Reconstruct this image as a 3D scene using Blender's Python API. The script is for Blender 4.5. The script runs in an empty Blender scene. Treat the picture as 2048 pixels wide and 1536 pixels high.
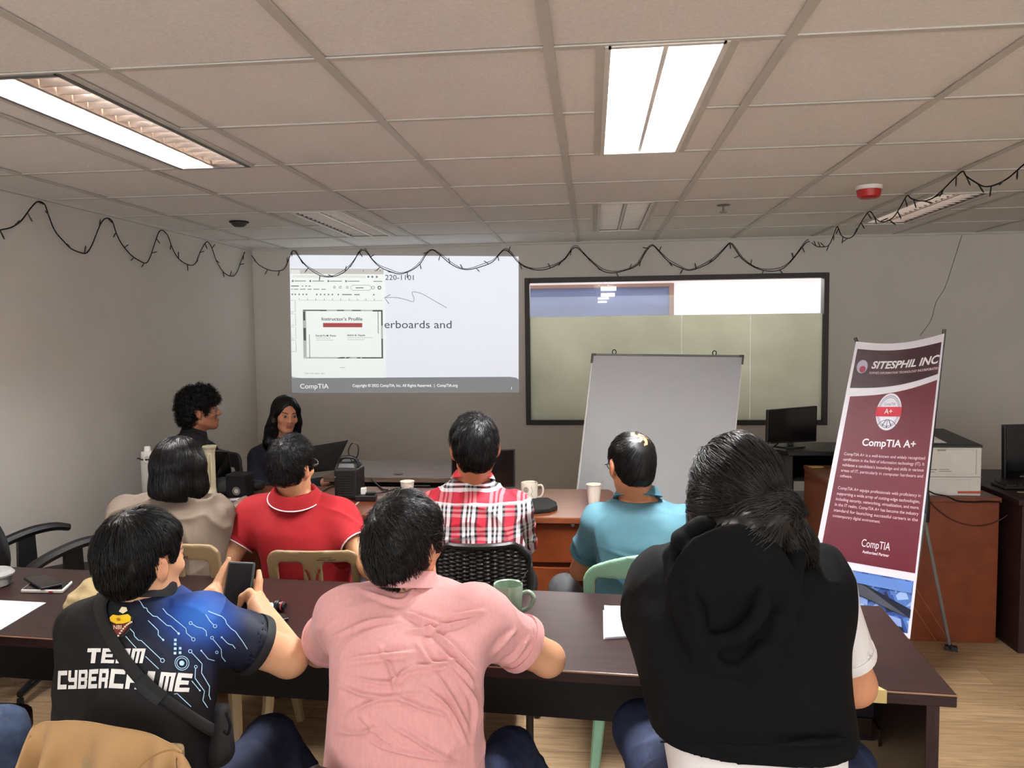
import bpy, bmesh, math, random
import numpy as np
from mathutils import Vector, Matrix
from mathutils.bvhtree import BVHTree
random.seed(7); RNG = np.random.default_rng(11)
SC = bpy.context.scene; COL = SC.collection

# ------------------------------------------------------------------ camera
FPX, YAW, PITCH, ROLL, CZ = 1550.0, .1034, .0637, -.01154, 1.6
def _axes(y, p, r):
    cy, sy = math.cos(y), math.sin(y)
    F = np.array([-sy*math.cos(p), cy*math.cos(p), -math.sin(p)])
    A = np.array([cy, sy, 0.]); U = np.cross(A, F)
    return np.array([math.cos(r)*A + math.sin(r)*U, -math.sin(r)*A + math.cos(r)*U, F])
CR = _axes(YAW, PITCH, ROLL); CP = np.array([0, 0, CZ])
cam = bpy.data.cameras.new('camera'); camo = bpy.data.objects.new('camera', cam); COL.objects.link(camo)
cam.sensor_fit = 'HORIZONTAL'; cam.sensor_width = 36; cam.lens = FPX/2048*36; cam.clip_start = .05
m = Matrix(((CR[0][0], CR[1][0], -CR[2][0], 0), (CR[0][1], CR[1][1], -CR[2][1], 0), (CR[0][2], CR[1][2], -CR[2][2], CZ), (0, 0, 0, 1)))
camo.matrix_world = m; SC.camera = camo
# ------------------------------------------------------------------ world, exposure
W = bpy.data.worlds.new('World'); SC.world = W; W.use_nodes = True
W.node_tree.nodes['Background'].inputs[0].default_value = (.985, .99, 1.0, 1)
W.node_tree.nodes['Background'].inputs[1].default_value = 1.65  # ambient fill, added through the open side behind the camera
SC.view_settings.view_transform = 'Standard'; SC.view_settings.look = 'None'
SC.view_settings.gamma = 1; SC.view_settings.exposure = 1.17; SC.view_settings.use_curve_mapping = False
LIT, LIT_BACK, TUBE, TUBE_BACK, SLIDE_E = 14.0, 1.5, 125.0, 4.0, .365
SC.cycles.diffuse_bounces = 8; SC.cycles.max_bounces = 12
# ------------------------------------------------------------------ helpers
def ray(px, py): return np.array([(px-1024)/FPX, (768-py)/FPX, 1.]) @ CR
def P(px, py, Y): d = ray(px, py); return CP + d*(Y/d[1])          # photo pixel -> point on the plane y = Y
def PZ(px, py, z): d = ray(px, py); return CP + d*((z-CZ)/d[2])    # ... on the plane z
def PX(px, py, x): d = ray(px, py); return CP + d*(x/d[0])
def pix(V):
    c = (np.asarray(V)-CP) @ CR.T
    return np.stack([1024+FPX*c[..., 0]/c[..., 2], 768-FPX*c[..., 1]/c[..., 2]], -1)
def lin(c): return tuple(((v/255)/12.92 if v/255 <= .04045 else ((v/255+.055)/1.055)**2.4) for v in c)+(1,)
MATS = {}
def mat(name, rgb, rough=.5, metal=0, spec=.5, var=.06, vs=8, bump=0, bs=60, emit=0, coat=0, sheen=0, stretch=(1, 1, 1), trans=0):
    if name in MATS: return MATS[name]
    m = bpy.data.materials.new(name); m.use_nodes = True; nt = m.node_tree; N, L = nt.nodes, nt.links
    b = N['Principled BSDF']; c = lin(rgb)
    b.inputs['Roughness'].default_value = rough; b.inputs['Metallic'].default_value = metal
    b.inputs['Specular IOR Level'].default_value = spec; b.inputs['Coat Weight'].default_value = coat
    b.inputs['Sheen Weight'].default_value = sheen; b.inputs['Transmission Weight'].default_value = trans
    tc = N.new('ShaderNodeTexCoord'); mp = N.new('ShaderNodeMapping'); mp.inputs['Scale'].default_value = stretch
    L.new(tc.outputs['Object'], mp.inputs[0])
    n = N.new('ShaderNodeTexNoise'); n.inputs['Scale'].default_value = vs; n.inputs['Detail'].default_value = 5
    L.new(mp.outputs[0], n.inputs['Vector'])
    r = N.new('ShaderNodeValToRGB'); r.color_ramp.elements[0].position = .3; r.color_ramp.elements[1].position = .7
    r.color_ramp.elements[0].color = tuple(x*(1-var) for x in c[:3])+(1,); r.color_ramp.elements[1].color = tuple(min(1, x*(1+var)) for x in c[:3])+(1,)
    L.new(n.outputs[0], r.inputs[0]); L.new(r.outputs[0], b.inputs['Base Color'])
    if bump:
        n2 = N.new('ShaderNodeTexNoise'); n2.inputs['Scale'].default_value = bs; n2.inputs['Detail'].default_value = 4
        L.new(mp.outputs[0], n2.inputs['Vector'])
        bp = N.new('ShaderNodeBump'); bp.inputs['Strength'].default_value = bump; bp.inputs['Distance'].default_value = .004
        L.new(n2.outputs[0], bp.inputs['Height']); L.new(bp.outputs[0], b.inputs['Normal'])
    if emit: b.inputs['Emission Color'].default_value = c; b.inputs['Emission Strength'].default_value = emit
    MATS[name] = m; return m
def nodes(name):
    m = bpy.data.materials.new(name); m.use_nodes = True; MATS[name] = m
    return m, m.node_tree.nodes, m.node_tree.links, m.node_tree.nodes['Principled BSDF']
def attr_mat(name, rough=.7, bump=0, bs=200, sheen=0, spec=.4, attr='Col'):
    """colours come from the printed-cloth / skin-region attribute on the mesh"""
    if name in MATS: return MATS[name]
    m, N, L, b = nodes(name); a = N.new('ShaderNodeAttribute'); a.attribute_name = attr
    n = N.new('ShaderNodeTexNoise'); n.inputs['Scale'].default_value = 40; tc = N.new('ShaderNodeTexCoord'); L.new(tc.outputs['Object'], n.inputs['Vector'])
    h = N.new('ShaderNodeHueSaturation'); mr = N.new('ShaderNodeMapRange'); mr.inputs['To Min'].default_value = .93; mr.inputs['To Max'].default_value = 1.07
    L.new(n.outputs[0], mr.inputs[0]); L.new(mr.outputs[0], h.inputs['Value']); L.new(a.outputs['Color'], h.inputs['Color'])
    L.new(h.outputs[0], b.inputs['Base Color']); b.inputs['Roughness'].default_value = rough; b.inputs['Sheen Weight'].default_value = sheen
    b.inputs['Specular IOR Level'].default_value = spec
    if bump:
        n2 = N.new('ShaderNodeTexNoise'); n2.inputs['Scale'].default_value = bs; L.new(tc.outputs['Object'], n2.inputs['Vector'])
        bp = N.new('ShaderNodeBump'); bp.inputs['Strength'].default_value = bump; bp.inputs['Distance'].default_value = .003
        L.new(n2.outputs[0], bp.inputs['Height']); L.new(bp.outputs[0], b.inputs['Normal'])
    return m
WT = {}
def thing(name, label, cat, loc=(0, 0, 0), group=None):
    o = bpy.data.objects.new(name, None); COL.objects.link(o); o.location = tuple(map(float, loc)); o.empty_display_size = .05
    WT[o.name] = np.array(loc, float); return tag(o, label, cat, group)
def tag(o, label, cat, group=None):
    o['label'] = label; o['category'] = cat
    if group: o['group'] = group
    return o
def link(name, me, parent=None, kind=None, label=None):
    o = bpy.data.objects.new(name, me); COL.objects.link(o)
    if parent is not None:
        o.parent = parent; o.matrix_parent_inverse = Matrix.Translation(Vector(-WT[parent.name]))
    WT[o.name] = np.zeros(3)
    if kind: o['kind'] = kind
    if label: o['label'] = label
    return o
class MB:
    """collects shapes in world coordinates; .obj() links them as one mesh"""
    def __init__(s): s.v = []; s.f = []; s.n = 0
    def add(s, v, f):
        v = np.asarray(v, float).reshape(-1, 3); s.v.append(v); s.f += [tuple(i+s.n for i in q) for q in f]; s.n += len(v); return s
    def box(s, c, size, rz=0, M=None):
        x, y, z = [d/2 for d in size]
        v = np.array([(-x, -y, -z), (x, -y, -z), (x, y, -z), (-x, y, -z), (-x, -y, z), (x, -y, z), (x, y, z), (-x, y, z)])
        if rz: cz, sz = math.cos(rz), math.sin(rz); v = v @ np.array([(cz, sz, 0), (-sz, cz, 0), (0, 0, 1)])
        v = v+np.array(c)
        if M is not None: v = xf(M, v)
        return s.add(v, [(0, 3, 2, 1), (4, 5, 6, 7), (0, 1, 5, 4), (1, 2, 6, 5), (2, 3, 7, 6), (3, 0, 4, 7)])
    def hexa(s, b4, t4):
        return s.add(list(b4)+list(t4), [(0, 3, 2, 1), (4, 5, 6, 7), (0, 1, 5, 4), (1, 2, 6, 5), (2, 3, 7, 6), (3, 0, 4, 7)])
    def quadslab(s, q, th):
        """thick slab from 4 corner points, thickness along its normal (away)"""
        q = [np.array(p, float) for p in q]; n = np.cross(q[1]-q[0], q[3]-q[0]); n /= np.linalg.norm(n)
        return s.hexa(q, [p+n*th for p in q])
    def lathe(s, prof, c=(0, 0, 0), seg=28, M=None, sx=1, sy=1):
        v = []; f = []; n = len(prof)
        for r, z in prof:
            for k in range(seg):
                a = 2*math.pi*k/seg; v.append((r*math.cos(a)*sx, r*math.sin(a)*sy, z))
        for i in range(n-1):
            for k in range(seg):
                a, b = i*seg+k, i*seg+(k+1) % seg; f.append((a, b, b+seg, a+seg))
        f.append(tuple(reversed(range(seg)))); f.append(tuple(range((n-1)*seg, n*seg)))
        v = np.array(v)+np.array(c)
        if M is not None: v = xf(M, v)
        return s.add(v, f)
    def tube(s, pts, r, seg=8, closed=False, flat=None):
        pts = np.asarray(pts, float); n = len(pts)
        rr = np.full(n, r) if np.isscalar(r) else np.asarray(r)
        T = np.gradient(pts, axis=0) if not closed else np.roll(pts, -1, 0)-np.roll(pts, 1, 0)
        T /= np.linalg.norm(T, axis=1)[:, None]+1e-12
        u = np.cross(T[0], (0, 0, 1.)); u = np.cross(T[0], (1., 0, 0)) if np.linalg.norm(u) < .1 else u
        v = []; f = []
        for i in range(n):
            u = u-T[i]*(u @ T[i]); u /= np.linalg.norm(u); w = np.cross(T[i], u)
            for k in range(seg):
                a = 2*math.pi*k/seg; v.append(pts[i]+rr[i]*(math.cos(a)*u+math.sin(a)*w))
        for i in range(n if closed else n-1):
            for k in range(seg):
                j = (i+1) % n; f.append((i*seg+k, i*seg+(k+1) % seg, j*seg+(k+1) % seg, j*seg+k))
        if not closed: f.append(tuple(reversed(range(seg)))); f.append(tuple(range((n-1)*seg, n*seg)))
        return s.add(v, f)
    def prism(s, poly, fn, h):
        """2-D outline, mapped by fn(x,y,depth) -> 3-D, from depth 0 to h"""
        n = len(poly); v = [fn(x, y, 0) for x, y in poly]+[fn(x, y, h) for x, y in poly]
        f = [tuple(range(n)), tuple(reversed(range(n, 2*n)))]+[(i, i+n, (i+1) % n+n, (i+1) % n) for i in range(n)]
        return s.add(v, f)
    def mesh(s, name):
        me = bpy.data.meshes.new(name); v = np.concatenate(s.v) if s.v else np.zeros((0, 3))
        me.from_pydata(v.tolist(), [], s.f); bm = bmesh.new(); bm.from_mesh(me); bmesh.ops.recalc_face_normals(bm, faces=bm.faces); bm.to_mesh(me); bm.free(); return me
    def obj(s, name, m, parent=None, bevel=0, smooth=False, kind=None, label=None, seg=2):
        me = s.mesh(name); me.materials.append(m)
        if smooth: me.polygons.foreach_set('use_smooth', [True]*len(me.polygons))
        o = link(name, me, parent, kind, label)
        if bevel:
            b = o.modifiers.new('bevel', 'BEVEL'); b.width = bevel; b.segments = seg; b.limit_method = 'ANGLE'; b.angle_limit = .7
        if smooth:
            e = o.modifiers.new('split', 'EDGE_SPLIT'); e.split_angle = .75
        return o
def xf(M, v): M = np.array(M); return np.asarray(v) @ M[:3, :3].T+M[:3, 3]
def TM(loc=(0, 0, 0), rz=0, rx=0, ry=0, s=1):
    return Matrix.Translation(Vector(tuple(map(float, loc)))) @ Matrix.Rotation(rz, 4, 'Z') @ Matrix.Rotation(rx, 4, 'X') @ Matrix.Rotation(ry, 4, 'Y') @ Matrix.Scale(s, 4)
def catm(pts, n=8):
    pts = [np.array(p, float) for p in pts]; P_ = [2*pts[0]-pts[1]]+pts+[2*pts[-1]-pts[-2]]; out = []
    for i in range(1, len(P_)-2):
        a, b, c, d = P_[i-1:i+3]
        for t in np.linspace(0, 1, n, endpoint=False):
            out.append(.5*((2*b)+(c-a)*t+(2*a-5*b+4*c-d)*t*t+(3*b-a-3*c+d)*t**3))
    return np.array(out+[pts[-1]])
def text2d(txt, bold=0., shear=0., spacing=1., sub=False):
    """built-in font outline, height of a capital scaled to 1, left edge at 0"""
    c = bpy.data.curves.new('t', 'FONT'); c.body = txt; c.size = 1; c.offset = bold; c.shear = shear; c.space_character = spacing; c.resolution_u = 3
    o = bpy.data.objects.new('t', c); COL.objects.link(o); me = bpy.data.meshes.new_from_object(o)
    v = np.array([x.co[:2] for x in me.vertices]); f = [tuple(p.vertices) for p in me.polygons]
    bpy.data.objects.remove(o); bpy.data.curves.remove(c); bpy.data.meshes.remove(me)
    v[:, 0] -= v[:, 0].min(); return v/.70, f
def letters(mb, txt, fn, x, y, h, width=None, bold=0., shear=0., align='l', spacing=1.):
    """writes txt through fn(u, v) -> 3-D; (x, y) baseline start, v grows upward"""
    v, f = text2d(txt, bold, shear, spacing); v = v*h
    if width: v[:, 0] *= width/v[:, 0].max()
    w = v[:, 0].max(); x0 = x-(w/2 if align == 'c' else w if align == 'r' else 0)
    mb.add([fn(x0+a, y+b) for a, b in v], f)
def rect(mb, fn, x0, y0, x1, y1): mb.add([fn(x0, y0), fn(x1, y0), fn(x1, y1), fn(x0, y1)], [(0, 1, 2, 3)])
def strip(mb, fn, pts, w):
    p = np.array(pts, float); T = np.gradient(p, axis=0); T /= np.linalg.norm(T, axis=1)[:, None]+1e-9; n = np.stack([-T[:, 1], T[:, 0]], 1)*w/2
    a, b = p+n, p-n; k = len(p)
    mb.add([fn(*q) for q in a]+[fn(*q) for q in b], [(i, i+1, k+i+1, k+i) for i in range(k-1)])
def disc(mb, fn, x, y, rx, ry=None, r0=0, seg=24, a0=0, a1=2*math.pi):
    ry = ry or rx; full = abs(a1-a0-2*math.pi) < 1e-6; A = np.linspace(a0, a1, seg, endpoint=not full)
    if r0 == 0: mb.add([fn(x+rx*math.cos(a), y+ry*math.sin(a)) for a in A], [tuple(range(len(A)))]); return
    k = len(A); q = r0
    mb.add([fn(x+rx*math.cos(a), y+ry*math.sin(a)) for a in A]+[fn(x+rx*q*math.cos(a), y+ry*q*math.sin(a)) for a in A],
           [(i, (i+1) % k, k+(i+1) % k, k+i) for i in range(k if full else k-1)])
# ================================================================== the room
CEIL = 2.343; WY = 6.36; LX = -2.86; TX0, TY0, TS = -.1086, 2.0711, .61
wallm = mat('wall_paint', (206, 202, 195), .85, var=.03, vs=2, bump=.08, bs=120, spec=.2)
ceilm = mat('ceiling_board', (234, 232, 228), .9, var=.05, vs=90, bump=.25, bs=220, spec=.1)
teem = mat('tee_paint', (200, 198, 190), .6, var=.05)
blackp = mat('black_plastic', (17, 17, 18), .42); blackm = mat('black_matte', (12, 12, 13), .8, spec=.2)
whitep = mat('white_plastic', (225, 222, 215), .4); whitem = mat('white_paint', (228, 226, 222), .5)
chrome = mat('chrome', (200, 200, 200), .22, metal=1); alu = mat('grey_metal', (120, 121, 122), .45, metal=.6)
paper = mat('paper', (232, 234, 240), .8, var=.02)
# floor: wide printed planks running across the room
m, N, L, b = nodes('plank_floor')
tc = N.new('ShaderNodeTexCoord'); br = N.new('ShaderNodeTexBrick'); br.inputs['Scale'].default_value = 1
br.inputs['Brick Width'].default_value = 1.2; br.inputs['Row Height'].default_value = .18; br.inputs['Mortar Size'].default_value = .0012
br.inputs['Color1'].default_value = lin((184, 156, 122)); br.inputs['Color2'].default_value = lin((168, 140, 106)); br.inputs['Mortar'].default_value = lin((120, 92, 62))
mp = N.new('ShaderNodeMapping'); mp.inputs['Scale'].default_value = (1.6, 22, 1); n = N.new('ShaderNodeTexNoise'); n.inputs['Scale'].default_value = 2.2; n.inputs['Detail'].default_value = 7; n.inputs['Distortion'].default_value = 1.2
r = N.new('ShaderNodeValToRGB'); r.color_ramp.elements[0].position = .32; r.color_ramp.elements[0].color = (.5, .46, .42, 1); r.color_ramp.elements[1].position = .66; r.color_ramp.elements[1].color = (1.08, 1.06, 1.02, 1)
mx = N.new('ShaderNodeMix'); mx.data_type = 'RGBA'; mx.blend_type = 'MULTIPLY'; mx.inputs[0].default_value = .75
L.new(tc.outputs['Object'], br.inputs['Vector']); L.new(tc.outputs['Object'], mp.inputs[0]); L.new(mp.outputs[0], n.inputs['Vector']); L.new(n.outputs[0], r.inputs[0])
L.new(br.outputs[0], mx.inputs[6]); L.new(r.outputs[0], mx.inputs[7]); L.new(mx.outputs[2], b.inputs['Base Color']); b.inputs['Roughness'].default_value = .42
def woodmat(name, c1, c2, rough=.35, sc=(1.5, 26, 26), det=6, coat=0):
    m, N, L, b = nodes(name); tc = N.new('ShaderNodeTexCoord'); mp = N.new('ShaderNodeMapping'); mp.inputs['Scale'].default_value = sc
    n = N.new('ShaderNodeTexNoise'); n.inputs['Scale'].default_value = 3; n.inputs['Detail'].default_value = det; n.inputs['Distortion'].default_value = .7
    r = N.new('ShaderNodeValToRGB'); r.color_ramp.elements[0].position = .35; r.color_ramp.elements[0].color = lin(c1); r.color_ramp.elements[1].position = .68; r.color_ramp.elements[1].color = lin(c2)
    L.new(tc.outputs['Object'], mp.inputs[0]); L.new(mp.outputs[0], n.inputs['Vector']); L.new(n.outputs[0], r.inputs[0]); L.new(r.outputs[0], b.inputs['Base Color'])
    b.inputs['Roughness'].default_value = rough; b.inputs['Coat Weight'].default_value = coat; b.inputs['Specular IOR Level'].default_value = .3; return m
mahog = woodmat('mahogany_laminate', (30, 16, 15), (50, 30, 27), .36)
mahogx = woodmat('mahogany_board', (34, 17, 18), (52, 30, 29), .45, sc=(26, 26, 1.5))
orangew = woodmat('cherry_laminate', (108, 49, 20), (120, 57, 26), .38, sc=(3, 10, 3), det=3)
cherrytop = woodmat('cherry_top', (106, 56, 33), (122, 68, 42), .28, sc=(2, 16, 6), det=4)
greyw = woodmat('grey_oak', (92, 76, 64), (132, 112, 98), .4, sc=(1.2, 30, 30))
goldedge = mat('edge_band', (150, 112, 84), .35)
MB().box((.6, 1.6, -.02), (8.4, 9.6, .04)).obj('floor', MATS['plank_floor'], kind='structure')
MB().box((LX-.06, 1.6, 1.25), (.12, 9.72, 2.6)).obj('wall_left', wallm, kind='structure')
wx0, wx1, wz0, wz1 = -.545, 1.855, .853, 2.058                      # window opening in the back wall
w = MB(); y = WY+.06
w.box(((LX+wx0)/2, y, 1.25), (wx0-LX, .12, 2.6)).box(((4.8+wx1)/2, y, 1.25), (4.8-wx1, .12, 2.6))
w.box(((wx0+wx1)/2, y, wz0/2-.02), (wx1-wx0, .12, wz0+.04)).box(((wx0+wx1)/2, y, (2.55+wz1)/2), (wx1-wx0, .12, 2.55-wz1))
w.obj('wall_back', wallm, kind='structure')
MB().box((4.86, 1.6, 1.25), (.12, 9.72, 2.6)).obj('wall_right', wallm, kind='structure')
# suspended ceiling: boards lie a little unevenly in the tees
LIGHTS = [(0, -2, 'half'), (3, -2, 'full'), (0, 2, 'off'), (3, 2, 'off'), (6, 2, 'off'), (0, -6, 'back'), (3, -6, 'back'), (6, -6, 'back')]
FIX = []
for i, j, st in LIGHTS:
    xc = TX0+(i-2.5)*TS; y0 = TY0+(j+2)*TS; FIX.append((xc, y0, y0+2*TS, st))
def cells(x0, x1, y0, y1):
    """tile rectangle minus the light fittings"""
    for (xc, a, c, st) in FIX:
        if x0 < xc < x1 and a-.01 < (y0+y1)/2 < c+.01:
            return [(x0, xc-.165, y0, y1), (xc+.165, x1, y0, y1)]
    return [(x0, x1, y0, y1)]
cb = MB(); tb = MB()
for i in range(-5, 8):
    for j in range(-8, 8):
        x0, x1 = max(TX0+i*TS, LX), min(TX0+(i+1)*TS, 4.8); y0, y1 = TY0+j*TS, min(TY0+(j+1)*TS, WY)
        if x1-x0 < .05 or y1-y0 < .04: continue
        for (a, bx, c, d) in cells(x0, x1, y0, y1):
            e = .009; dz = RNG.uniform(0, .0035, 4)
            q = [(a+e, c+e), (bx-e, c+e), (bx-e, d-e), (a+e, d-e)]
            cb.hexa([(p[0], p[1], CEIL+.002+z) for p, z in zip(q, dz)], [(p[0], p[1], CEIL+.02) for p in q])
cb.box((.95, 1.6, CEIL+.16), (7.9, 9.7, .04))
cb.obj('ceiling', ceilm, kind='structure')
for i in range(-4, 8):
    x = TX0+i*TS
    if LX < x < 4.8: tb.box((x, 1.8, CEIL-.001), (.028, 9.1, .004)); tb.box((x, 1.8, CEIL+.02), (.003, 9.1, .04))
for j in range(-8, 8):
    y = TY0+j*TS
    cuts = sorted((xc-.15, xc+.15) for xc, a, c, st in FIX if a+.01 < y < c-.01); x = LX
    for a, c in cuts+[(4.8, 4.8)]:
        if a > x: tb.box(((x+a)/2, y, CEIL), (a-x, .022, .004)); tb.box(((x+a)/2, y, CEIL+.02), (a-x, .003, .04))
        x = c
for xc, a, c, st in FIX:
    for s in (-1, 1): tb.box((xc+s*.168, (a+c)/2, CEIL-.0005), (.03, c-a, .004))
tb.box((2.03-.13, 1.46, CEIL-.001), (.02, 1.22, .004))
tb.obj('trim_1', teem, kind='structure')
MB().box((.95, WY-.011, CEIL-.004), (7.7, .022, .02)).obj('trim_2', teem, kind='structure')
MB().box((LX+.011, 1.6, CEIL-.004), (.022, 9.4, .02)).obj('trim_3', teem, kind='structure')
# ---------------------------------------------------------------- light fittings (louvred troffers)
tubeon = mat('tube_lit', (251, 252, 255), .4, emit=TUBE); tubebk = mat('tube_lit_back', (251, 252, 255), .4, emit=TUBE_BACK); tubeoff = mat('tube_dark', (205, 200, 190), .3)
def panelmat(nm, e):
    return mat(nm, (252, 253, 255), .5, emit=e, var=0)
louv = mat('louvre_white', (235, 232, 226), .3, metal=0, spec=.6); louvg = mat('louvre_mirror', (190, 176, 165), .25, metal=.85)
refl = mat('reflector_mirror', (205, 192, 180), .2, metal=.9); reflw = mat('reflector_white', (215, 213, 205), .5)
lab = {'half': 'louvred ceiling light with one tube lit and one dark, above the bare left wall', 'full': 'fully lit louvred ceiling light, the brightest thing on the ceiling',
       }
offl = ['unlit louvred ceiling light above the projected slide', 'unlit louvred ceiling light in front of the brown-framed window', 'unlit mirror-louvred ceiling light beside the wire garland near the red alarm']
bkl = ['lit ceiling light above the bag-wearing person, behind the viewpoint', 'lit ceiling light directly behind the viewpoint, in line with the brightest one', 'lit ceiling light behind the viewpoint on the side of the banner']
k_off = k_back = 0
for xc, y0, y1, st in FIX:
    if st == 'off': lb = offl[k_off]; k_off += 1
    elif st == 'back': lb = bkl[k_back]; k_back += 1
    else: lb = lab[st]
    t = thing('ceiling_light', lb, 'ceiling light', (xc, (y0+y1)/2, CEIL), 'recessed ceiling lights')
    yc = (y0+y1)/2; ln = y1-y0-.02; h = MB()
    mirror = st == 'half' or (st == 'off' and xc > 1)
    h.box((xc, yc, CEIL+.098), (.31, ln+.02, .006))
    for s in (-1, 1): h.box((xc+s*.154, yc, CEIL+.048), (.006, ln+.02, .1)); h.box((xc, yc+s*(ln/2+.006), CEIL+.048), (.31, .006, .1))
    h.obj('housing', (refl if mirror else reflw) if st != 'off' else mat('reflector_shaded', (96, 96, 92), .5), t)  # unlit housings coloured darker for the shade between the louvre blades
    f = MB()
    for s in (-1, 1): f.box((xc+s*.151, yc, CEIL-.001), (.016, ln+.02, .008)); f.box((xc, yc+s*(ln/2+.002), CEIL-.001), (.3, .016, .008))
    f.obj('frame', whitep if st != 'half' else alu, t)
    lv = MB(); nb = 16
    if st in ('half', 'off', 'full'):
        for k in range(nb):
            yy = yc-ln/2+ln*(k+.5)/nb
            for s in (-1, 1):
                x0, x1 = xc+s*.012, xc+s*.142
                a, bq = min(x0, x1), max(x0, x1)
                # a blade that is thicker on top, like a parabolic louvre
                hz = .014 if st == 'off' and not mirror else .04; lv.hexa([(a, yy-.0015, CEIL+.004), (bq, yy-.0015, CEIL+.004), (bq, yy+.0015, CEIL+.004), (a, yy+.0015, CEIL+.004)],
                        [(a, yy-.009, CEIL+hz), (bq, yy-.009, CEIL+hz), (bq, yy+.009, CEIL+hz), (a, yy+.009, CEIL+hz)])
        lv.box((xc, yc, CEIL+.022), (.014, ln, .04))
        lv.obj('louvre', louvg if mirror else louv, t)
    for s in (-1, 1):
        on = st in ('full', 'back') or (st == 'half' and s < 0)
        xx = xc+s*.075
        pts = [(xx, yc-ln/2+.02, CEIL+.068), (xx, yc+ln/2-.02, CEIL+.068)]
        MB().tube(pts, .014, 12).obj('tube', (tubebk if st == 'back' else tubeon) if on else tubeoff, t, smooth=True)
        if on:   # glowing inner reflector around a lit tube
            e = LIT_BACK if st == 'back' else LIT
            MB().box((xx, yc, CEIL+.09), (.138, ln-.01, .004)).obj('diffuser', panelmat('lit_reflector_%s' % ('back' if st == 'back' else 'front'), e), t)
# ---------------------------------------------------------------- small ceiling devices
def dev(name, px, py, lb, cat): p = PZ(px, py, CEIL); return thing(name, lb, cat, p), p
t, p = dev('smoke_detector', 478, 444, 'small dark round detector on the ceiling in the back corner', 'detector')
MB().lathe([(.0, -.03), (.03, -.03), (.045, -.018), (.05, -.004), (.05, 0)], p).obj('body', mat('dark_grey', (52, 50, 48), .6), t, smooth=True)
MB().lathe([(.0, -.004), (.06, -.004), (.062, 0)], p).obj('base', blackm, t)
t, p = dev('fire_alarm', 1738, 372, 'red round fire alarm on a white base on the ceiling', 'alarm')
MB().lathe([(0, -.02), (.062, -.02), (.066, -.012), (.066, 0)], p).obj('base', whitep, t, smooth=True)
MB().lathe([(0, -.062), (.045, -.062), (.055, -.055), (.06, -.021), (.058, -.02)], p).obj('sounder', mat('alarm_red', (178, 34, 30), .4), t, smooth=True)
t, p = dev('sprinkler', 1447, 411, 'small metal fire sprinkler hanging from the ceiling', 'sprinkler')
MB().lathe([(0, -.004), (.035, -.004), (.04, 0)], p).obj('escutcheon', alu, t, smooth=True)
MB().lathe([(.006, -.038), (.006, 0)], p, 10).obj('pipe', alu, t); MB().lathe([(0, -.042), (.022, -.042), (.022, -.039), (0, -.038)], p, 16).obj('deflector', alu, t)
# ---------------------------------------------------------------- fairy-light wire
def wall_pts(a): return [PX(x, y, LX+.012) for x, y in a]
G = [[PX(x, y, LX+.012) for x, y in ((-40, 470), (0, 460), (22, 455), (42, 442), (60, 418), (72, 405), (80, 403), (90, 410), (97, 430), (110, 462), (128, 483), (142, 497), (160, 505), (173, 506), (184, 490), (195, 462), (205, 442), (215, 436), (225, 443), (232, 465), (243, 487), (262, 510), (280, 522), (292, 526), (300, 515), (310, 485), (318, 464), (326, 461), (336, 472), (345, 497), (357, 517), (375, 529), (390, 528), (400, 505), (410, 487), (416, 484), (424, 496), (432, 520), (446, 543), (460, 552), (472, 548), (483, 520), (489, 505))],
     [P(x, y, WY-.012) for x, y in ((494, 503), (505, 513), (516, 528), (535, 539), (553, 542), (568, 538), (577, 520), (584, 503), (590, 503), (600, 518), (612, 532), (626, 543), (640, 551), (655, 554), (672, 552), (690, 543), (706, 525), (716, 508), (725, 500), (733, 504), (745, 520), (760, 534), (780, 543), (800, 548), (822, 541), (840, 528), (853, 508), (865, 500), (880, 510), (900, 527), (920, 537), (938, 539), (960, 534), (985, 524), (1000, 507), (1010, 500), (1022, 508), (1040, 528), (1062, 538), (1085, 540), (1108, 533), (1130, 518), (1143, 500), (1153, 495), (1165, 505), (1185, 525), (1206, 542), (1225, 546), (1250, 541), (1275, 530), (1292, 503), (1305, 491), (1318, 503), (1338, 524), (1360, 535), (1378, 541), (1400, 535), (1425, 522), (1447, 500), (1460, 487), (1470, 498), (1485, 518), (1510, 535), (1535, 542), (1560, 540), (1580, 525), (1600, 500), (1612, 486), (1618, 483))],
     [PX(x, y, 1.7214) for x, y in ((1622, 484), (1632, 492), (1645, 494), (1658, 490), (1668, 468), (1675, 453), (1682, 470), (1695, 477), (1708, 470), (1722, 445), (1735, 424), (1742, 424), (1752, 438), (1765, 444), (1785, 436), (1800, 415), (1814, 388), (1822, 397), (1840, 402), (1860, 399), (1880, 385), (1905, 360), (1925, 340), (1932, 352), (1950, 364), (1968, 373), (1990, 370), (2015, 357), (2035, 340), (2060, 318))]]
for p in G[2]: p[2] = min(p[2], CEIL-.008)
gar = thing('string_lights', 'black fairy-light wire looped along the walls and ceiling edge', 'string lights', G[0][0])
gw = MB(); gb = MB(); pts = np.concatenate([catm(g, 3) for g in G]); gw.tube(pts, .0032, 6)
gw.tube(np.concatenate([catm(G[1], 2)])[14:]+np.array([0, .002, .012])+np.sin(np.arange(len(catm(G[1], 2))-14)*.9)[:, None]*np.array([0, 0, .006])  , .0022, 5)  # thinner second strand, drawn in for the wire's shadow on the slide
acc = 0
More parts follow.
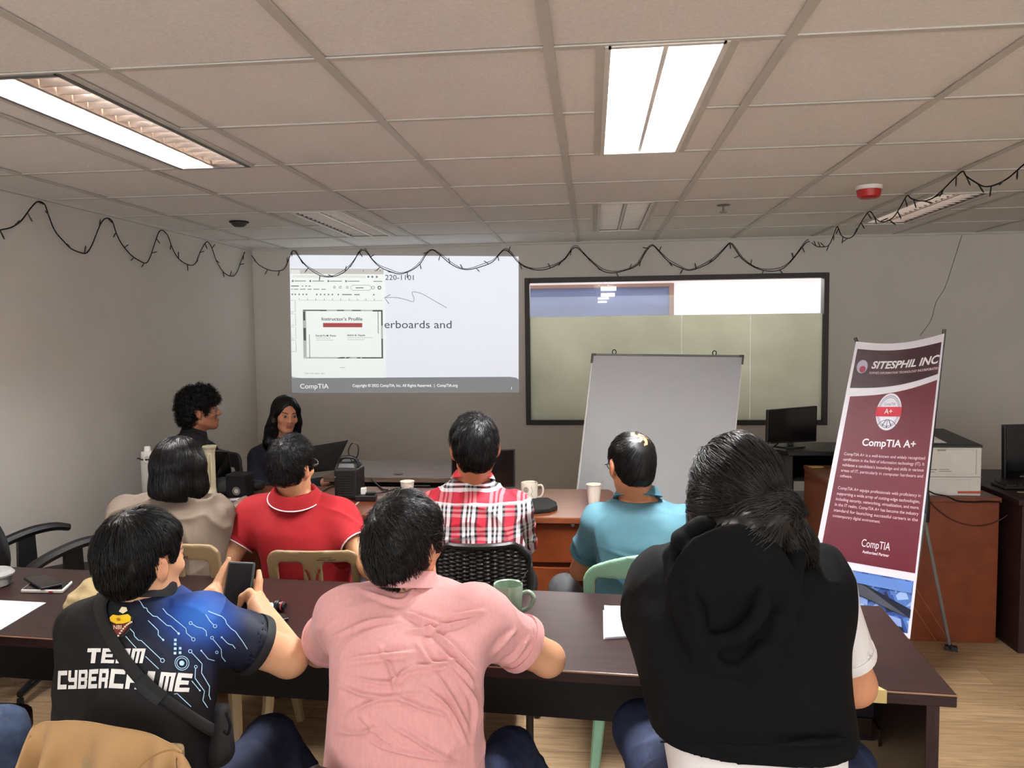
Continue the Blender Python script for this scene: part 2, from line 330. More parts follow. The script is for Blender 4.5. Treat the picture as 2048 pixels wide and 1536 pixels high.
for i in range(1, len(pts)):
    acc += np.linalg.norm(pts[i]-pts[i-1])
    if acc > .1:
        acc = 0; d = RNG.normal(size=3)*.6; d[2] = -abs(d[2])-.3 if RNG.random() < .5 else abs(d[2])+.2; d[1] = -abs(d[1])*.4
        if pts[i][0] < LX+.05: d[0] = abs(d[0])*.4; d[1] = RNG.normal()
        if pts[i][2] > CEIL-.06: d[2] = -abs(d[2])
        d /= np.linalg.norm(d); gb.tube([pts[i], pts[i]+d*.035, pts[i]+d*.048], [.003, .004, .002], 5)
gw.obj('wire', blackm, gar); gb.obj('bulbs', mat('bulb_dark', (30, 34, 32), .3), gar)
gar.children[-1]['kind'] = 'stuff'
# ---------------------------------------------------------------- projected slide
def SL(lift):   # slide drawn in photo-pixel units between its four corners on the wall
    a, b_, c_, d_ = [P(*q, WY-.002-lift) for q in ((579, 510), (1037, 513), (1037, 784), (584, 785))]
    def fn(x, y):
        u = (x-580)/457; v = (y-511)/273; return (a*(1-u)+b_*u)*(1-v)+(d_*(1-u)+c_*u)*v
    return fn
def inv(fn): return lambda x, y: fn(x, -y)          # letters grow upward
def glow(nm, rgb, e): return mat(nm, rgb, .9, emit=e*SLIDE_E, var=0, spec=.05)  # slide layers emit, standing in for light thrown by an unseen projector
sl = thing('projected_slide', 'bright projected slide with a browser window on the back wall', 'projected slide', P(810, 785, WY-.003))
def layer(k, nm, m, draw):
    mb = MB(); draw(mb, SL(.0006*k)); mb.obj(nm, m, sl)
layer(1, 'slide_background', glow('beam_white', (219, 223, 232), 1), lambda m_, f: rect(m_, f, 580, 511, 1037, 784))
def _bar(m_, f):
    rect(m_, f, 580, 758, 1037, 784); m_.add([f(580, 752), f(600, 755), f(1020, 753), f(1033, 755), f(1037, 759), f(580, 759)], [(0, 1, 2, 3, 4, 5)])
layer(2, 'footer_bar', glow('beam_grey', (128, 130, 132), 1), _bar)
layer(2, 'browser_window', glow('beam_window', (226, 233, 230), 1), lambda m_, f: rect(m_, f, 581, 537, 773, 755))
layer(3, 'tab_strip', glow('beam_tabs', (186, 186, 180), 1), lambda m_, f: (rect(m_, f, 581, 537, 771, 548)))
def _chrome(m_, f):
    rect(m_, f, 582, 540, 601, 549)
    rect(m_, f, 585, 550, 735, 556)
layer(4, 'address_bar', glow('beam_bar', (214, 216, 212), 1), _chrome)
def _icons(m_, f):
    for x in (730, 754, 764): disc(m_, f, x, 541, 1.2)
    for x in (740, 748, 757): disc(m_, f, x, 553, 2.2)
    for x in (584, 620, 657, 693): rect(m_, f, x, 560, x+3.5, 564)
    for x, w in ((589, 24), (626, 24), (662, 24), (698, 24), (750, 18)): rect(m_, f, x, 561.3, x+w, 562.8)
    for x, w in ((582, 16), (604, 3), (611, 4), (618, 4)): rect(m_, f, x, 571, x+w, 573)
    for x, w in ((582, 4), (588, 9), (600, 12), (616, 8), (628, 12), (644, 9)): rect(m_, f, x, 577.5, x+w, 579)
    for x in (671, 683, 697): disc(m_, f, x, 574, 2.6, r0=.6)
    disc(m_, f, 762, 574.5, 4, r0=.45); disc(m_, f, 749, 574.5, 3.4, r0=.7)
    for x in (583, 589, 597, 605, 612, 633, 641, 649, 657, 665, 677, 749): rect(m_, f, x, 587, x+3, 590)
    rect(m_, f, 686, 587.5, 706, 589.5); rect(m_, f, 711, 587.5, 722, 589.5)
    for x in range(598, 768, 17): rect(m_, f, x, 596, x+1, 600)
    rect(m_, f, 709, 569.5, 742, 570.2); rect(m_, f, 709, 579.5, 742, 580.2); disc(m_, f, 709, 574.8, 5, r0=.86, a0=math.pi/2, a1=math.pi*1.5); disc(m_, f, 741, 574.8, 5, r0=.86, a0=-math.pi/2, a1=math.pi/2)
    rect(m_, f, 714, 574, 730, 576); rect(m_, f, 601, 600, 768, 600.5); rect(m_, f, 680, 733.5, 691, 734.3)
    for k in range(4):
        y = 600+k*26.5; strip(m_, f, [(581, y), (590, y), (590.5, y+23), (581, y+23)], .7)
    letters(m_, 'Click to add speaker notes', inv(f), 607, -747, 3.4, 41)
layer(4, 'toolbar_icons', glow('beam_icon', (120, 124, 124), 1), _icons)
def _photo(m_, f):
    rect(m_, f, 605, 618.5, 768, 621.5); rect(m_, f, 605, 713, 768, 716); rect(m_, f, 605, 618.5, 612, 716); rect(m_, f, 764.5, 618.5, 768, 716)
layer(4, 'slide_photo_border', glow('beam_photo', (172, 174, 172), 1), _photo)
def _pd(m_, f):
    for a in ((606, 619, 640, 621), (640, 619, 654, 621.5), (675, 619, 690, 621), (706, 619, 724, 621), (748, 619, 768, 622), (606, 622, 610, 640), (606, 655, 611, 680), (765, 622, 768, 650), (765, 676, 768, 714), (725, 713.5, 768, 716)): rect(m_, f, *a)
    m_.add([f(672, 716), f(682, 713), f(690, 713), f(690, 716)], [(0, 1, 2, 3)]); m_.add([f(694, 713), f(703, 713), f(697, 716), f(691, 716)], [(0, 1, 2, 3)]); rect(m_, f, 715, 713.5, 722, 716)
    rect(m_, f, 758, 622, 759.2, 666); rect(m_, f, 617.5, 668, 618.6, 715)
layer(5, 'slide_photo_details', glow('beam_dark', (84, 86, 86), 1), _pd)
layer(5, 'slide_title', glow('beam_ink', (66, 68, 72), 1), lambda m_, f: (letters(m_, "Instructor's Profile", inv(f), 644, -640, 6.3, 83, bold=.012)))
layer(5, 'slide_names', glow('beam_ink', (66, 68, 72), 1), lambda m_, f: (letters(m_, 'Daryll Fe M. Perez', inv(f), 631, -672, 3.6, 42, bold=.02), letters(m_, 'Aldrin B. Aquila', inv(f), 695, -671, 3.6, 37, bold=.02)))
layer(5, 'slide_red_bar', glow('beam_red', (158, 78, 78), 1), lambda m_, f: rect(m_, f, 646.5, 645, 726.5, 653.5))
layer(5, 'slide_small_text', glow('beam_faint', (168, 172, 170), 1), lambda m_, f: [rect(m_, f, *a) for a in ((631, 674.5, 662, 675.6), (631, 678.5, 668, 679.6), (695, 673.5, 746, 674.6), (695, 677.5, 731, 678.6))])
def _ink(m_, f):
    letters(m_, 'erboards and', inv(f), 771.5, -655, 15.5, 134)
layer(3, 'slide_code', glow('beam_text', (72, 78, 88), 1), lambda m_, f: letters(m_, '220-1101', inv(f), 774, -559, 10.2, 57))
layer(3, 'slide_heading', glow('beam_text', (72, 78, 88), 1), _ink)
def _arrow(m_, f):
    strip(m_, f, catm([(896, 614), (868, 598), (846, 586), (828, 583), (831, 595), (829, 602), (815, 598), (795, 594), (772, 594)], 6), .9); strip(m_, f, [(784, 588), (772, 594.5), (781, 606)], 1.2)
layer(3, 'slide_drawn_arrow', glow('beam_line', (98, 100, 104), 1), _arrow)
def _foot(m_, f):
    letters(m_, 'CompTIA', inv(f), 597, -776, 9.5, 59, bold=.005); letters(m_, 'Copyright © 2022 CompTIA, Inc. All Rights Reserved.  |  CompTIA.org', inv(f), 705, -773, 5.6, 212, bold=.015); letters(m_, '1', inv(f), 1023, -779, 5.5, bold=.015)
layer(4, 'footer_lettering', glow('beam_letter', (236, 238, 240), 1), _foot)
# ---------------------------------------------------------------- interior window and the room behind it
fr = mat('dark_frame', (44, 33, 27), .5)
wn = thing('window_1', 'wide interior window in a dark brown frame, frosted below a clear strip', 'window', ((wx0+wx1)/2, WY, wz0)); wn['kind'] = 'structure'
w = MB(); t_ = .038
xc, zc = (wx0+wx1)/2, (wz0+wz1)/2
for s in (-1, 1): w.box((xc+s*((wx1-wx0)/2-t_/2), WY+.03, zc), (t_, .1, wz1-wz0)); w.box((xc, WY+.03, zc+s*((wz1-wz0)/2-t_/2)), (wx1-wx0-2*t_, .1, t_))
w.obj('window_frame', fr, wn, bevel=.003)
m, N, L, b = nodes('clear_glass'); N.remove(b); tr = N.new('ShaderNodeBsdfTransparent'); gl = N.new('ShaderNodeBsdfGlossy'); gl.inputs['Roughness'].default_value = .01; fn_ = N.new('ShaderNodeFresnel'); fn_.inputs[0].default_value = 1.5
mxs = N.new('ShaderNodeMixShader'); tr.inputs[0].default_value = (.94, .95, .95, 1); L.new(fn_.outputs[0], mxs.inputs[0]); L.new(tr.outputs[0], mxs.inputs[1]); L.new(gl.outputs[0], mxs.inputs[2]); L.new(mxs.outputs[0], N['Material Output'].inputs[0])
MB().box((xc, WY+.03, zc), (wx1-wx0-2*t_, .006, wz1-wz0-2*t_)).obj('pane', m, wn)
def film(nm, c1, c2, f=.85):
    m, N, L, b = nodes(nm); tl = N.new('ShaderNodeBsdfTranslucent'); mxs = N.new('ShaderNodeMixShader'); mxs.inputs[0].default_value = f
    b.inputs['Roughness'].default_value = .35; tc = N.new('ShaderNodeTexCoord'); n = N.new('ShaderNodeTexNoise'); n.inputs['Scale'].default_value = 2.2; n.inputs['Detail'].default_value = 6; r = N.new('ShaderNodeValToRGB')
    r.color_ramp.elements[0].position = .35; r.color_ramp.elements[1].position = .75; r.color_ramp.elements[0].color = lin(c1); r.color_ramp.elements[1].color = lin(c2); L.new(tc.outputs['Object'], n.inputs['Vector']); L.new(n.outputs[0], r.inputs[0])
    L.new(r.outputs[0], b.inputs['Base Color']); L.new(r.outputs[0], tl.inputs[0]); L.new(b.outputs[0], mxs.inputs[1]); L.new(tl.outputs[0], mxs.inputs[2]); L.new(mxs.outputs[0], N['Material Output'].inputs[0]); return m
m = film('frosted_film', (196, 196, 182), (214, 214, 200))
zf = 1.742; fm = MB()
for a, c in ((wx0+t_, .72), (.722, 1.262), (1.264, wx1-t_)): fm.box(((a+c)/2, WY+.0255, (wz0+t_+zf)/2), (c-a, .002, zf-wz0-t_))
fm.obj('frosted_film', m, wn)
# the neighbouring room
by = 8.6; white2 = mat('next_room_wall', (226, 220, 223), .8, var=.02)
MB().box((.6, by, 1.4), (6, .1, 2.8)).obj('wall_next_room', white2, kind='structure')
MB().box((.6, 7.55, 2.72), (6, 2.1, .06)).obj('ceiling_next_room', white2, kind='structure')
MB().box((P(1648, 600, 6.56)[0]+.05, 6.56, 1.35), (.1, .08, 2.7)).obj('wall_next_room_side', mat('salmon_wall', (196, 120, 100), .7), kind='structure')
MB().box((.6, 7.5, .01), (6, 2.1, .04)).obj('floor_next_room', mat('grey_floor', (170, 170, 168), .6), kind='structure')
q0, q1 = P(1000, 579, by-.06), P(1338, 640, by-.06)
t = thing('blue_window', 'dark blue window with a wooden edge seen through the clear strip', 'window', ((q0[0]+q1[0])/2, by-.06, 1.2))
MB().box(((q0[0]+q1[0])/2, by-.06, (q0[2]+1.1)/2), (q1[0]-q0[0], .02, q0[2]-1.1)).obj('pane', mat('blue_glass', (66, 76, 112), .25, vs=3, var=.2, stretch=(.4, 1, 5)), t)
s = MB(); s.box((q1[0]+.025, by-.06, (q0[2]+1.1)/2), (.05, .05, q0[2]-1.1)); s.box(((q0[0]+q1[0])/2, by-.06, q0[2]+.018), (q1[0]-q0[0]+.1, .05, .036)); s.obj('frame', mat('tan_frame', (104, 76, 64), .5), t)
for k, (x0, x1, y0, y1) in enumerate(((1201, 1236, 559, 563), (1202, 1232, 574, 581), (1202, 1229, 587, 593), (1196, 1217, 596, 599), (1196, 1213, 603, 606))):
    a, c = P(x0, y0, by-.3), P(x1, y1, by-.3); zz_ = (2.69+(a[2]+c[2])/2)/2; t = MB().box(((a[0]+c[0])/2, by-.3-.02*k, (a[2]+c[2])/2), (c[0]-a[0], .03, abs(a[2]-c[2]))).obj('strip_light', mat('strip_lit', (255, 252, 248), .4, emit=1.6), None); MB().box(((a[0]+c[0])/2, by-.26-.02*k, zz_), (.0015, .0015, 2.69-(a[2]+c[2])/2)).obj('hanger', alu, t)
    tag(t, ['topmost', 'second from the top', 'middle', 'second from the bottom', 'lowest'][k]+' of five small white strip lights seen through the window', 'strip light', 'strip lights beyond the window')
ar = bpy.data.lights.new('next_room_fill', 'AREA'); ar.shape = 'RECTANGLE'; ar.size = 3; ar.size_y = .6; ar.energy = 46; ar.color = (1, .97, .95); ao = bpy.data.objects.new('next_room_fill', ar); ao.location = (.6, 8.3, 2.5); ao.rotation_euler = (math.radians(-55), 0, 0); COL.objects.link(ao)  # unseen fill lamp, added and tilted to backlight the frosted film
# crack on the wall
MB().tube(catm([P(x, y, WY-.0005) for x, y in ((1924, 470), (1905, 530), (1890, 575), (1872, 605), (1862, 640), (1840, 672))], 5), .0022, 5).obj('wall_crack', mat('crack', (90, 86, 80), .9), kind='structure')
# ================================================================== smooth-solid modelling kit
class Vol:
    def __init__(s, lo, hi, h):
        s.lo = np.array(lo, float); s.h = h; s.n = np.maximum(np.ceil((np.array(hi)-s.lo)/h).astype(int)+1, 3)
        s.F = np.full(tuple(s.n), .2, np.float32)
        s.ax = [(s.lo[i]+h*np.arange(s.n[i])).astype(np.float32) for i in range(3)]
    def sub(s, lo, hi):
        a = np.clip(np.floor((np.array(lo)-s.lo)/s.h).astype(int), 0, s.n-1); b = np.clip(np.ceil((np.array(hi)-s.lo)/s.h).astype(int)+1, 0, s.n)
        if (b-a <= 0).any(): return None, None
        sl = tuple(slice(a[i], b[i]) for i in range(3))
        return sl, (s.ax[0][sl[0]][:, None, None], s.ax[1][sl[1]][None, :, None], s.ax[2][sl[2]][None, None, :])
    def apply(s, lo, hi, fn, k=.01, op='u'):
        mg = max(k, .02)+s.h*2; sl, g = s.sub(np.array(lo)-mg, np.array(hi)+mg)
        if sl is None: return s
        d = fn(*g); A = s.F[sl]
        if op == 'u': hh = np.maximum(k-np.abs(A-d), 0)/k if k > 0 else 0; s.F[sl] = np.minimum(A, d)-hh*hh*k*.25
        elif op == 's': d = -d; hh = np.maximum(k-np.abs(A-d), 0)/k if k > 0 else 0; s.F[sl] = np.maximum(A, d)+hh*hh*k*.25
        elif op == 'i': s.F[sl] = np.maximum(A, d)
        return s
    def cone(s, a, b, ra, rb, k=.015, op='u', sq=None):
        a = np.array(a, float); b = np.array(b, float); R = max(ra, rb); ab = b-a; L2 = ab @ ab+1e-9
        def fn(x, y, z):
            px, py, pz = x-a[0], y-a[1], z-a[2]; t = np.clip((px*ab[0]+py*ab[1]+pz*ab[2])/L2, 0, 1)
            dx, dy, dz = px-t*ab[0], py-t*ab[1], pz-t*ab[2]
            if sq is not None:     # (axis, factor): squash the section along an axis
                ax_, f_ = sq; q = dx*ax_[0]+dy*ax_[1]+dz*ax_[2]; e = q*(1/f_-1); dx, dy, dz = dx+e*ax_[0], dy+e*ax_[1], dz+e*ax_[2]
            return np.sqrt(dx*dx+dy*dy+dz*dz)-(ra+(rb-ra)*t)
        return s.apply(np.minimum(a, b)-R, np.maximum(a, b)+R, fn, k, op)
    def chain(s, pts, rad, k=.015, op='u', sq=None):
        for i in range(len(pts)-1): s.cone(pts[i], pts[i+1], rad[i], rad[i+1], k, op, sq)
        return s
    def ell(s, c, r, R=None, k=.02, op='u'):
        c = np.array(c, float); r = np.array(r, float); R = np.eye(3) if R is None else np.array(R); m_ = r.max()   # R rows: local axes
        def fn(x, y, z):
            p = (x-c[0], y-c[1], z-c[2]); q = [p[0]*R[i][0]+p[1]*R[i][1]+p[2]*R[i][2] for i in range(3)]
            k0 = np.sqrt(sum((q[i]/r[i])**2 for i in range(3))); k1 = np.sqrt(sum((q[i]/r[i]**2)**2 for i in range(3)))+1e-6
            return k0*(k0-1)/k1
        return s.apply(c-m_, c+m_, fn, k, op)
    def loft(s, secs, k=.02, op='u', grow=0, ex=2.4):
        """secs: rows (z, cx, cy, half-width, half-depth, turn); horizontal slices"""
        q = np.array(sorted(secs), float); zz = q[:, 0]
        zf = np.linspace(zz[0], zz[-1], 80); Q = np.stack([_smooth(zz, q[:, i], zf) for i in range(1, 6)], 1)
        lo = (Q[:, :2]-Q[:, 2:3].max()).min(0); hi = (Q[:, :2]+Q[:, 2:3].max()).max(0)
        def fn(x, y, z):
            zc = np.clip(z.ravel(), zz[0], zz[-1]); I = [np.interp(zc, zf, Q[:, i])[None, None, :] for i in range(5)]
            dx, dy = x-I[0], y-I[1]; c_, s_ = np.cos(I[4]), np.sin(I[4]); u = (dx*c_+dy*s_)/(I[2]+grow); v = (-dx*s_+dy*c_)/(I[3]+grow)
            e = (np.abs(u)**ex+np.abs(v)**ex+1e-9)**(1/ex)
            # turn the implicit value into something close to a distance
            g = np.sqrt(u*u+v*v)+1e-6; sc = g/np.sqrt((u/(I[2]+grow))**2+(v/(I[3]+grow))**2+1e-6)
            d = (e-1)*np.minimum(sc, .25)
            dz = np.maximum(zz[0]-z, z-zz[-1])
            return np.maximum(d, dz)
        return s.apply((lo[0]-grow, lo[1]-grow, zz[0]), (hi[0]+grow, hi[1]+grow, zz[-1]), fn, k, op)
    def half(s, p, n, lo=None, hi=None, k=0):
        """keep only the side behind the plane (n points to what is cut off)"""
        p = np.array(p, float); n = np.array(n, float); n = n/np.linalg.norm(n)
        lo = s.lo if lo is None else lo; hi = s.lo+s.n*s.h if hi is None else hi
        sl, g = s.sub(lo, hi); s.F[sl] = np.maximum(s.F[sl], (g[0]-p[0])*n[0]+(g[1]-p[1])*n[1]+(g[2]-p[2])*n[2]); return s
    def fn(s, lo, hi, f, k=.01, op='u'): return s.apply(lo, hi, f, k, op)
    def net(s):
        F = s.F.copy(); F[0] = F[-1] = .1; F[:, 0] = F[:, -1] = .1; F[:, :, 0] = F[:, :, -1] = .1
        S = F < 0; nx, ny, nz = F.shape
        cnt = np.zeros((nx-1, ny-1, nz-1), np.int8)
        for a in (0, 1):
            for b in (0, 1):
                for c in (0, 1): cnt += S[a:nx-1+a, b:ny-1+b, c:nz-1+c]
        act = (cnt > 0) & (cnt < 8); idx = np.full(act.shape, -1, np.int64); I = np.argwhere(act); idx[act] = np.arange(len(I))
        acc = np.zeros((len(I), 3)); w = np.zeros(len(I)); cr = [(a, b, c) for a in (0, 1) for b in (0, 1) for c in (0, 1)]
        val = {q: F[I[:, 0]+q[0], I[:, 1]+q[1], I[:, 2]+q[2]] for q in cr}
        for q in cr:
            for ax in range(3):
                if q[ax]: continue
                r = list(q); r[ax] = 1; r = tuple(r); a, b = val[q], val[r]; mk = (a < 0) != (b < 0)
                t = np.where(mk, a/np.where(mk, a-b, 1), 0)
                p = np.tile(np.array(q, float), (len(I), 1)); p[:, ax] = t; acc += p*mk[:, None]; w += mk
        V = s.lo+s.h*(I+acc/np.maximum(w, 1)[:, None]); faces = []
        for ax in range(3):
            b, c = (ax+1) % 3, (ax+2) % 3; sl0 = [slice(1, -1)]*3; sl0[ax] = slice(0, -1); sl1 = list(sl0); sl1[ax] = slice(1, None)
            A, B = S[tuple(sl0)], S[tuple(sl1)]; E = np.argwhere(A != B); fl = A[A != B]
            E = E+np.array([0 if i == ax else 1 for i in range(3)])
            def cell(db, dc):
                e = E.copy(); e[:, b] -= db; e[:, c] -= dc; return idx[e[:, 0], e[:, 1], e[:, 2]]
            q = np.stack([cell(1, 1), cell(0, 1), cell(0, 0), cell(1, 0)], 1); q[~fl] = q[~fl][:, ::-1]; faces.append(q)
        return V, np.concatenate(faces)
def _smooth(x, y, xf):
    """monotone cubic through the points"""
    if len(x) < 3: return np.interp(xf, x, y)
    h = np.diff(x); d = np.diff(y)/h; m = np.zeros(len(x)); m[1:-1] = np.where(d[:-1]*d[1:] > 0, 2*d[:-1]*d[1:]/(d[:-1]+d[1:]+1e-12), 0); m[0], m[-1] = d[0], d[-1]
    i = np.clip(np.searchsorted(x, xf)-1, 0, len(h)-1); t = (xf-x[i])/h[i]
    return y[i]*(1+2*t)*(1-t)**2+h[i]*m[i]*t*(1-t)**2+y[i+1]*t*t*(3-2*t)+h[i]*m[i+1]*t*t*(t-1)
_T = RNG.random((32, 32, 32)).astype(np.float32)
def noise(p, sc=1.0, seed=0):
    q = np.asarray(p)*sc+seed*7.31; i = np.floor(q).astype(int); f = q-i; f = f*f*(3-2*f); i &= 31; j = (i+1) & 31
    def g(a, b, c): return _T[(i if a == 0 else j)[..., 0], (i if b == 0 else j)[..., 1], (i if c == 0 else j)[..., 2]]
    x, y, z = f[..., 0], f[..., 1], f[..., 2]; L = lambda a, b, t: a+(b-a)*t
    return L(L(L(g(0, 0, 0), g(1, 0, 0), x), L(g(0, 1, 0), g(1, 1, 0), x), y), L(L(g(0, 0, 1), g(1, 0, 1), x), L(g(0, 1, 1), g(1, 1, 1), x), y), z)-.5
def normals(V, Fq):
    a = V[Fq[:, 2]]-V[Fq[:, 0]]; b = V[Fq[:, 3]]-V[Fq[:, 1]]; n = np.cross(a, b); N = np.zeros_like(V)
    for k in range(4): np.add.at(N, Fq[:, k], n)
    return N/(np.linalg.norm(N, axis=1)[:, None]+1e-12)
def relax(V, Fq, it=1, lam=.5):
    for _ in range(it):
        A = np.zeros_like(V); c = np.zeros(len(V))
        for k in range(4):
            a, b = Fq[:, k], Fq[:, (k+1) % 4]; np.add.at(A, a, V[b]); np.add.at(c, a, 1)
        V = V+(A/np.maximum(c, 1)[:, None]-V)*lam
    return V
def rawmesh(name, V, Fq, mats, smooth=True, col=None, mi=None):
    me = bpy.data.meshes.new(name); k = Fq.shape[1]; nv, nf = len(V), len(Fq)
    me.vertices.add(nv); me.vertices.foreach_set('co', np.asarray(V, np.float32).ravel())
    me.loops.add(nf*k); me.loops.foreach_set('vertex_index', np.asarray(Fq, np.int32).ravel())
    me.polygons.add(nf); me.polygons.foreach_set('loop_start', np.arange(0, nf*k, k, dtype=np.int32))
    me.polygons.foreach_set('use_smooth', np.full(nf, smooth))
    for m in mats: me.materials.append(m)
    if mi is not None: me.polygons.foreach_set('material_index', np.asarray(mi, np.int32))
    if col is not None:
        a = me.color_attributes.new('Col', 'FLOAT_COLOR', 'POINT'); c = np.ones((nv, 4), np.float32); c[:, :3] = col; a.data.foreach_set('color', c.ravel())
    me.update(calc_edges=True); me.validate(); return me
def bvh(V, Fq): return BVHTree.FromPolygons([tuple(v) for v in V], [tuple(int(i) for i in f) for f in Fq])
def solid(name, vol, m, parent=None, it=1, disp=None, col=None, label=None, kind=None):
    V, Fq = vol.net(); V = relax(V, Fq, it)
    if disp is not None: N = normals(V, Fq); V = V+N*disp(V, N)[:, None]
    o = link(name, rawmesh(name, V, Fq, [m], col=None if col is None else col(V, normals(V, Fq))), parent, kind, label); return o, V, Fq
def drape(Vs, Fs, pts, lift=.0015, from_cam=True):
    """lay points (photo pixels) on a surface, as print on cloth; returns 3-D points (None where it misses)"""
    t = bvh(Vs, Fs) if not isinstance(Vs, BVHTree) else Vs; out = []
    for p in pts:
        d = ray(*p); d = d/np.linalg.norm(d); h = t.ray_cast(Vector(CP), Vector(d))
        if h[0] is None: out.append(None)
        else:
            n = np.array(h[1]); n = -n if n @ d > 0 else n; out.append(np.array(h[0])+n*lift)
    return out
# ================================================================== furniture
# long dark table the near row sits at
A0 = np.array([.843, 1.852]); UD = np.array([-.9977, .0681]); VD = np.array([.0681, .9977])
def NT(u, v, z): q = A0+UD*u+VD*v; return np.array([q[0], q[1], z])
TL, TD, TH = 3.4, .6, .75
def ntbox(mb, u0, u1, v0, v1, z0, z1): return mb.hexa([NT(u0, v0, z0), NT(u0, v1, z0), NT(u1, v1, z0), NT(u1, v0, z0)], [NT(u0, v0, z1), NT(u0, v1, z1), NT(u1, v1, z1), NT(u1, v0, z1)])
t = thing('conference_table', 'long dark mahogany table the nearest row of people sit at', 'table', NT(TL/2, TD/2, 0))
ntbox(MB(), 0, TL, 0, TD, TH-.032, TH).obj('tabletop', mahog, t, bevel=.003)
ntbox(MB(), -.0015, TL, -.0015, 0, TH-.004, TH-.0005).obj('edge_band', goldedge, t)
ntbox(MB(), .03, .06, .02, TD-.02, 0, TH-.032).obj('side_panel', mahogx, t, bevel=.002)
ntbox(MB(), TL-.06, TL-.03, .02, TD-.02, 0, TH-.032).obj('side_panel', mahogx, t, bevel=.002)
ntbox(MB(), .06, TL-.06, .44, .458, .40, TH-.032).obj('modesty_panel', mat('dark_board', (20, 13, 13), .6), t)
h = MB(); ntbox(h, .06, .066, .37, .437, .42, .47); ntbox(h, .066, .13, .432, .44, .42, .47); h.obj('bracket', mat('bronze', (70, 56, 44), .4, metal=.7), t)
MB().lathe([(0, 0), (.01, 0), (.01, .006), (.004, .008), (0, .008)], M=TM(NT(.16, .438, .55), math.pi-.068, math.pi/2)).obj('cam_bolt', alu, t)
q = NT(.17, 0, TH)
t = MB(); ntbox(t, .155, .225, -.0035, -.002, TH-.03, TH+.001); t.hexa([NT(.155, -.003, TH+.0004), NT(.225, -.003, TH+.0004), NT(.22, .05, TH+.0004), NT(.18, .03, TH+.0004)], [NT(.155, -.003, TH+.0016), NT(.225, -.003, TH+.0016), NT(.222, .05, TH+.003), NT(.182, .035, TH+.003)])
tag(t.obj('masking_tape', mat('tape', (196, 172, 112), .6)), 'strip of cream masking tape stuck over the front edge of the long table', 'tape')
# --- front row desks
def boxd(mb, x0, x1, y0, y1, z0, z1): return mb.box(((x0+x1)/2, (y0+y1)/2, (z0+z1)/2), (x1-x0, y1-y0, z1-z0))
t = thing('office_desk', 'cherry desk with lock and drawers beside the whiteboard, in front of the teal shirt', 'desk', (-.45, 3.9, 0), 'cherry desks of the front row')
m_ = MB(); poly = [(-1.03, 3.55), (.055, 3.55), (.085, 3.6), (.108, 3.7), (.112, 4.15), (.09, 4.22), (-1.03, 4.22)]
m_.prism(poly, lambda x, y, d: (x, y, .72+d), .03).obj('desktop', cherrytop, t, bevel=.004)
boxd(MB(), -.375, -.335, 3.575, 4.15, 0, .72).obj('side_panel', orangew, t); boxd(MB(), .03, .055, 3.575, 4.15, 0, .72).obj('side_panel', orangew, t); boxd(MB(), -1.02, -.99, 3.6, 4.15, 0, .72).obj('side_panel', orangew, t)
boxd(MB(), -.335, .03, 3.6, 4.15, .02, .715).obj('pedestal', orangew, t)
d1 = boxd(MB(), -.32, .028, 3.578, 3.6, .528, .712).obj('drawer', orangew, t, bevel=.003); d2 = boxd(MB(), -.32, .028, 3.578, 3.6, .05, .505).obj('drawer', orangew, t, bevel=.003)
MB().lathe([(0, 0), (.013, 0), (.015, .004), (.009, .012), (.009, .02), (0, .02)], M=TM(P(1146, 1048, 3.578), 0, math.pi/2)).obj('lock', chrome, d1, smooth=True)
boxd(MB(), -.99, -.375, 4.08, 4.1, .25, .72).obj('modesty_panel', orangew, t)
t = thing('office_desk', 'cherry desk under the black power box, white tower and bottle', 'desk', (-1.75, 3.9, 0), 'cherry desks of the front row')
m_ = MB(); boxd(m_, -2.37, -1.045, 3.55, 4.24, .725, .75); m_.obj('desktop', cherrytop, t, bevel=.004)
m_ = MB(); boxd(m_, -2.365, -1.05, 3.556, 4.235, .695, .723); m_.obj('apron', cherrytop, t, bevel=.008)
boxd(MB(), -2.34, -2.31, 3.58, 4.2, 0, .695).obj('side_panel', orangew, t); boxd(MB(), -1.1, -1.07, 3.58, 4.2, 0, .695).obj('side_panel', orangew, t)
boxd(MB(), -2.31, -1.1, 4.02, 4.05, .2, .695).obj('modesty_panel', orangew, t); boxd(MB(), -1.5, -1.1, 3.6, 4.02, .2, .69).obj('drawer_unit', orangew, t, bevel=.003)
t = thing('office_desk', 'grey oak desk with the open laptop, behind the front row', 'desk', (-1.1, 4.75, 0))
boxd(MB(), -1.6, -.62, 4.44, 5.07, .735, .765).obj('desktop', greyw, t, bevel=.003)
boxd(MB(), -1.58, -1.55, 4.5, 5.04, 0, .735).obj('side_panel', greyw, t); boxd(MB(), -.67, -.64, 4.5, 5.04, 0, .735).obj('side_panel', greyw, t)
boxd(MB(), -1.55, -.67, 4.53, 4.55, .2, .735).obj('modesty_panel', mat('dark_brown_board', (28, 22, 20), .6), t)
c = PZ(797, 948, .766); MB().lathe([(0, 0), (.028, 0), (.03, .002), (0, .003)], c).obj('cable_grommet', mat('grommet', (74, 56, 46), .5), t)
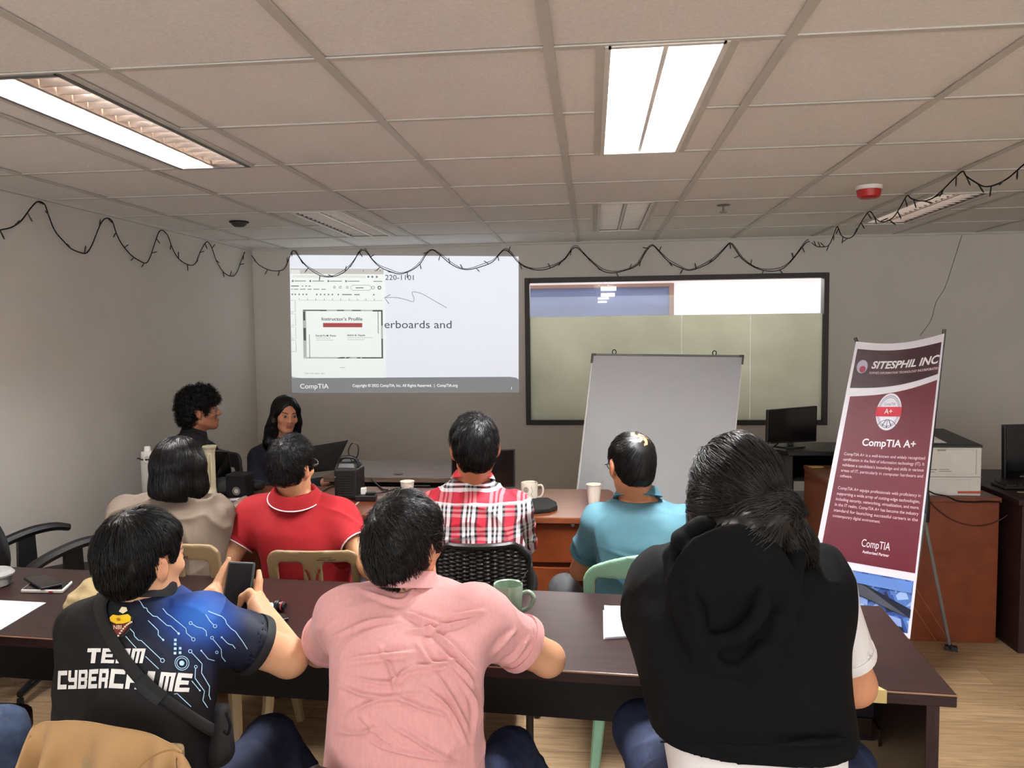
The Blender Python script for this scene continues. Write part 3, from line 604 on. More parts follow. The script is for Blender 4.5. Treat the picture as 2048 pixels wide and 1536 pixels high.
# --- right side desks
t = thing('office_desk', 'cherry desk with plain end panel carrying the white printer', 'desk', (1.7, 4.55, 0), 'cherry desks by the far wall')
boxd(MB(), 1.335, 2.05, 4.09, 5.06, .725, .75).obj('desktop', cherrytop, t, bevel=.003)
boxd(MB(), 1.6, 2.04, 4.093, 4.12, 0, .7245).obj('end_panel', orangew, t, bevel=.002); boxd(MB(), 1.34, 1.37, 4.45, 5.05, 0, .725).obj('side_panel', orangew, t)
boxd(MB(), 2.01, 2.04, 4.12, 5.05, 0, .725).obj('side_panel', orangew, t); boxd(MB(), 1.37, 2.01, 5.0, 5.03, .1, .725).obj('modesty_panel', orangew, t)
q = PZ(1625, 934, .751); tag(MB().box(q+np.array([.02, 0, .0015]), (.075, .05, .003), .3).obj('sticky_note', mat('note_yellow', (196, 172, 110), .8)), 'small yellow note lying on the far corner of the cherry desk', 'note')
t = thing('office_desk', 'dark brown desk at the edge of the picture beside the cherry desk', 'desk', (2.6, 4.4, 0))
boxd(MB(), 2.075, 3.4, 3.98, 4.85, .735, .765).obj('desktop', mahogx, t, bevel=.003); boxd(MB(), 2.085, 2.115, 3.97, 4.82, 0, .735).obj('side_panel', mahogx, t); boxd(MB(), 3.36, 3.39, 3.99, 4.82, 0, .735).obj('side_panel', mahogx, t)
boxd(MB(), 2.12, 3.36, 4.7, 4.72, .2, .735).obj('modesty_panel', mahogx, t)
# --- black computer trolley by the back wall
t = thing('computer_stand', 'black computer stand under the small monitor by the window', 'stand', (1.42, 5.3, 0))
zs = .83
MB().prism([(1.15, 5.24), (1.25, 5.1), (1.86, 5.1), (1.86, 5.54), (1.15, 5.54)], lambda x, y, d: (x, y, zs-.03+d), .03).obj('desktop', blackp, t, bevel=.004)
boxd(MB(), 1.255, 1.295, 5.16, 5.5, 0, .8).obj('side_panel', mat('dark_panel', (58, 56, 54), .6), t); boxd(MB(), 1.82, 1.85, 5.12, 5.5, 0, .8).obj('side_panel', blackm, t)
boxd(MB(), 1.295, 1.82, 5.47, 5.5, .1, .8).obj('back_panel', blackm, t); boxd(MB(), 1.295, 1.82, 5.17, 5.47, .475, .495).obj('shelf', blackm, t); boxd(MB(), 1.295, 1.82, 5.17, 5.47, .04, .06).obj('shelf', blackm, t)
t = thing('computer_tower', 'black computer tower with ribbed vents on the low shelf of the stand', 'computer', (1.39, 5.3, .06))
boxd(MB(), 1.305, 1.48, 5.16, 5.44, .06, .452).obj('case', blackp, t, bevel=.006); m_ = MB()
for k in range(14): boxd(m_, 1.317, 1.468, 5.152, 5.16, .07+k*.025, .08+k*.025)
m_.obj('vent_ribs', mat('rib_grey', (60, 60, 58), .4), t); boxd(MB(), 1.335, 1.4, 5.152, 5.16, .425, .434).obj('badge', chrome, t)
t = thing('paper_box', 'small white carton on the upper shelf of the black stand', 'box', (1.38, 5.27, .495))
boxd(MB(), 1.305, 1.45, 5.17, 5.36, .495, .622).obj('carton', mat('carton_white', (168, 166, 160), .7), t, bevel=.002); boxd(MB(), 1.318, 1.435, 5.18, 5.35, .6221, .6235).obj('opening', mat('carton_dark', (60, 60, 62), .7), t); boxd(MB(), 1.318, 1.43, 5.1688, 5.17, .515, .56).obj('print', mat('carton_print', (110, 112, 110), .7), t)
def monitor(name, label, tl, tr, br, bl, Yl, Yr, base_z, screen=(10, 11, 13), th=.03, cat='monitor'):
    q = [P(*bl, Yl), P(*br, Yr), P(*tr, Yr), P(*tl, Yl)]; c = sum(q)/4; n = np.cross(q[1]-q[0], q[3]-q[0]); n /= np.linalg.norm(n); n = n if n[1] > 0 else -n
    t = thing(name, label, cat, (c[0], c[1], base_z)); MB().hexa(q, [p+n*th for p in q]).obj('casing', blackp, t, bevel=.003)
    f = lambda u, v: (q[0]*(1-u)+q[1]*u)*(1-v)+(q[3]*(1-u)+q[2]*u)*v-n*.0012
    m_ = MB(); rect(m_, f, .02, .05, .98, .97); m_.obj('screen', mat('screen_%d' % screen[0], screen, .12, spec=.6, var=0), t)
    return t, f, q, n, c
t, f, q, n, c = monitor('monitor', 'small black monitor on the black stand, its screen off', (1536, 820), (1635, 812), (1633, 883), (1534, 888), 5.2, 5.29, .83)
m_ = MB(); disc(m_, f, .055, .035, .012, .02); m_.obj('logo', alu, t)
b_ = (q[0]+q[1])/2; m_ = MB(); m_.box((c[0], c[1]+.05, (.83+c[2])/2), (.04, .02, c[2]-.83)); m_.obj('neck', blackp, t); MB().lathe([(0, 0), (.1, 0), (.1, .008), (.03, .014), (0, .014)], (c[0], c[1]+.06, .831), sx=1, sy=.8).obj('base', blackp, t, smooth=True)
MB().tube(catm([P(1556, 887, 5.22), P(1548, 893, 5.18), P(1534, 902, 5.14), P(1529, 915, 5.08), P(1529, 935, 5.08), P(1530, 1000, 5.1), P(1532, 1080, 5.12)], 6), .004).obj('power_cord', blackm, t)
t, f, q, n, c = monitor('monitor', 'large black monitor on the dark brown desk at the edge of the picture', (2009, 850), (2190, 846), (2190, 968), (2009, 964), 4.55, 4.6, .765, (14, 15, 17))
m_ = MB(); rect(m_, f, .05, .2, .95, .9); m_.obj('panel', mat('screen_grey', (24, 26, 30), .15, var=0), t); m_.v = []; 
m_ = MB(); rect(m_, f, .17, .09, .24, .12); m_.obj('logo', alu, t)
MB().box((c[0], c[1]+.05, (.765+c[2])/2), (.06, .03, c[2]-.77)).obj('neck', blackp, t); MB().lathe([(0, 0), (.12, 0), (.12, .008), (.03, .014), (0, .014)], (c[0], c[1]+.02, .766), sy=.8).obj('base', blackp, t)
a = PZ(2010, 978, .766); t = thing('keyboard', 'black keyboard on the dark brown desk at the edge of the picture', 'keyboard', a+np.array([.2, .1, 0]))
MB().box(a+np.array([.2, .06, .008]), (.42, .14, .014), .02).obj('body', blackp, t, bevel=.003); m_ = MB()
for i in range(5):
    for j in range(14): m_.box(a+np.array([.02+j*.028, .012+i*.025, .018]), (.022, .019, .006), .02)
m_.obj('keys', mat('key_black', (26, 26, 27), .5), t)
a = PZ(2035, 985, .766); tag(MB().box(a+np.array([.05, 0, .003]), (.1, .014, .006)).obj('ruler', mat('ruler', (120, 112, 84), .5)), 'short pale ruler in front of the keyboard on the dark desk', 'ruler')
# --- printer
pt = thing('printer', 'white laser printer with a black top on the cherry desk', 'printer', (1.82, 4.3, .75)); x0, x1, y0, y1 = 1.62, 1.968, 4.13, 4.52
boxd(MB(), x0, x1, y0, y1, .75, 1.0).obj('body', mat('printer_white', (206, 203, 196), .45), pt, bevel=.006)
m_ = MB(); m_.hexa([(x0-.002, y0-.003, 1.0), (x1+.003, y0-.003, 1.0), (x1+.003, y1, 1.0), (x0-.002, y1, 1.0)], [(x0-.002, y0-.001, 1.014), (x1+.003, y0-.001, 1.012), (x1-.02, y1, 1.05), (x0, y1, 1.05)]); m_.obj('top_cover', blackp, pt, bevel=.003)
m_ = MB(); m_.hexa([(x0+.03, y0+.04, 1.018), (x0+.2, y0+.04, 1.016), (x0+.2, y1-.05, 1.045), (x0+.03, y1-.05, 1.045)], [(x0+.03, y0+.05, 1.03), (x0+.17, y0+.06, 1.03), (x0+.16, y1-.05, 1.06), (x0+.03, y1-.05, 1.06)]); m_.obj('output_tray', whitep, pt, bevel=.008)
m_ = MB(); boxd(m_, x0+.01, x1-.03, y0-.004, y0, .862, .99); m_.obj('front_door', mat('printer_white', (206, 203, 196), .45), pt, bevel=.002)
m_ = MB(); boxd(m_, x0+.03, x1-.06, y0-.004, y0, .755, .835); m_.obj('paper_tray', mat('printer_white', (206, 203, 196), .45), pt, bevel=.002)
boxd(MB(), x0+.13, x0+.17, y0-.008, y0-.004, .982, .99).obj('handle', mat('printer_grey', (150, 148, 142), .5), pt)
m_ = MB(); boxd(m_, x0+.01, x1, y0-.0015, y0, .846, .85); boxd(m_, x1-.028, x1-.026, y0-.0015, y0, .862, .99); m_.obj('seam', mat('printer_grey', (150, 148, 142), .5), pt)
m_ = MB()
for a_, b_, c_, d_ in ((.03, .085, .868, .874), (.09, .13, .884, .889), (.14, .19, .886, .889), (.14, .2, .876, .879), (.1, .12, .873, .876), (.03, .075, .88, .883)): boxd(m_, x0+a_, x0+b_, y0-.0048, y0-.004, a_*0+c_, d_)
m_.obj('printed_icons', mat('icon_grey', (120, 120, 116), .6), pt); boxd(MB(), x1-.115, x1-.004, y0-.0048, y0-.0005, .764, .776).obj('red_strip', mat('printer_red', (186, 72, 50), .5), pt)
yy = 4.083
tag(MB().tube(catm([P(x, y, yy) for x, y in ((1840, 990), (1853, 981), (1870, 988), (1895, 993), (1915, 1002), (1945, 1004), (1975, 1003), (2000, 1004))], 5), .0035).obj('printer_cable', blackm), 'black cable lying along the front of the white printer', 'cable')
tag(MB().tube(catm([P(x, y, yy) for x, y in ((1845, 990), (1857, 1000), (1873, 1017), (1895, 1034), (1920, 1046), (1950, 1052), (1975, 1050), (1995, 1043), (2015, 1030))], 5), .0025).obj('hanging_cable', mat('brown_cable', (58, 22, 8), .6)), 'thin dark cable drooping across the cherry end panel', 'cable')
# --- whiteboard on its stand
q = [P(1141, 1120, 4.4), P(1443, 1120, 4.5), P(1483, 715, 4.65), P(1187, 712, 4.55)]
t = thing('whiteboard', 'free-standing white writing board leaning before the window', 'whiteboard', ((q[0]+q[1])/2)*np.array([1, 1, 0]))
m, N, L, b = nodes('board_surface'); tc = N.new('ShaderNodeTexCoord'); v_ = N.new('ShaderNodeTexVoronoi'); v_.inputs['Scale'].default_value = 18; n = N.new('ShaderNodeTexNoise'); n.inputs['Scale'].default_value = 9; ma = N.new('ShaderNodeMath'); ma.operation = 'MULTIPLY_ADD'; ma.inputs[1].default_value = .09; 
r = N.new('ShaderNodeValToRGB'); r.color_ramp.elements[0].position = .06; r.color_ramp.elements[0].color = lin((110, 110, 112)); r.color_ramp.elements[1].position = .09; r.color_ramp.elements[1].color = lin((156, 157, 160)); L.new(tc.outputs['Object'], v_.inputs['Vector']); L.new(tc.outputs['Object'], n.inputs['Vector']); L.new(n.outputs[0], ma.inputs[0]); L.new(v_.outputs['Distance'], ma.inputs[2]); L.new(ma.outputs[0], r.inputs[0]); L.new(r.outputs[0], b.inputs['Base Color']); b.inputs['Roughness'].default_value = .25
MB().quadslab(q, .012).obj('board', m, t)
wf = lambda u, v, d=0: (q[0]*(1-u)+q[1]*u)*(1-v)+(q[3]*(1-u)+q[2]*u)*v-_n*d
_n = np.cross(q[1]-q[0], q[3]-q[0]); _n /= np.linalg.norm(_n); _n = _n if _n[1] > 0 else -_n
def bar(u0, v0, u1, v1, d0=.004, d1=-.016): return MB().hexa([wf(u0, v0, d0), wf(u1, v0, d0), wf(u1, v1, d0), wf(u0, v1, d0)], [wf(u0, v0, d1), wf(u1, v0, d1), wf(u1, v1, d1), wf(u0, v1, d1)])
bar(-.012, -.01, .012, 1.0).obj('frame_rail', mat('frame_white', (205, 205, 200), .4), t); bar(.985, -.01, 1.01, 1.0).obj('frame_rail', mat('frame_white', (205, 205, 200), .4), t)
bar(-.014, .985, 1.014, 1.012).obj('frame_rail', mat('frame_grey', (98, 97, 94), .5), t); bar(-.014, -.012, 1.014, .012).obj('frame_rail', mat('frame_grey', (98, 97, 94), .5), t)
for u in (-.014, .985): bar(u, .965, u+.03, 1.013, .006).obj('corner_cap', mat('cap_dark', (62, 60, 58), .5), t)
bar(.03, .955, .06, .985, .0015, 0).obj('sticker', mat('sticker_grey', (112, 106, 104), .7), t)
for u in (.138, .815):
    a = wf(u, 1.012); MB().tube([a+np.array([math.cos(k)*.011, 0, math.sin(k)*.014+.01]) for k in np.linspace(0, 6.28, 12, endpoint=False)], .003, 6, closed=True).obj('hanging_loop', blackm, t)
for u in (.06, .94):
    a = wf(u, .9, -.03); a0 = wf(u, -.01, -.03); MB().tube([a, a0, (a0[0], a0[1], .03)], .012, 8).obj('leg', alu, t); f0 = np.array([a0[0], a0[1], .015]); MB().box(f0, (.05, .5, .03)).obj('foot', alu, t)
# --- X-stand banner
BQ = [P(1606, 1228, 3.78), P(1820, 1278, 3.5), P(1889, 667, 3.8), P(1712, 683, 4.1)]
bt = thing('banner_stand', 'maroon and white roll banner on a tripod beside the long table', 'banner', (1.45, 3.8, 0))
_bn = np.cross(BQ[1]-BQ[0], BQ[3]-BQ[0]); _bn /= np.linalg.norm(_bn); _bn = _bn if _bn[1] > 0 else -_bn
def BN(u, v, d=0.):       # u 0..1 left-right, v 0..1 bottom-top; the cloth sags a little along its top edge
    s_ = -.022*math.sin(math.pi*min(max(u, 0), 1))*max(0, v-.8)*5 if v > .8 else 0
    bow = .02*math.sin(math.pi*u)*(1-v*.3)
    return (BQ[0]*(1-u)+BQ[1]*u)*(1-v)+(BQ[3]*(1-u)+BQ[2]*u)*v+np.array([0, 0, s_])+_bn*(bow-d)
def bgrid(mb, poly_fn, nu=14, nv=30, d=0., back=False):
    v = []; f = []
    for j in range(nv+1):
        for i in range(nu+1): v.append(BN(*poly_fn(i/nu, j/nv), d))
    for j in range(nv):
        for i in range(nu): a = j*(nu+1)+i; f.append((a, a+1, a+nu+2, a+nu+1))
    return mb.add(v, f)
vin = lambda nm, rgb: mat(nm, rgb, .42, var=.03, vs=3, spec=.4)
m_ = MB(); bgrid(m_, lambda u, v: (u, v), d=0); o = m_.obj('banner_sheet', vin('banner_white', (222, 220, 228), ), bt); so = o.modifiers.new('thick', 'SOLIDIFY'); so.thickness = .0012; so.offset = 0
# band edges measured on the photo as (v at left, v at right)
m_ = MB(); bgrid(m_, lambda u, v: (.035+.945*u, (.822*(1-u)+.862*u-.012*math.sin(math.pi*u))*(1-v)+.972*v), 14, 8, .0018); m_.obj('header_panel', vin('banner_dark', (54, 22, 31)), bt)
m_ = MB(); bgrid(m_, lambda u, v: (.055+.925*u, .205*(1-v)+(.79*(1-u)+.842*u-.012*math.sin(math.pi*u))*v), 14, 24, .0018); m_.obj('maroon_panel', vin('banner_maroon', (90, 15, 34)), bt)
m, N, L, b = nodes('banner_board_photo'); tc = N.new('ShaderNodeTexCoord'); mp = N.new('ShaderNodeMapping'); mp.inputs['Rotation'].default_value = (0, .4, .3); v_ = N.new('ShaderNodeTexVoronoi'); v_.distance = 'CHEBYCHEV'; v_.inputs['Scale'].default_value = 13; r = N.new('ShaderNodeValToRGB')
for e, c_ in zip((0, .3, .45, .62), ((150, 178, 222), (74, 112, 178), (40, 72, 140), (18, 26, 52))): 
    el = r.color_ramp.elements[0] if e == 0 else r.color_ramp.elements.new(e); el.position = e; el.color = lin(c_)
r.color_ramp.interpolation = 'CONSTANT'; L.new(tc.outputs['Object'], mp.inputs[0]); L.new(mp.outputs[0], v_.inputs['Vector']); L.new(v_.outputs['Distance'], r.inputs[0]); L.new(r.outputs[0], b.inputs['Base Color']); b.inputs['Roughness'].default_value = .42
m_ = MB(); bgrid(m_, lambda u, v: (.06+.915*u, .015*(1-v)+.18*v), 14, 6, .0018); m_.obj('board_photo', m, bt)
bf = lambda d: (lambda u, v: BN(u, v, d))
m_ = MB(); rect(m_, bf(.003), .3, .14, .97, .175); m_.add([BN(*p, .0032) for p in ((.12, .165), (.3, .15), (.97, .085), (.97, .11), (.35, .172), (.12, .178))], [(0, 1, 2, 3, 4, 5)]) if False else None
m_.obj('photo_light_patch', vin('photo_blue', (92, 128, 196)), bt)
m_ = MB()
for p in (((.2, .165), (.45, .15), (.98, .09), (.98, .062), (.5, .1), (.2, .128)),): m_.add([BN(*a, .0034) for a in p], [tuple(range(6))])
m_.obj('photo_dark_track', vin('photo_navy', (20, 24, 44)), bt)
m_ = MB()
for p in (((.12, .13), (.42, .11), (.42, .138), (.2, .155)), ((.62, .05), (.76, .045), (.8, .012+.01), (.64, .03)), ((.46, .1), (.58, .095), (.58, .075), (.47, .08)), ((.5, .112), (.57, .109), (.57, .116), (.5, .119)), ((.62, .102), (.69, .098), (.69, .106), (.62, .11)), ((.75, .06), (.9, .055), (.92, .03), (.78, .035))): m_.add([BN(*a, .0042) for a in p], [(0, 1, 2, 3)])
m_.obj('photo_chips', vin('photo_pale', (136, 160, 212)), bt)
asp = 1.34/.48
def BT(d=.0035): return lambda x, y: BN(x, y, d)
def blet(mb, txt, x, y, h, w, **k): letters(mb, txt, lambda a, b_: BN(a, y+(b_-y), .0036), x, y, h, w, **k)
bw = vin('banner_letter', (232, 228, 232)); bp = vin('banner_pink_letter', (206, 176, 186))
m_ = MB(); letters(m_, 'SITESPHIL INC', BT(), .235, .9, .028, .745, bold=.03, shear=.25); m_.obj('header_lettering', bw, bt)
m_ = MB(); letters(m_, "SOPHIE'S INFORMATION TECHNOLOGY INCORPORATIO", BT(), .225, .878, .0082, .75, bold=.03); m_.obj('header_small_lettering', bp, bt)
# plain round emblem standing where the header picture is
m_ = MB(); disc(m_, BT(), .13, .905, .062, .026); m_.obj('header_emblem', vin('emblem_lilac', (176, 168, 190)), bt); m_ = MB(); disc(m_, BT(.0042), .14, .895, .035, .013); m_.obj('header_emblem_dot', vin('emblem_red', (140, 40, 56)), bt)
m_ = MB(); disc(m_, BT(), .51, .735, .135, .066, seg=36); m_.obj('badge', vin('badge_white', (224, 222, 232)), bt)
m_ = MB(); disc(m_, BT(.0042), .51, .735, .118, .0577, r0=.965, seg=36); disc(m_, BT(.0042), .51, .735, .106, .0518, r0=.965, seg=36); disc(m_, BT(.0042), .51, .68, .1, .027, r0=.93, a0=.3, a1=2.84); strip(m_, BT(.0042), [(.5, .708), (.47, .69)], .005); strip(m_, BT(.0042), [(.51, .708), (.51, .684)], .006); strip(m_, BT(.0042), [(.52, .708), (.55, .69)], .005)
for x, y in ((.468, .688), (.51, .682), (.552, .688)): disc(m_, BT(.0042), x, y, .008, .004, seg=10)
letters(m_, 'CompTIA', BT(.0042), .51, .758, .0095, .12, align='c'); m_.obj('badge_lines', vin('badge_navy', (70, 76, 100)), bt)
m_ = MB(); rect(m_, BT(.0048), .373, .718, .647, .752); m_.obj('badge_red_band', vin('badge_red', (186, 30, 52)), bt)
m_ = MB(); letters(m_, 'A+', BT(.0095), .51, .7265, .0185, .085, align='c', bold=.01); m_.obj('badge_lettering', bw, bt)
m_ = MB(); letters(m_, 'CompTIA A+', BT(), .56, .612, .025, .56, align='c', bold=.02); m_.obj('title_lettering', bw, bt)
L1 = ['CompTIA A+ is a well-known and widely recognized', 'certification in the field of information technology (IT). It', "validates a candidate's knowledge and skills in various", 'areas of IT, particularly in computer hardware and', 'software.']
L2 = ['CompTIA A+ equips professionals with proficiency in', 'supporting a wide array of cutting-edge technologies,', 'including security, networking, virtualization, and more.', 'In the IT realm, CompTIA A+ has become the industry', 'standard for launching successful careers in the', 'contemporary digital environment.']
m_ = MB()
for i, s_ in enumerate(L1+['']+L2):
    if i == 5: m_.obj('body_paragraph', vin('banner_text', (214, 184, 196)), bt); m_ = MB()
    if s_: letters(m_, s_, BT(), .11, .573-i*.0199-(.004 if i > 5 else 0), .0105, .84 if i not in (4, 11) else (.125 if i == 4 else .48), bold=.008)
m_.obj('body_paragraph', vin('banner_text', (214, 184, 196)), bt)
m_ = MB(); letters(m_, 'CompTIA', BT(), .58, .264, .026, .28, align='c'); letters(m_, 'Authorized Partner', BT(), .59, .243, .0095, .26, align='c', bold=.015); m_.obj('footer_lettering', bw, bt)
hub = P(1851, 1018, 3.83); tr = BN(1, 1)+np.array([.004, .012, .02]); tl = BN(0, 1)+np.array([0, .012, .018])
MB().tube([tr, tr*.9+hub*.1], .009, 8).obj('corner_hook', mat('grey_cap', (70, 72, 72), .5), bt); MB().tube([tl, tl*.94+hub*.06], .009, 8).obj('corner_hook', mat('grey_cap', (70, 72, 72), .5), bt)
MB().tube([tr, tr*.55+hub*.45], .0075, 8).obj('arm', mat('arm_grey', (92, 95, 95), .4, metal=.5), bt); MB().tube([tr*.6+hub*.4, hub], .0055, 8).obj('arm', blackp, bt); MB().tube([tl, hub], .0055, 8).obj('arm', blackp, bt)
d_ = (tr-hub)/np.linalg.norm(tr-hub); MB().tube([hub+d_*.1, hub+d_*.04, hub, hub-d_*.06, hub-d_*.062], [.006, .016, .02, .022, .01], 10).obj('hub', blackp, bt)
ft = PZ(1900, 1296, .012); MB().tube([hub-d_*.05, ft], .0085, 8).obj('leg', mat('leg_grey', (132, 136, 138), .4, metal=.5), bt)
MB().tube([ft+(hub-ft)*.03, ft+np.array([0, 0, .0])], [.011, .016], 8).obj('foot', blackp, bt); MB().box(ft+np.array([.005, 0, .0]), (.055, .03, .022), -.3).obj('foot', blackp, bt)
for u in (.0, 1.):
    e = BN(u, .0)+np.array([0, .03, 0]); g = np.array([e[0]+(.05 if u else -.05), e[1]-.02, .012]); MB().tube([hub, e, g], .0075, 8).obj('leg', mat('leg_grey', (132, 136, 138), .4, metal=.5), bt)
a1, a2 = BN(1, .16), BN(1, .1); MB().tube([a1, ft+(hub-ft)*.06], .0012, 5).obj('tie_cord', mat('cord_tan', (150, 104, 70), .7), bt); MB().tube([a2, ft+(hub-ft)*.02+np.array([-.05, 0, 0])], .0012, 5).obj('tie_cord', mat('cord_tan', (150, 104, 70), .7), bt)
# ================================================================== people
def A_(*a): return np.array(a, float)
def unit(v): v = np.asarray(v, float); return v/(np.linalg.norm(v)+1e-12)
def head_axes(yaw, pitch=0, roll=0):
    a, p, r = map(math.radians, (yaw, pitch, roll))
    f = A_(math.sin(a)*math.cos(p), math.cos(a)*math.cos(p), math.sin(p)); rt = A_(math.cos(a), -math.sin(a), 0); u = np.cross(rt, f)
    return np.array([rt*math.cos(r)-u*math.sin(r), f, u*math.cos(r)+rt*math.sin(r)])        # rows: right, forward, up (roll>0 leans right)
class Head:
    def __init__(s, c, yaw, pitch=0, roll=0, sc=1.): s.c = np.array(c, float); s.R = head_axes(yaw, pitch, roll); s.s = sc
    def w(s, *p): return s.c+s.s*(np.array(p, float) @ s.R)
    def l(s, V): return (np.asarray(V)-s.c) @ s.R.T/s.s
    def e(s, vol, c, r, k=.02, op='u', tilt=0):
        R = s.R
        if tilt: ct, st = math.cos(tilt), math.sin(tilt); R = np.array([R[0], R[1]*ct+R[2]*st, R[2]*ct-R[1]*st])
        vol.ell(s.w(*c), np.array(r)*s.s, R, k, op)
    def c_(s, vol, a, b, ra, rb, k=.015, op='u'): vol.cone(s.w(*a), s.w(*b), ra*s.s, rb*s.s, k, op)
    def build(s, vol, neck, face=True, nr=.054, jaw=1.):
        s.e(vol, (0, -.012, .03), (.0735, .094, .082), .01); s.e(vol, (0, .026, -.035), (.057*jaw, .064, .076), .03)
        s.e(vol, (0, .066, -.09), (.02, .02, .018), .03)
        for g in (-1, 1):
            s.c_(vol, (g*.05*jaw, .0, -.055), (g*.016, .066, -.09), .018, .015, .022); s.e(vol, (g*.042, .06, -.022), (.02, .02, .016), .022)
        s.c_(vol, (-.028, .078, .03), (.028, .078, .03), .011, .011, .015)
        s.c_(vol, (0, .087, .02), (0, .106, -.02), .0065, .0105, .01)
        for g in (-1, 1):
            s.e(vol, (g*.0115, .098, -.025), (.0085, .01, .007), .006)
            s.e(vol, (g*.031, .098, .009), (.016, .013, .010), .010, 's'); s.e(vol, (g*.031, .0775, .009), (.0125, .0125, .0115), .002)
            s.c_(vol, (g*.018, .0875, .0145), (g*.044, .081, .0145), .0028, .0028, .003)
        s.e(vol, (0, .0905, -.053), (.022, .008, .0055), .004); s.e(vol, (0, .089, -.063), (.019, .008, .006), .004)
        s.c_(vol, (-.014, .0985, -.058), (.014, .0985, -.058), .0022, .0022, .002, 's')
        for g in (-1, 1):
            s.e(vol, (g*.082, -.016, .0), (.011, .02, .033), .006, tilt=.2); s.e(vol, (g*.093, -.006, .002), (.007, .011, .02), .004, 's', tilt=.2); s.e(vol, (g*.077, -.004, -.03), (.007, .009, .01), .008)
        vol.cone(s.w(0, -.025, -.045), neck, nr*s.s, nr*s.s*1.06, .03)
    def tint(s, V, skin, lip=None, brow=True):
        p = s.l(V); c = np.tile(np.array(lin(skin)[:3]), (len(V), 1))
        f = (p[:, 1] > .05)
        def put(m_, rgb, a=1.): c[m_] = c[m_]*(1-a)+np.array(lin(rgb)[:3])*a
        ax = np.abs(p[:, 0])
        put(f & (np.abs(p[:, 2]+.058) < .0135) & (ax < .023-(np.abs(p[:, 2]+.058)*.7)) & (p[:, 1] > .085), lip or (150, 82, 72), .75)
        ey = f & ((ax-.031)**2+(p[:, 2]-.009)**2 < .0118**2) & (np.abs(p[:, 2]-.009) < .0072) & (p[:, 1] > .074); put(ey, (150, 132, 122)); put(ey & ((ax-.031)**2+(p[:, 2]-.009)**2 < .0062**2), (24, 16, 12))
        put(f & (ax > .012) & (ax < .048) & (np.abs(p[:, 2]-.034+np.abs(ax-.034)*.18) < .0042), (34, 24, 20), .85)
        put(f & (ax > .018) & (ax < .045) & (np.abs(p[:, 2]-.0165) < .0025) & (p[:, 1] > .07), (40, 26, 22), .7)
        put((ax > .07) & (np.abs(p[:, 1]+.01) < .03) & (np.abs(p[:, 2]) < .045), (196, 112, 88), .25)
        return c
def hand(vol, wr, fwd, pn, side, curl=(.5, .6, .65, .7), thumb=(.5, .35), L=.18, spread=.06, fl=None, k=.004):
    """wr wrist, fwd along the palm, pn out of the back of the hand, side = direction of the thumb"""
    fwd, side = unit(fwd), unit(side); pn = unit(pn); pl = L*.52; knuck = []
    offs = (.030, .010, -.010, -.028); fls = (.071, .079, .073, .057); rr = (.0088, .009, .0086, .0076)
    for i in range(4):
        b = wr+side*offs[i]*.55; q = wr+fwd*(pl*(1-.05*abs(i-1.2)))+side*offs[i]*L/.18; vol.cone(b, q, .0135, .0105, .012); knuck.append(q)
    vol.ell(wr+fwd*pl*.5, (.036, .012, .045), np.array([side, pn, fwd]), .012)
    for i in range(4):
        a = knuck[i]; d = unit(fwd+side*(spread*(1.3-i))); n = fls[i]*L/.18; c = curl[i] if not isinstance(curl[i], tuple) else None; cs = (c*.8, c*1.1, c*.8) if c is not None else curl[i]; ang = 0
        for j, (fr, cr) in enumerate(zip((.44, .32, .24), cs)):
            ang += cr; dd = d*math.cos(ang)-pn*math.sin(ang); e = a+dd*n*fr; vol.cone(a, e, rr[i]*(1-.09*j), rr[i]*(1-.09*(j+1)), k); a = e
    b = wr+fwd*pl*.18+side*.022; d = unit(side*.75+fwd*.75-pn*.25); a = b+d*.045; vol.cone(b, a, .0145, .0115, .012)
    d2 = unit(fwd*math.cos(thumb[0])-side*math.sin(thumb[0])*.8+side*.35-pn*thumb[1]); e = a+d2*.032; vol.cone(a, e, .0105, .0095, k); d3 = unit(d2-side*thumb[0]*.8-pn*thumb[1]*.6); vol.cone(e, e+d3*.027, .0095, .0075, k)
skinm = attr_mat('skin', .5, bump=.12, bs=260, spec=.4)
def hairmat(nm, rgb=(8, 7, 7), rough=.48, spec=.35):
    return mat(nm, rgb, rough, spec=spec, var=.5, vs=60, stretch=(1, 1, .15))
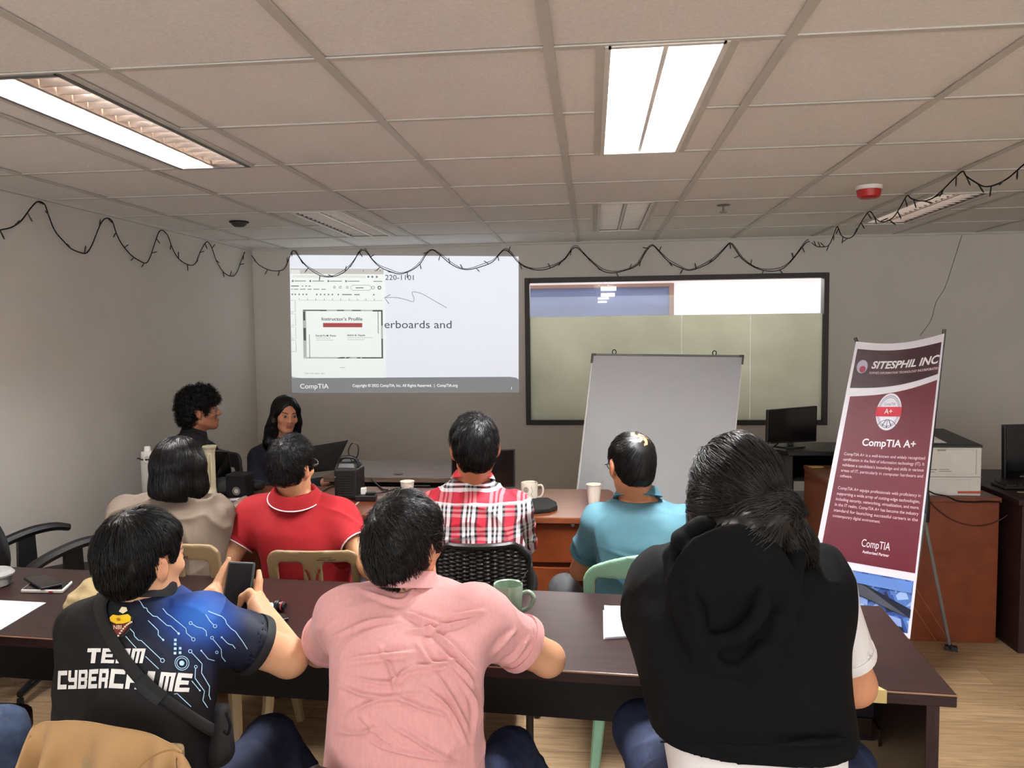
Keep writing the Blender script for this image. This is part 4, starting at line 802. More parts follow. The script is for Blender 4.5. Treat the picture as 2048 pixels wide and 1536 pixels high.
def strands(V, Fq, H, flow, n, L, wid=.0011, lift=.004, jit=.25, seg=6, keep=None, seed=1, droop=0., curl=0., root=None):
    rg = np.random.default_rng(seed); N = normals(V, Fq); p = H.l(V); ok = np.arange(len(V)) if keep is None else np.where(keep(p))[0]
    if len(ok) == 0: return np.zeros((0, 3)), np.zeros((0, 4), int)
    ids = rg.choice(ok, n); T = bvh(V, Fq); vs, fs = [], []
    Ls = rg.uniform(*L, n); ph = rg.uniform(0, 6.28, n)
    for j, i in enumerate(ids):
        P_ = V[i].copy(); nn = N[i]; step = Ls[j]/seg; off = rg.uniform(.2, 1)*lift; jd = rg.normal(size=3)*jit; pts = [P_-nn*.002]; nr = [nn]; ny = rg.uniform(-1, 1)
        Q = P_.copy()
        for k_ in range(seg):
            d = flow(H.l(Q)) @ H.R if True else 0
            d = d+jd; d = d-nn*(d @ nn); d = unit(d)
            if curl: s_ = unit(np.cross(d, nn)); d = unit(d+s_*math.sin(ph[j]+k_*1.6)*curl)
            Q = Q+d*step; h = T.find_nearest(Vector(Q)); 
            if h[0] is None: break
            Q = np.array(h[0]); nn = np.array(h[1]); t = (k_+1)/seg
            pts.append(Q+nn*(off*(1-(1-t)**2)+(.5*curl*lift*math.cos(ph[j]+k_*1.6) if curl else 0))+A_(0, 0, -droop*t*t)); nr.append(nn)
        pts = np.array(pts); m_ = len(pts); Tn = np.gradient(pts, axis=0); B = np.cross(Tn, np.array(nr)); B /= np.linalg.norm(B, axis=1)[:, None]+1e-9
        w = wid*np.linspace(1, .35, m_)*rg.uniform(.6, 1.4); C = np.array(nr); b0 = sum(len(q) for q in ()) 
        ring = np.stack([pts+B*w[:, None], pts+C*(w*.9)[:, None], pts-B*w[:, None]], 1).reshape(-1, 3); base = len(vs)*0
        vs.append(ring); idx = np.arange(m_-1)*3; f = np.concatenate([np.stack([idx+a, idx+(a+1) % 3, idx+3+(a+1) % 3, idx+3+a], 1) for a in (0, 1, 2)]); fs.append(f)
    o = np.cumsum([0]+[len(q) for q in vs[:-1]]); return np.concatenate(vs), np.concatenate([f+b for f, b in zip(fs, o)])
def hair_obj(H, vol, flow, m, parent, n=1800, L=(.03, .06), it=1, lump=.004, lsc=45, name='hair', patch=None, **kw):
    V, Fq = vol.net(); V = relax(V, Fq, it); N = normals(V, Fq); V = V+N*(noise(H.l(V)*np.array([1, 1, 1]), lsc, 3)*lump*2)[:, None]
    sv, sf = strands(V, Fq, H, flow, n, L, **kw)
    VV = np.concatenate([V, sv]); FF = np.concatenate([Fq, sf+len(V)]); mi = None; ms = [m]
    if patch is not None:      # scalp showing between swirling streaks of thin hair
        pc_, pr2, sm = patch; q = H.l(V[Fq].mean(1))-np.array(pc_); d = np.linalg.norm(q, axis=1); a = np.arctan2(q[:, 1], q[:, 0]); st_ = np.sin(a*4+d*150)+1.4*noise(q, 90, 4)+(1-d/pr2)*1.5-.45; mi = np.zeros(len(FF), int); mi[:len(Fq)] = (d < pr2) & (st_ > 0); ms = [m, sm]
    return link(name, rawmesh(name, VV, FF, ms, mi=mi), parent), V, Fq
def whorl(cx=.01, cy=-.06, cz=.09, down=.5, fwd=0., side=0.):
    c = A_(cx, cy, cz)
    def f(p): d = unit(p-c); return d+A_(side, fwd, -down)
    return f
def capvol(H, th=.012, line=None, h=.005, top=0., back=0., extra=None, side=0.):
    """close-cropped cap over the skull; line = hairline height as a function of local y"""
    c = H.c; vol = Vol(c-.19*H.s, c+.19*H.s, h)
    H.e(vol, (0, -.014, .032), (.0735+th+side, .094+th+back, .082+th+top), .01)
    H.e(vol, (0, -.05, -.01), (.062+th*.8, .055+th*.7, .075), .02)
    if extra: extra(vol)
    ys, zs = line or ((-.12, -.085, -.045, -.028, -.012, .012, .022, .038, .055, .085, .12), (-.085, -.082, -.055, -.02, .024, .02, -.012, .02, .055, .072, .075))
    def fn(x, y, z):
        d = [x-c[0], y-c[1], z-c[2]]; ly = sum(d[i]*H.R[1][i] for i in range(3))/H.s; lz = sum(d[i]*H.R[2][i] for i in range(3))/H.s
        return (np.interp(ly, ys, zs)-lz)*H.s*.8
    vol.fn(vol.lo, vol.lo+vol.n*vol.h, fn, 0, 'i'); q = np.array((.0735+th+side, .094+th+back, .17))*H.s; cc = H.w(0, -.014, .04); R = H.R
    def tp(x, y, z):
        d = [x-cc[0], y-cc[1], z-cc[2]]; l = [sum(d[i]*R[k][i] for i in range(3))/q[k] for k in range(3)]; return np.where(l[2] < 0, (np.sqrt(l[0]**2+l[1]**2+l[2]**2)-1)*q[0], -1.)
    vol.fn(vol.lo, vol.lo+vol.n*vol.h, tp, 0, 'i'); return vol
def rows(R):
    """(x-left, x-right, y) in photo pixels at depth Y, half-depth d, turn -> slices"""
    out = []
    for r in R:
        xl, xr, py, Y, d = r[:5]; a, b = P(xl, py, Y), P(xr, py, Y); c = (a+b)/2; out.append((c[2], c[0], c[1], np.linalg.norm(b-a)/2, d, math.radians(r[5]) if len(r) > 5 else 0))
    return out
def cloth(amp=.004, sc=9, st=(1, 1, 1), seed=0, fine=.0015):
    """broad sag plus warped, drawn-out ridges like pulled folds"""
    st = np.array(st)
    def f(V, N):
        a = noise(V*st, sc, seed)+.5*noise(V*st, sc*2.1, seed+3); w = V+.05*np.stack([noise(V, 5, seed+k) for k in (5, 6, 7)], 1)
        r = np.zeros(len(V))
        for k, ax in enumerate(((1, 1, .25), (.35, 1, 1.1))):
            n_ = noise((w @ _skew(seed+k))*np.array(ax)*st, sc*1.7, seed+9+k); r += np.clip(1-np.abs(n_)*4.5, 0, 1)**2*np.clip(.5+2.2*noise(V, 4, seed+13+k), 0, 1)
        return amp*a+fine*1.6*(r-.25)
    return f
def _skew(k): a = .5*math.sin(k*1.7); return np.array([(math.cos(a), 0, -math.sin(a)), (0, 1, 0), (math.sin(a), 0, math.cos(a))])
class Person:
    def __init__(s, label, torso, head, neck, arms, legs=None, skin=(196, 140, 100), h=.006, sh_r=.052, jaw=1., nr=.054, bodygrow=-.019, hands=True, armr=(.046, .040, .028), group=None, pant_r=(.085, .062, .045), handfn=None, name='person', nk=(0, .3, 1)):
        s.nk = unit(nk)
        s.sec = rows(torso); s.H = head; s.neck = np.array(neck, float); s.arms = [[np.array(q, float) for q in a] for a in arms]; s.skin = skin; s.h = h; s.label = label
        hip = np.array(s.sec[np.argmin([q[0] for q in s.sec])][1:3]); zh = min(q[0] for q in s.sec)
        s.legs = legs or []; s.legs = [[np.array(q, float) for q in l] for l in s.legs]
        pts = [head.c+.14, head.c-.14]+[q for a in s.arms for q in a]+[q for l in s.legs for q in l]+[A_(q[1]+g*q[3], q[2]+g*q[4], q[0]) for q in s.sec for g in (-1, 1)]
        s.lo = np.min(pts, 0)-.13; s.hi = np.max(pts, 0)+.13; s.hi[2] = head.c[2]+.16; s.lo[2] = max(s.lo[2], 0.0)
        v = Vol(s.lo, s.hi, h); v.loft(s.sec, .02, grow=bodygrow); s.armr = armr
        for a in s.arms:
            v.cone(a[0], a[1], armr[0], armr[1], .02); v.cone(a[1], a[2], armr[1], armr[2], .012); v.ell(a[0], (.042, .042, .042), k=.02)
            f = unit(a[2]-a[1])
            if handfn is not None: pass
            elif hands:
                # relaxed hand lying on the table: back of the hand up
                pn = A_(0, 0, 1); fw = unit(f*A_(1, 1, .2)); inn = unit(np.cross(fw, pn)); inn = inn if (inn @ (A_(hip[0], hip[1], a[2][2])-a[2])) > 0 else -inn; hand(v, a[2], fw, pn, inn)
        if handfn is not None: handfn(v)
        for l in s.legs:
            v.chain(l[:3], (pant_r[0]-.012, pant_r[1]-.008, pant_r[2]-.01), .02); ft = l[2]
            fw = unit((l[1]-l[0])*A_(1, 1, 0)); v.cone(ft+A_(0, 0, -.01), ft+fw*.14+A_(0, 0, -.035), .036, .026, .02); v.cone(ft-fw*.03, ft+fw*.1+A_(0, 0, -.035), .03, .03, .02)
        head.build(v, s.neck, nr=nr, jaw=jaw)
        s.body, s.V, s.F = solid(name, v, skinm, None, 1, col=lambda V, N: head.tint(V, skin)); tag(s.body, label, 'person', group)
        s.pr = pant_r
    def shirt(s, m, sleeve=.62, grow=.0, r=(.066, .056), open_z=None, name='shirt', disp=None, cuff_r=None, hem_z=None, long=False, neck_cut=None, col=None, h=None, shoulder=.066, extra=None, opening=True, mesh_extra=None, which=(0, 1), k=.03, cuff_m=None):
        v = Vol(s.lo, s.hi, h or s.h); v.loft(s.sec, .02, grow=grow)
        for i, a in enumerate(s.arms):
            if i not in which: continue
            v.ell(a[0], (shoulder,)*3, k=k)
            if long: v.cone(a[0], a[1], r[0], r[1], k); v.cone(a[1], a[1]+(a[2]-a[1])*.93, r[1], r[1]*.72, .015)
            else: v.cone(a[0], a[0]+(a[1]-a[0])*sleeve, r[0], r[1], k)
        if extra: extra(v)
        for i, a in enumerate(s.arms):
            if i not in which: continue
            if long: e = a[1]+(a[2]-a[1])*.93; d = unit(a[2]-a[1]); rr_ = r[1]*.72
            else: e = a[0]+(a[1]-a[0])*sleeve; d = unit(a[1]-a[0]); rr_ = r[1]
            # clean hem: cut the rounded end off, then hollow the cuff
            b = rr_*1.35; v.apply(e-b, e+b+d*b, lambda x, y, z: np.where(((x-e[0])**2+(y-e[1])**2+(z-e[2])**2) < (b*1.3)**2, -((x-e[0]+d[0]*.012)*d[0]+(y-e[1]+d[1]*.012)*d[1]+(z-e[2]+d[2]*.012)*d[2]), 1.), 0, 's')
            if opening: v.cone(e-d*.035, e+d*.03, rr_-.007, rr_-.006, .002, 's')
        if hem_z is not None: v.half((0, 0, hem_z), (0, 0, -1))
        n = s.nk; v.cone(s.neck-n*.03, s.neck+n*.12, .0575, .0575, .004, 's')
        if neck_cut:
            p, n2 = np.array(neck_cut[0]), unit(neck_cut[1]); R_ = neck_cut[2] if len(neck_cut) > 2 else .1
            v.apply(p-R_, p+R_, lambda x, y, z: np.where((x-p[0])**2+(y-p[1])**2+(z-p[2])**2 < R_*R_, -((x-p[0])*n2[0]+(y-p[1])*n2[1]+(z-p[2])*n2[2]), 1.), 0, 's')
        s.so, s.SV, s.SF = solid(name, v, m, s.body, 1, disp or cloth(), col)
        for i, a in enumerate(s.arms):
            if i not in which or long or cuff_r is None: continue
            d = unit(a[1]-a[0]); e = a[0]+(a[1]-a[0])*sleeve-d*.012; u = unit(np.cross(d, (0, 1, .1))); w_ = np.cross(d, u)
            A2 = np.linspace(0, 6.2832, 32, endpoint=False); rg = [(cuff_r+.003, -.014), (cuff_r+.0045, 0), (cuff_r+.003, .008), (cuff_r-.004, .007), (cuff_r-.005, -.012)]
            vv = [e+d*z_+(rr)*(u*math.cos(t)+w_*math.sin(t)) for t in A2 for rr, z_ in rg]; k5 = 5
            MB().add(vv, [(q*k5+j, q*k5+(j+1) % k5, ((q+1) % 32)*k5+(j+1) % k5, ((q+1) % 32)*k5+j) for q in range(32) for j in range(k5)]).obj('cuff', m if cuff_m is None else cuff_m, s.so, smooth=True)
        return s.so
    def trousers(s, m, grow=.0, disp=None, name='trousers', top=None):
        v = Vol(s.lo, s.hi, s.h); z0 = min(q[0] for q in s.sec); q = s.sec[np.argmin([q[0] for q in s.sec])]
        for l in s.legs: v.chain(l[:3], s.pr, .03)
        if len(s.legs) == 2: v.cone(s.legs[0][0], s.legs[1][0], s.pr[0]+.02, s.pr[0]+.02, .04)
        for l in s.legs: d = unit(l[2]-l[1]); v.half(l[2]-d*.03, d, lo=l[2]-.1, hi=l[2]+.12); v.cone(l[2]-d*.06, l[2]+d*.1, s.pr[2]-.007, s.pr[2]-.007, .002, 's')
        return solid(name, v, m, s.body, 1, disp or cloth(.004, 10, fine=.002))[0]
    def shoes(s, m):
        for l in s.legs:
            ft = l[2]; fw = unit((l[1]-l[0])*A_(1, 1, 0)); c = ft+fw*.05; v = Vol(c-.25, c+.25, .008); v.cone(ft+A_(0, 0, -.02), ft+fw*.15+A_(0, 0, -.04), .048, .036, .02); v.cone(ft-fw*.04+A_(0, 0, -.025), ft+fw*.12+A_(0, 0, -.04), .042, .042, .02); v.half((0, 0, .003), (0, 0, -1)); solid('shoe', v, m, s.body, 1)
    def collar(s, m, r=.066, hh=.035, th=.006, tilt=None, name='collar', flare=.012, parent=None, c=None, edge=None, lift=.0, ex=1.0, gap=.5):
        """stand-and-fall collar: a band round the neck folded outwards"""
        c = s.neck+A_(0, 0, lift) if c is None else np.array(c); n = s.nk if tilt is None else unit(tilt)
        f = s.H.R[1]; f = unit(f-n*(f @ n)); g = np.cross(f, n); mb = MB(); K = 40; prof = [(r-.002, -.012), (r-.005, hh*.6), (r-.003, hh), (r+.003, hh+.001), (r+flare*.55, hh*.5), (r+flare, -hh*.35), (r+flare-.003, -hh*.38), (r, .0)]
        v = []; a0 = gap*.5
        for k_ in range(K+1):
            a = a0+(2*math.pi-2*a0)*k_/K; dirv = f*math.cos(a)+g*math.sin(a)*ex; dz = -.018*max(0, math.cos(a))
            for rr_, z in prof: v.append(c+dirv*rr_+n*(z+dz))
        q = len(prof); fs = [(k_*q+i, k_*q+(i+1) % q, (k_+1)*q+(i+1) % q, (k_+1)*q+i) for k_ in range(K) for i in range(q)]+[tuple(range(q)), tuple(reversed(range(K*q, K*q+q)))]
        o = mb.add(v, fs).obj(name, m, parent or s.so, smooth=True); 
        if edge is not None: MB().tube([v[k_*q+5] for k_ in range(K+1)], .0025, 6).obj('collar_piping', edge, o)
        WT[o.name] = np.zeros(3); return o
    def glasses(s, m, parent=None):
        H = s.H; mb = MB()
        for g in (-1, 1):
            mb.tube([H.w(g*.033+.021*math.cos(t), .106, .006+.016*math.sin(t)) for t in np.linspace(0, 6.28, 20, endpoint=False)], .0016, 6, closed=True)
            mb.tube([H.w(g*.054, .104, .01), H.w(g*.07, .085, .01), H.w(g*.081, .0, .014), H.w(g*.08, -.022, .002)], .0018, 6)
        mb.tube([H.w(-.012, .107, .01), H.w(.012, .107, .01)], .0016, 6); return mb.obj('glasses', m, parent or s.body)
def sit(c, yaw, hw=.1, L=.42, kz=.5, w2=.15, az=.09):
    a = math.radians(yaw); f = A_(math.sin(a), math.cos(a), 0); r = A_(math.cos(a), -math.sin(a), 0); c = np.array(c); out = []
    for g in (-1, 1):
        h = c+r*g*hw; k = c+f*L+r*g*w2; k[2] = kz; an = k+f*.04; an[2] = az; out.append([h, k, an])
    return out
denim = mat('denim', (38, 48, 78), .8, var=.35, vs=35, bump=.3, bs=400); darkcloth = mat('dark_trousers', (26, 26, 30), .85); shoem = mat('shoe_black', (20, 20, 20), .5)
greycloth = mat('grey_trousers', (84, 84, 86), .85, var=.15)
black_hair = hairmat('hair_black'); grey_hair = hairmat('hair_greying', (34, 31, 29), .32)
# ------------------------------------------------------------ person in the pink shirt
H = Head(P(812, 1094, 1.72), 20, 4, 2, .92)
p = Person('person in a pink short-sleeved shirt leaning over the long table, seen from behind',
    [(640, 985, 1760, 1.55, .13), (640, 975, 1620, 1.54, .125), (652, 965, 1536, 1.545, .118), (667, 966, 1380, 1.56, .115), (664, 977, 1300, 1.59, .115), (668, 984, 1245, 1.625, .112), (676, 978, 1212, 1.66, .105), (690, 962, 1190, 1.68, .092), (712, 938, 1178, 1.69, .082), (745, 900, 1168, 1.70, .068), (765, 878, 1158, 1.705, .06)],
    H, P(815, 1158, 1.70), [(P(698, 1234, 1.65), P(640, 1300, 1.84), A_(-.66, 2.11, .785)), (P(948, 1232, 1.65), P(1095, 1318, 1.76), A_(-.34, 2.03, .79))],
    legs=[[P(880, 1720, 1.6), P(1022, 1505, 2.02), A_(.02, 2.08, .09)], [P(740, 1720, 1.6), P(745, 1520, 2.0), A_(-.32, 2.1, .09)]], skin=(204, 152, 116), h=.005)
pink = mat('pink_linen', (208, 150, 148), .85, var=.05, vs=160, bump=.15, bs=900, stretch=(1, 1, .25), sheen=.15)
# hard creases pressed into the cloth of the back
CRE = [((800, 1225), (850, 1240), (900, 1258)), ((830, 1235), (900, 1290), (952, 1345)), ((815, 1262), (880, 1255), (960, 1230)), ((690, 1320), (760, 1312), (830, 1305)), ((812, 1330), (870, 1330), (925, 1313)), ((832, 1285), (862, 1325), (900, 1330)),
       ((760, 1293), (785, 1350), (790, 1390)), ((680, 1370), (740, 1392), (845, 1388)), ((660, 1275), (740, 1245), (800, 1240)), ((700, 1355), (780, 1365), (815, 1340), (880, 1335)), ((870, 1345), (905, 1400), (935, 1460)), ((850, 1375), (900, 1420), (932, 1490)), ((790, 1392), (830, 1410), (900, 1432)),
       ((740, 1478), (790, 1500), (900, 1520)), ((770, 1440), (850, 1490), (920, 1530)), ((720, 1430), (750, 1460), (800, 1500)), ((676, 1465), (720, 1465), (765, 1450)), ((880, 1300), (930, 1345), (950, 1380)), ((835, 1170), (800, 1205), (720, 1180)), ((690, 1430), (760, 1400), (850, 1405)), ((900, 1235), (940, 1225), (970, 1222)), ((925, 1360), (950, 1410), (945, 1480)), ((1000, 1330), (1030, 1315), (1060, 1275)), ((985, 1310), (1010, 1280), (1030, 1262))]
def crease(lines, amp=.0085, w=4.2):
    L_ = [catm([A_(*q, 0) for q in l], 8)[:, :2] for l in lines]
    base = cloth(.004, 9, (1, 1, 1), 3, .003)
    def f(V, N):
        d = base(V, N); px = pix(V); vis = (N @ unit(V.mean(0)-CP)) < .2
        for i, l in enumerate(L_):
            m_ = 1e9; a_ = np.full(len(V), 1e9); tt = np.zeros(len(V))
            for j in range(len(l)-1):
                e = l[j+1]-l[j]; t = np.clip(((px-l[j]) @ e)/(e @ e+1e-9), 0, 1); q = px-l[j]-t[:, None]*e; dd = np.sqrt((q**2).sum(1)); sg = dd; u = dd < a_; a_[u] = dd[u]; tt[u] = (j+t[u])/(len(l)-1)
            d = d+vis*amp*np.exp(-(a_/w)**2)*np.sin(np.pi*np.clip(tt, .02, .98))**.5-vis*amp*.45*np.exp(-((a_-w*1.9)/w)**2)*np.sin(np.pi*np.clip(tt, .02, .98))
        return d
    return f
p.shirt(pink, .68, r=(.060, .063), cuff_r=.063, name='shirt', disp=crease(CRE), h=.0042, shoulder=.055, k=.06)
p.collar(pink, .064, .026, name='collar', flare=.016, lift=-.008); p.trousers(denim); p.shoes(shoem)
hv = capvol(H, .013, top=.014, back=.006)
hair_obj(H, hv, whorl(-.035, -.075, .075, .55), hairmat('hair_dark_brown', (20, 17, 16), .42, .4), p.body, 3200, (.04, .075), lift=.012, jit=.3, wid=.0010, lump=.005)
# ------------------------------------------------------------ person in the printed black jersey
H = Head(P(288, 1120, 1.60), 21, 0, 3, .89)
PHN = [P(443, 1222, 1.93), P(494, 1230, 1.93), P(507, 1127, 1.99), P(459, 1125, 1.99)]     # screen corners bl br tr tl
pc = sum(PHN)/4; pu = unit(PHN[3]-PHN[0]); pr_ = unit(PHN[1]-PHN[0]); pnm = unit(np.cross(pr_, pu)); pnm = pnm if pnm[1] < 0 else -pnm      # faces the viewer
LW, RW = P(396, 1213, 1.90), P(517, 1213, 1.90)
def jh(v):
    # left hand: flat along the left edge and back of the phone, thumb folded in front
    k_ = .004
    def fing(pts, r): v.chain(pts, r, k_)
    lk = PHN[0]*.45+PHN[3]*.55-pr_*.022
    v.cone(LW, lk-pu*.02-pr_*.006, .024, .02, .012, sq=None); v.cone(LW+pnm*-.01, PHN[0]*.7+PHN[3]*.3-pr_*.012-pnm*.02, .022, .018, .012)
    fing([lk-pr_*.004, lk+pu*.038+pr_*.006-pnm*.006, lk+pu*.068+pr_*.016-pnm*.008], (.0105, .0092, .0072))
    fing([lk-pnm*.014, lk+pu*.03+pr_*.012-pnm*.02, lk+pu*.05+pr_*.034-pnm*.02], (.0105, .0092, .0075))
    fing([lk-pu*.02-pnm*.018, lk+pu*.004+pr_*.018-pnm*.022, lk+pu*.012+pr_*.042-pnm*.02], (.0105, .0092, .0075))
    fing([lk-pu*.036-pnm*.018, lk-pu*.022+pr_*.018-pnm*.022, lk-pu*.018+pr_*.036-pnm*.02], (.0095, .0082, .007))
    tb = lk-pu*.03+pnm*.012-pr_*.012; fing([tb-pu*.02-pr_*.006, tb+pu*.005+pr_*.006+pnm*.006, tb+pr_*.026-pu*.006+pnm*.002, tb+pr_*.034-pu*.022], (.0135, .011, .0098, .0075))
    # right hand: fingers behind the right edge, thumb bent over the screen
    rk = PHN[1]*.5+PHN[2]*.5+pr_*.02
    v.cone(RW, rk-pu*.03+pnm*.004, .023, .022, .012); v.cone(RW-pnm*.012, rk-pu*.02-pnm*.014, .022, .02, .012)
    fing([rk-pnm*.006, rk+pu*.026-pr_*.001-pnm*.006, rk+pu*.05-pr_*.008-pnm*.012], (.0115, .0098, .0075))
    fing([rk-pu*.006-pnm*.014, rk+pu*.018-pr_*.014-pnm*.02, rk+pu*.026-pr_*.036-pnm*.02], (.0108, .0094, .0076))
    fing([rk-pu*.024-pnm*.016, rk-pu*.008-pr_*.016-pnm*.022, rk-pu*.002-pr_*.038-pnm*.02], (.0105, .0092, .0075))
    fing([rk-pu*.04-pnm*.016, rk-pu*.03-pr_*.016-pnm*.022, rk-pu*.026-pr_*.034-pnm*.02], (.0095, .0082, .007))
    tb = rk-pu*.024+pnm*.012; fing([tb-pu*.016, tb+pu*.012-pr_*.012+pnm*.01, tb-pu*.002-pr_*.03+pnm*.008, tb-pu*.022-pr_*.037+pnm*.0], (.0145, .012, .0105, .008))
p = Person('person in a black jersey with blue circuit print, holding a phone in both hands',
    [(110, 440, 1760, 1.52, .13, -12), (112, 430, 1600, 1.52, .125, -12), (117, 425, 1480, 1.53, .122, -12), (118, 432, 1390, 1.55, .12, -12), (121, 430, 1300, 1.58, .118, -12), (126, 424, 1250, 1.60, .113, -12), (140, 412, 1222, 1.61, .105, -12), (172, 385, 1200, 1.62, .092, -12), (215, 352, 1180, 1.62, .075, -12), (232, 335, 1166, 1.62, .062, -12)],
    H, P(286, 1172, 1.61), [(P(176, 1262, 1.63), P(250, 1335, 1.84), LW), (P(402, 1248, 1.60), P(578, 1316, 1.74), RW)],
    legs=[[P(370, 1690, 1.55), P(540, 1480, 1.98), A_(-.62, 2.05, .09)], [P(200, 1690, 1.55), P(250, 1500, 1.98), A_(-1.2, 2.02, .09)]], skin=(214, 163, 124), h=.0045, handfn=jh, armr=(.05, .045, .027))
def jcol(V, N):
    px = pix(V); c = np.tile(np.array(lin((6, 6, 9))[:3]), (len(V), 1)); d = np.hypot(px[:, 0]-400, (px[:, 1]-1232)*1.15); e = (px[:, 0]-300)*.8-(px[:, 1]-1250)*.25
    for rgb, lo, hi in (((24, 34, 62), 60, 185), ((36, 78, 164), 25, 105), ((42, 104, 192), 5, 66)):
        t = np.clip(1-(d-lo)/(hi-lo), 0, 1); t = t*t*(3-2*t); c = c*(1-t[:, None])+np.array(lin(rgb)[:3])*t[:, None]
    return c
jm = attr_mat('jersey_cloth', .6, bump=.1, bs=700, spec=.3)
p.shirt(jm, .64, r=(.064, .066), cuff_r=.066, cuff_m=mat('jersey_black', (10, 10, 13), .7), name='jersey', col=jcol, h=.0045, shoulder=.062, disp=cloth(.006, 8, (1, 1, 1), 2, .004))
jsy = p.so; TB = bvh(p.SV, p.SF)
p.collar(mat('jersey_black', (10, 10, 13), .7), .066, .03, name='collar', lift=-.010, gap=1.3); p.trousers(mat('dark_denim', (30, 38, 64), .8, var=.3, vs=35, bump=.3, bs=400)); p.shoes(shoem)
Z7 = lambda x, y: (100+x/4.389, 1150+y/4.389); Z8 = lambda x, y: (400+x/6.983, 1080+y/6.983)
def onshirt(mb, pts2, faces, lift=.0018):
    q = drape(TB, None, pts2, lift); ok = [i for i in q]
    fs = [f for f in faces if all(q[i] is not None for i in f)]
    fs = [f for f in fs if max(np.linalg.norm(q[f[a]]-q[f[a-1]]) for a in range(len(f))) < .05]
    if fs: mb.add([x if x is not None else np.zeros(3) for x in q], fs)
def pstrip(mb, pts, w, lift=.0018, n=7):
    c = [];
    for a, b in zip(pts[:-1], pts[1:]):
        k_ = max(2, int(np.hypot(b[0]-a[0], b[1]-a[1])/4)); c += [(a[0]+(b[0]-a[0])*t, a[1]+(b[1]-a[1])*t) for t in np.linspace(0, 1, k_, endpoint=False)]
    c = np.array(c+[pts[-1]], float); T_ = np.gradient(c, axis=0); T_ /= np.linalg.norm(T_, axis=1)[:, None]+1e-9; nn = np.stack([-T_[:, 1], T_[:, 0]], 1)*w/2; k_ = len(c)
    onshirt(mb, list(c+nn)+list(c-nn), [(i, i+1, k_+i+1, k_+i) for i in range(k_-1)], lift)
def pring(mb, x, y, r, r0, lift=.002, seg=18):
    A = np.linspace(0, 6.283, seg, endpoint=False)
    if r0 <= 0: onshirt(mb, [(x+r*math.cos(a), y+r*math.sin(a)) for a in A]+[(x, y)], [(i, (i+1) % seg, seg) for i in range(seg)], lift)
    else: onshirt(mb, [(x+r*math.cos(a), y+r*math.sin(a)) for a in A]+[(x+r0*math.cos(a), y+r0*math.sin(a)) for a in A], [(i, (i+1) % seg, seg+(i+1) % seg, seg+i) for i in range(seg)], lift)
LN = [((785, 222), (825, 290), (850, 295), (858, 320), (905, 365), (940, 370), (1025, 445), (1060, 450), (1130, 515)), ((990, 297), (1030, 345), (1065, 365), (1120, 410), (1195, 470), (1200, 510), (1250, 552)), ((862, 403), (950, 490), (950, 530), (990, 570)), ((705, 475), (740, 510), (745, 540), (780, 572), (805, 575), (976, 738)), ((668, 540), (760, 640)), ((840, 715), (955, 825)), ((1252, 430), (1290, 455), (1340, 465), (1370, 490), (1375, 535)),
      ((1325, 662), (1385, 735), (1440, 750)), ((1240, 682), (1330, 780), (1325, 860), (1395, 980), (1390, 1055), (1405, 1095)), ((1273, 820), (1268, 905), (1350, 1020), (1335, 1100), (1378, 1165)), ((1240, 930), (1310, 1015)), ((1090, 1045), (1115, 1040), (1235, 1155)), ((1365, 350), (1400, 400), (1433, 435)), ((1428, 560), (1500, 650), (1505, 715), (1540, 755))]
S8 = [((110, 1000), (200, 1035), (300, 1070), (350, 1120), (360, 1165), (430, 1240), (490, 1280), (540, 1350), (580, 1400), (660, 1520)), ((300, 1355), (370, 1430), (400, 1450), (450, 1460), (490, 1510))]
mb = MB()
for l in LN: pstrip(mb, [Z7(*q) for q in l], 1.5)
for l in S8: pstrip(mb, [Z8(*q) for q in l], 1.5)
for x, y, r in ((1258, 563, 18), (1237, 422, 16), (990, 750, 20), (1445, 447, 17), (1420, 548, 15), (1228, 670, 18), (1275, 806, 15), (1460, 675, 14), (1155, 775, 64), (1155, 775, 48)): pring(mb, *Z7(x, y), r/4.389, (r-5.5)/4.389)
for x, y, r in ((1130, 515, 11), (993, 572, 10), (1325, 662, 9), (1503, 545, 9), (1310, 1015, 8), (1155, 775, 22)): pring(mb, *Z7(x, y), r/4.389, 0)
for x, y in ((1100, 572), (1098, 608), (1098, 648), (1096, 688), (1141, 645), (1140, 684)): a, b = Z7(x, y); onshirt(mb, [(a-2.6, b-2.6), (a+2.6, b-2.6), (a+2.6, b+2.6), (a-2.6, b+2.6)], [(0, 1, 2, 3)])
mb.obj('circuit_print', mat('print_pale_blue', (176, 216, 240), .5, var=.02), jsy)
GL = {'T': [(0, 0, 1, .26), (.34, .2, .68, 1)], 'E': [(0, 0, .3, 1), (.2, 0, 1, .24), (.2, .39, .85, .61), (.2, .77, 1, 1)], 'A': [(0, .1, .28, 1), (.72, .1, 1, 1), (0, 0, 1, .22), (.2, .5, .8, .7)], 'M': [(0, .0, .26, 1), (.74, .06, 1, 1), (.1, 0, 1, .2), (.39, .1, .61, 1)], 'C': [(0, 0, .3, 1), (.2, 0, 1, .25), (.2, .75, 1, 1)],
      'Y': [(0, 0, .3, .55), (.7, 0, 1, 1), (.1, .4, .9, .62), (.05, .8, .8, 1)], 'B': [(0, 0, .3, 1), (.2, 0, .95, .2), (.2, .4, .95, .6), (.2, .8, .95, 1), (.7, .1, 1, .46), (.7, .55, 1, .9)], 'R': [(0, 0, .3, 1), (.2, 0, .95, .22), (.2, .45, .95, .66), (.7, .1, 1, .55), (.66, .6, .98, 1)], 'I': [(.25, 0, .75, 1)]}
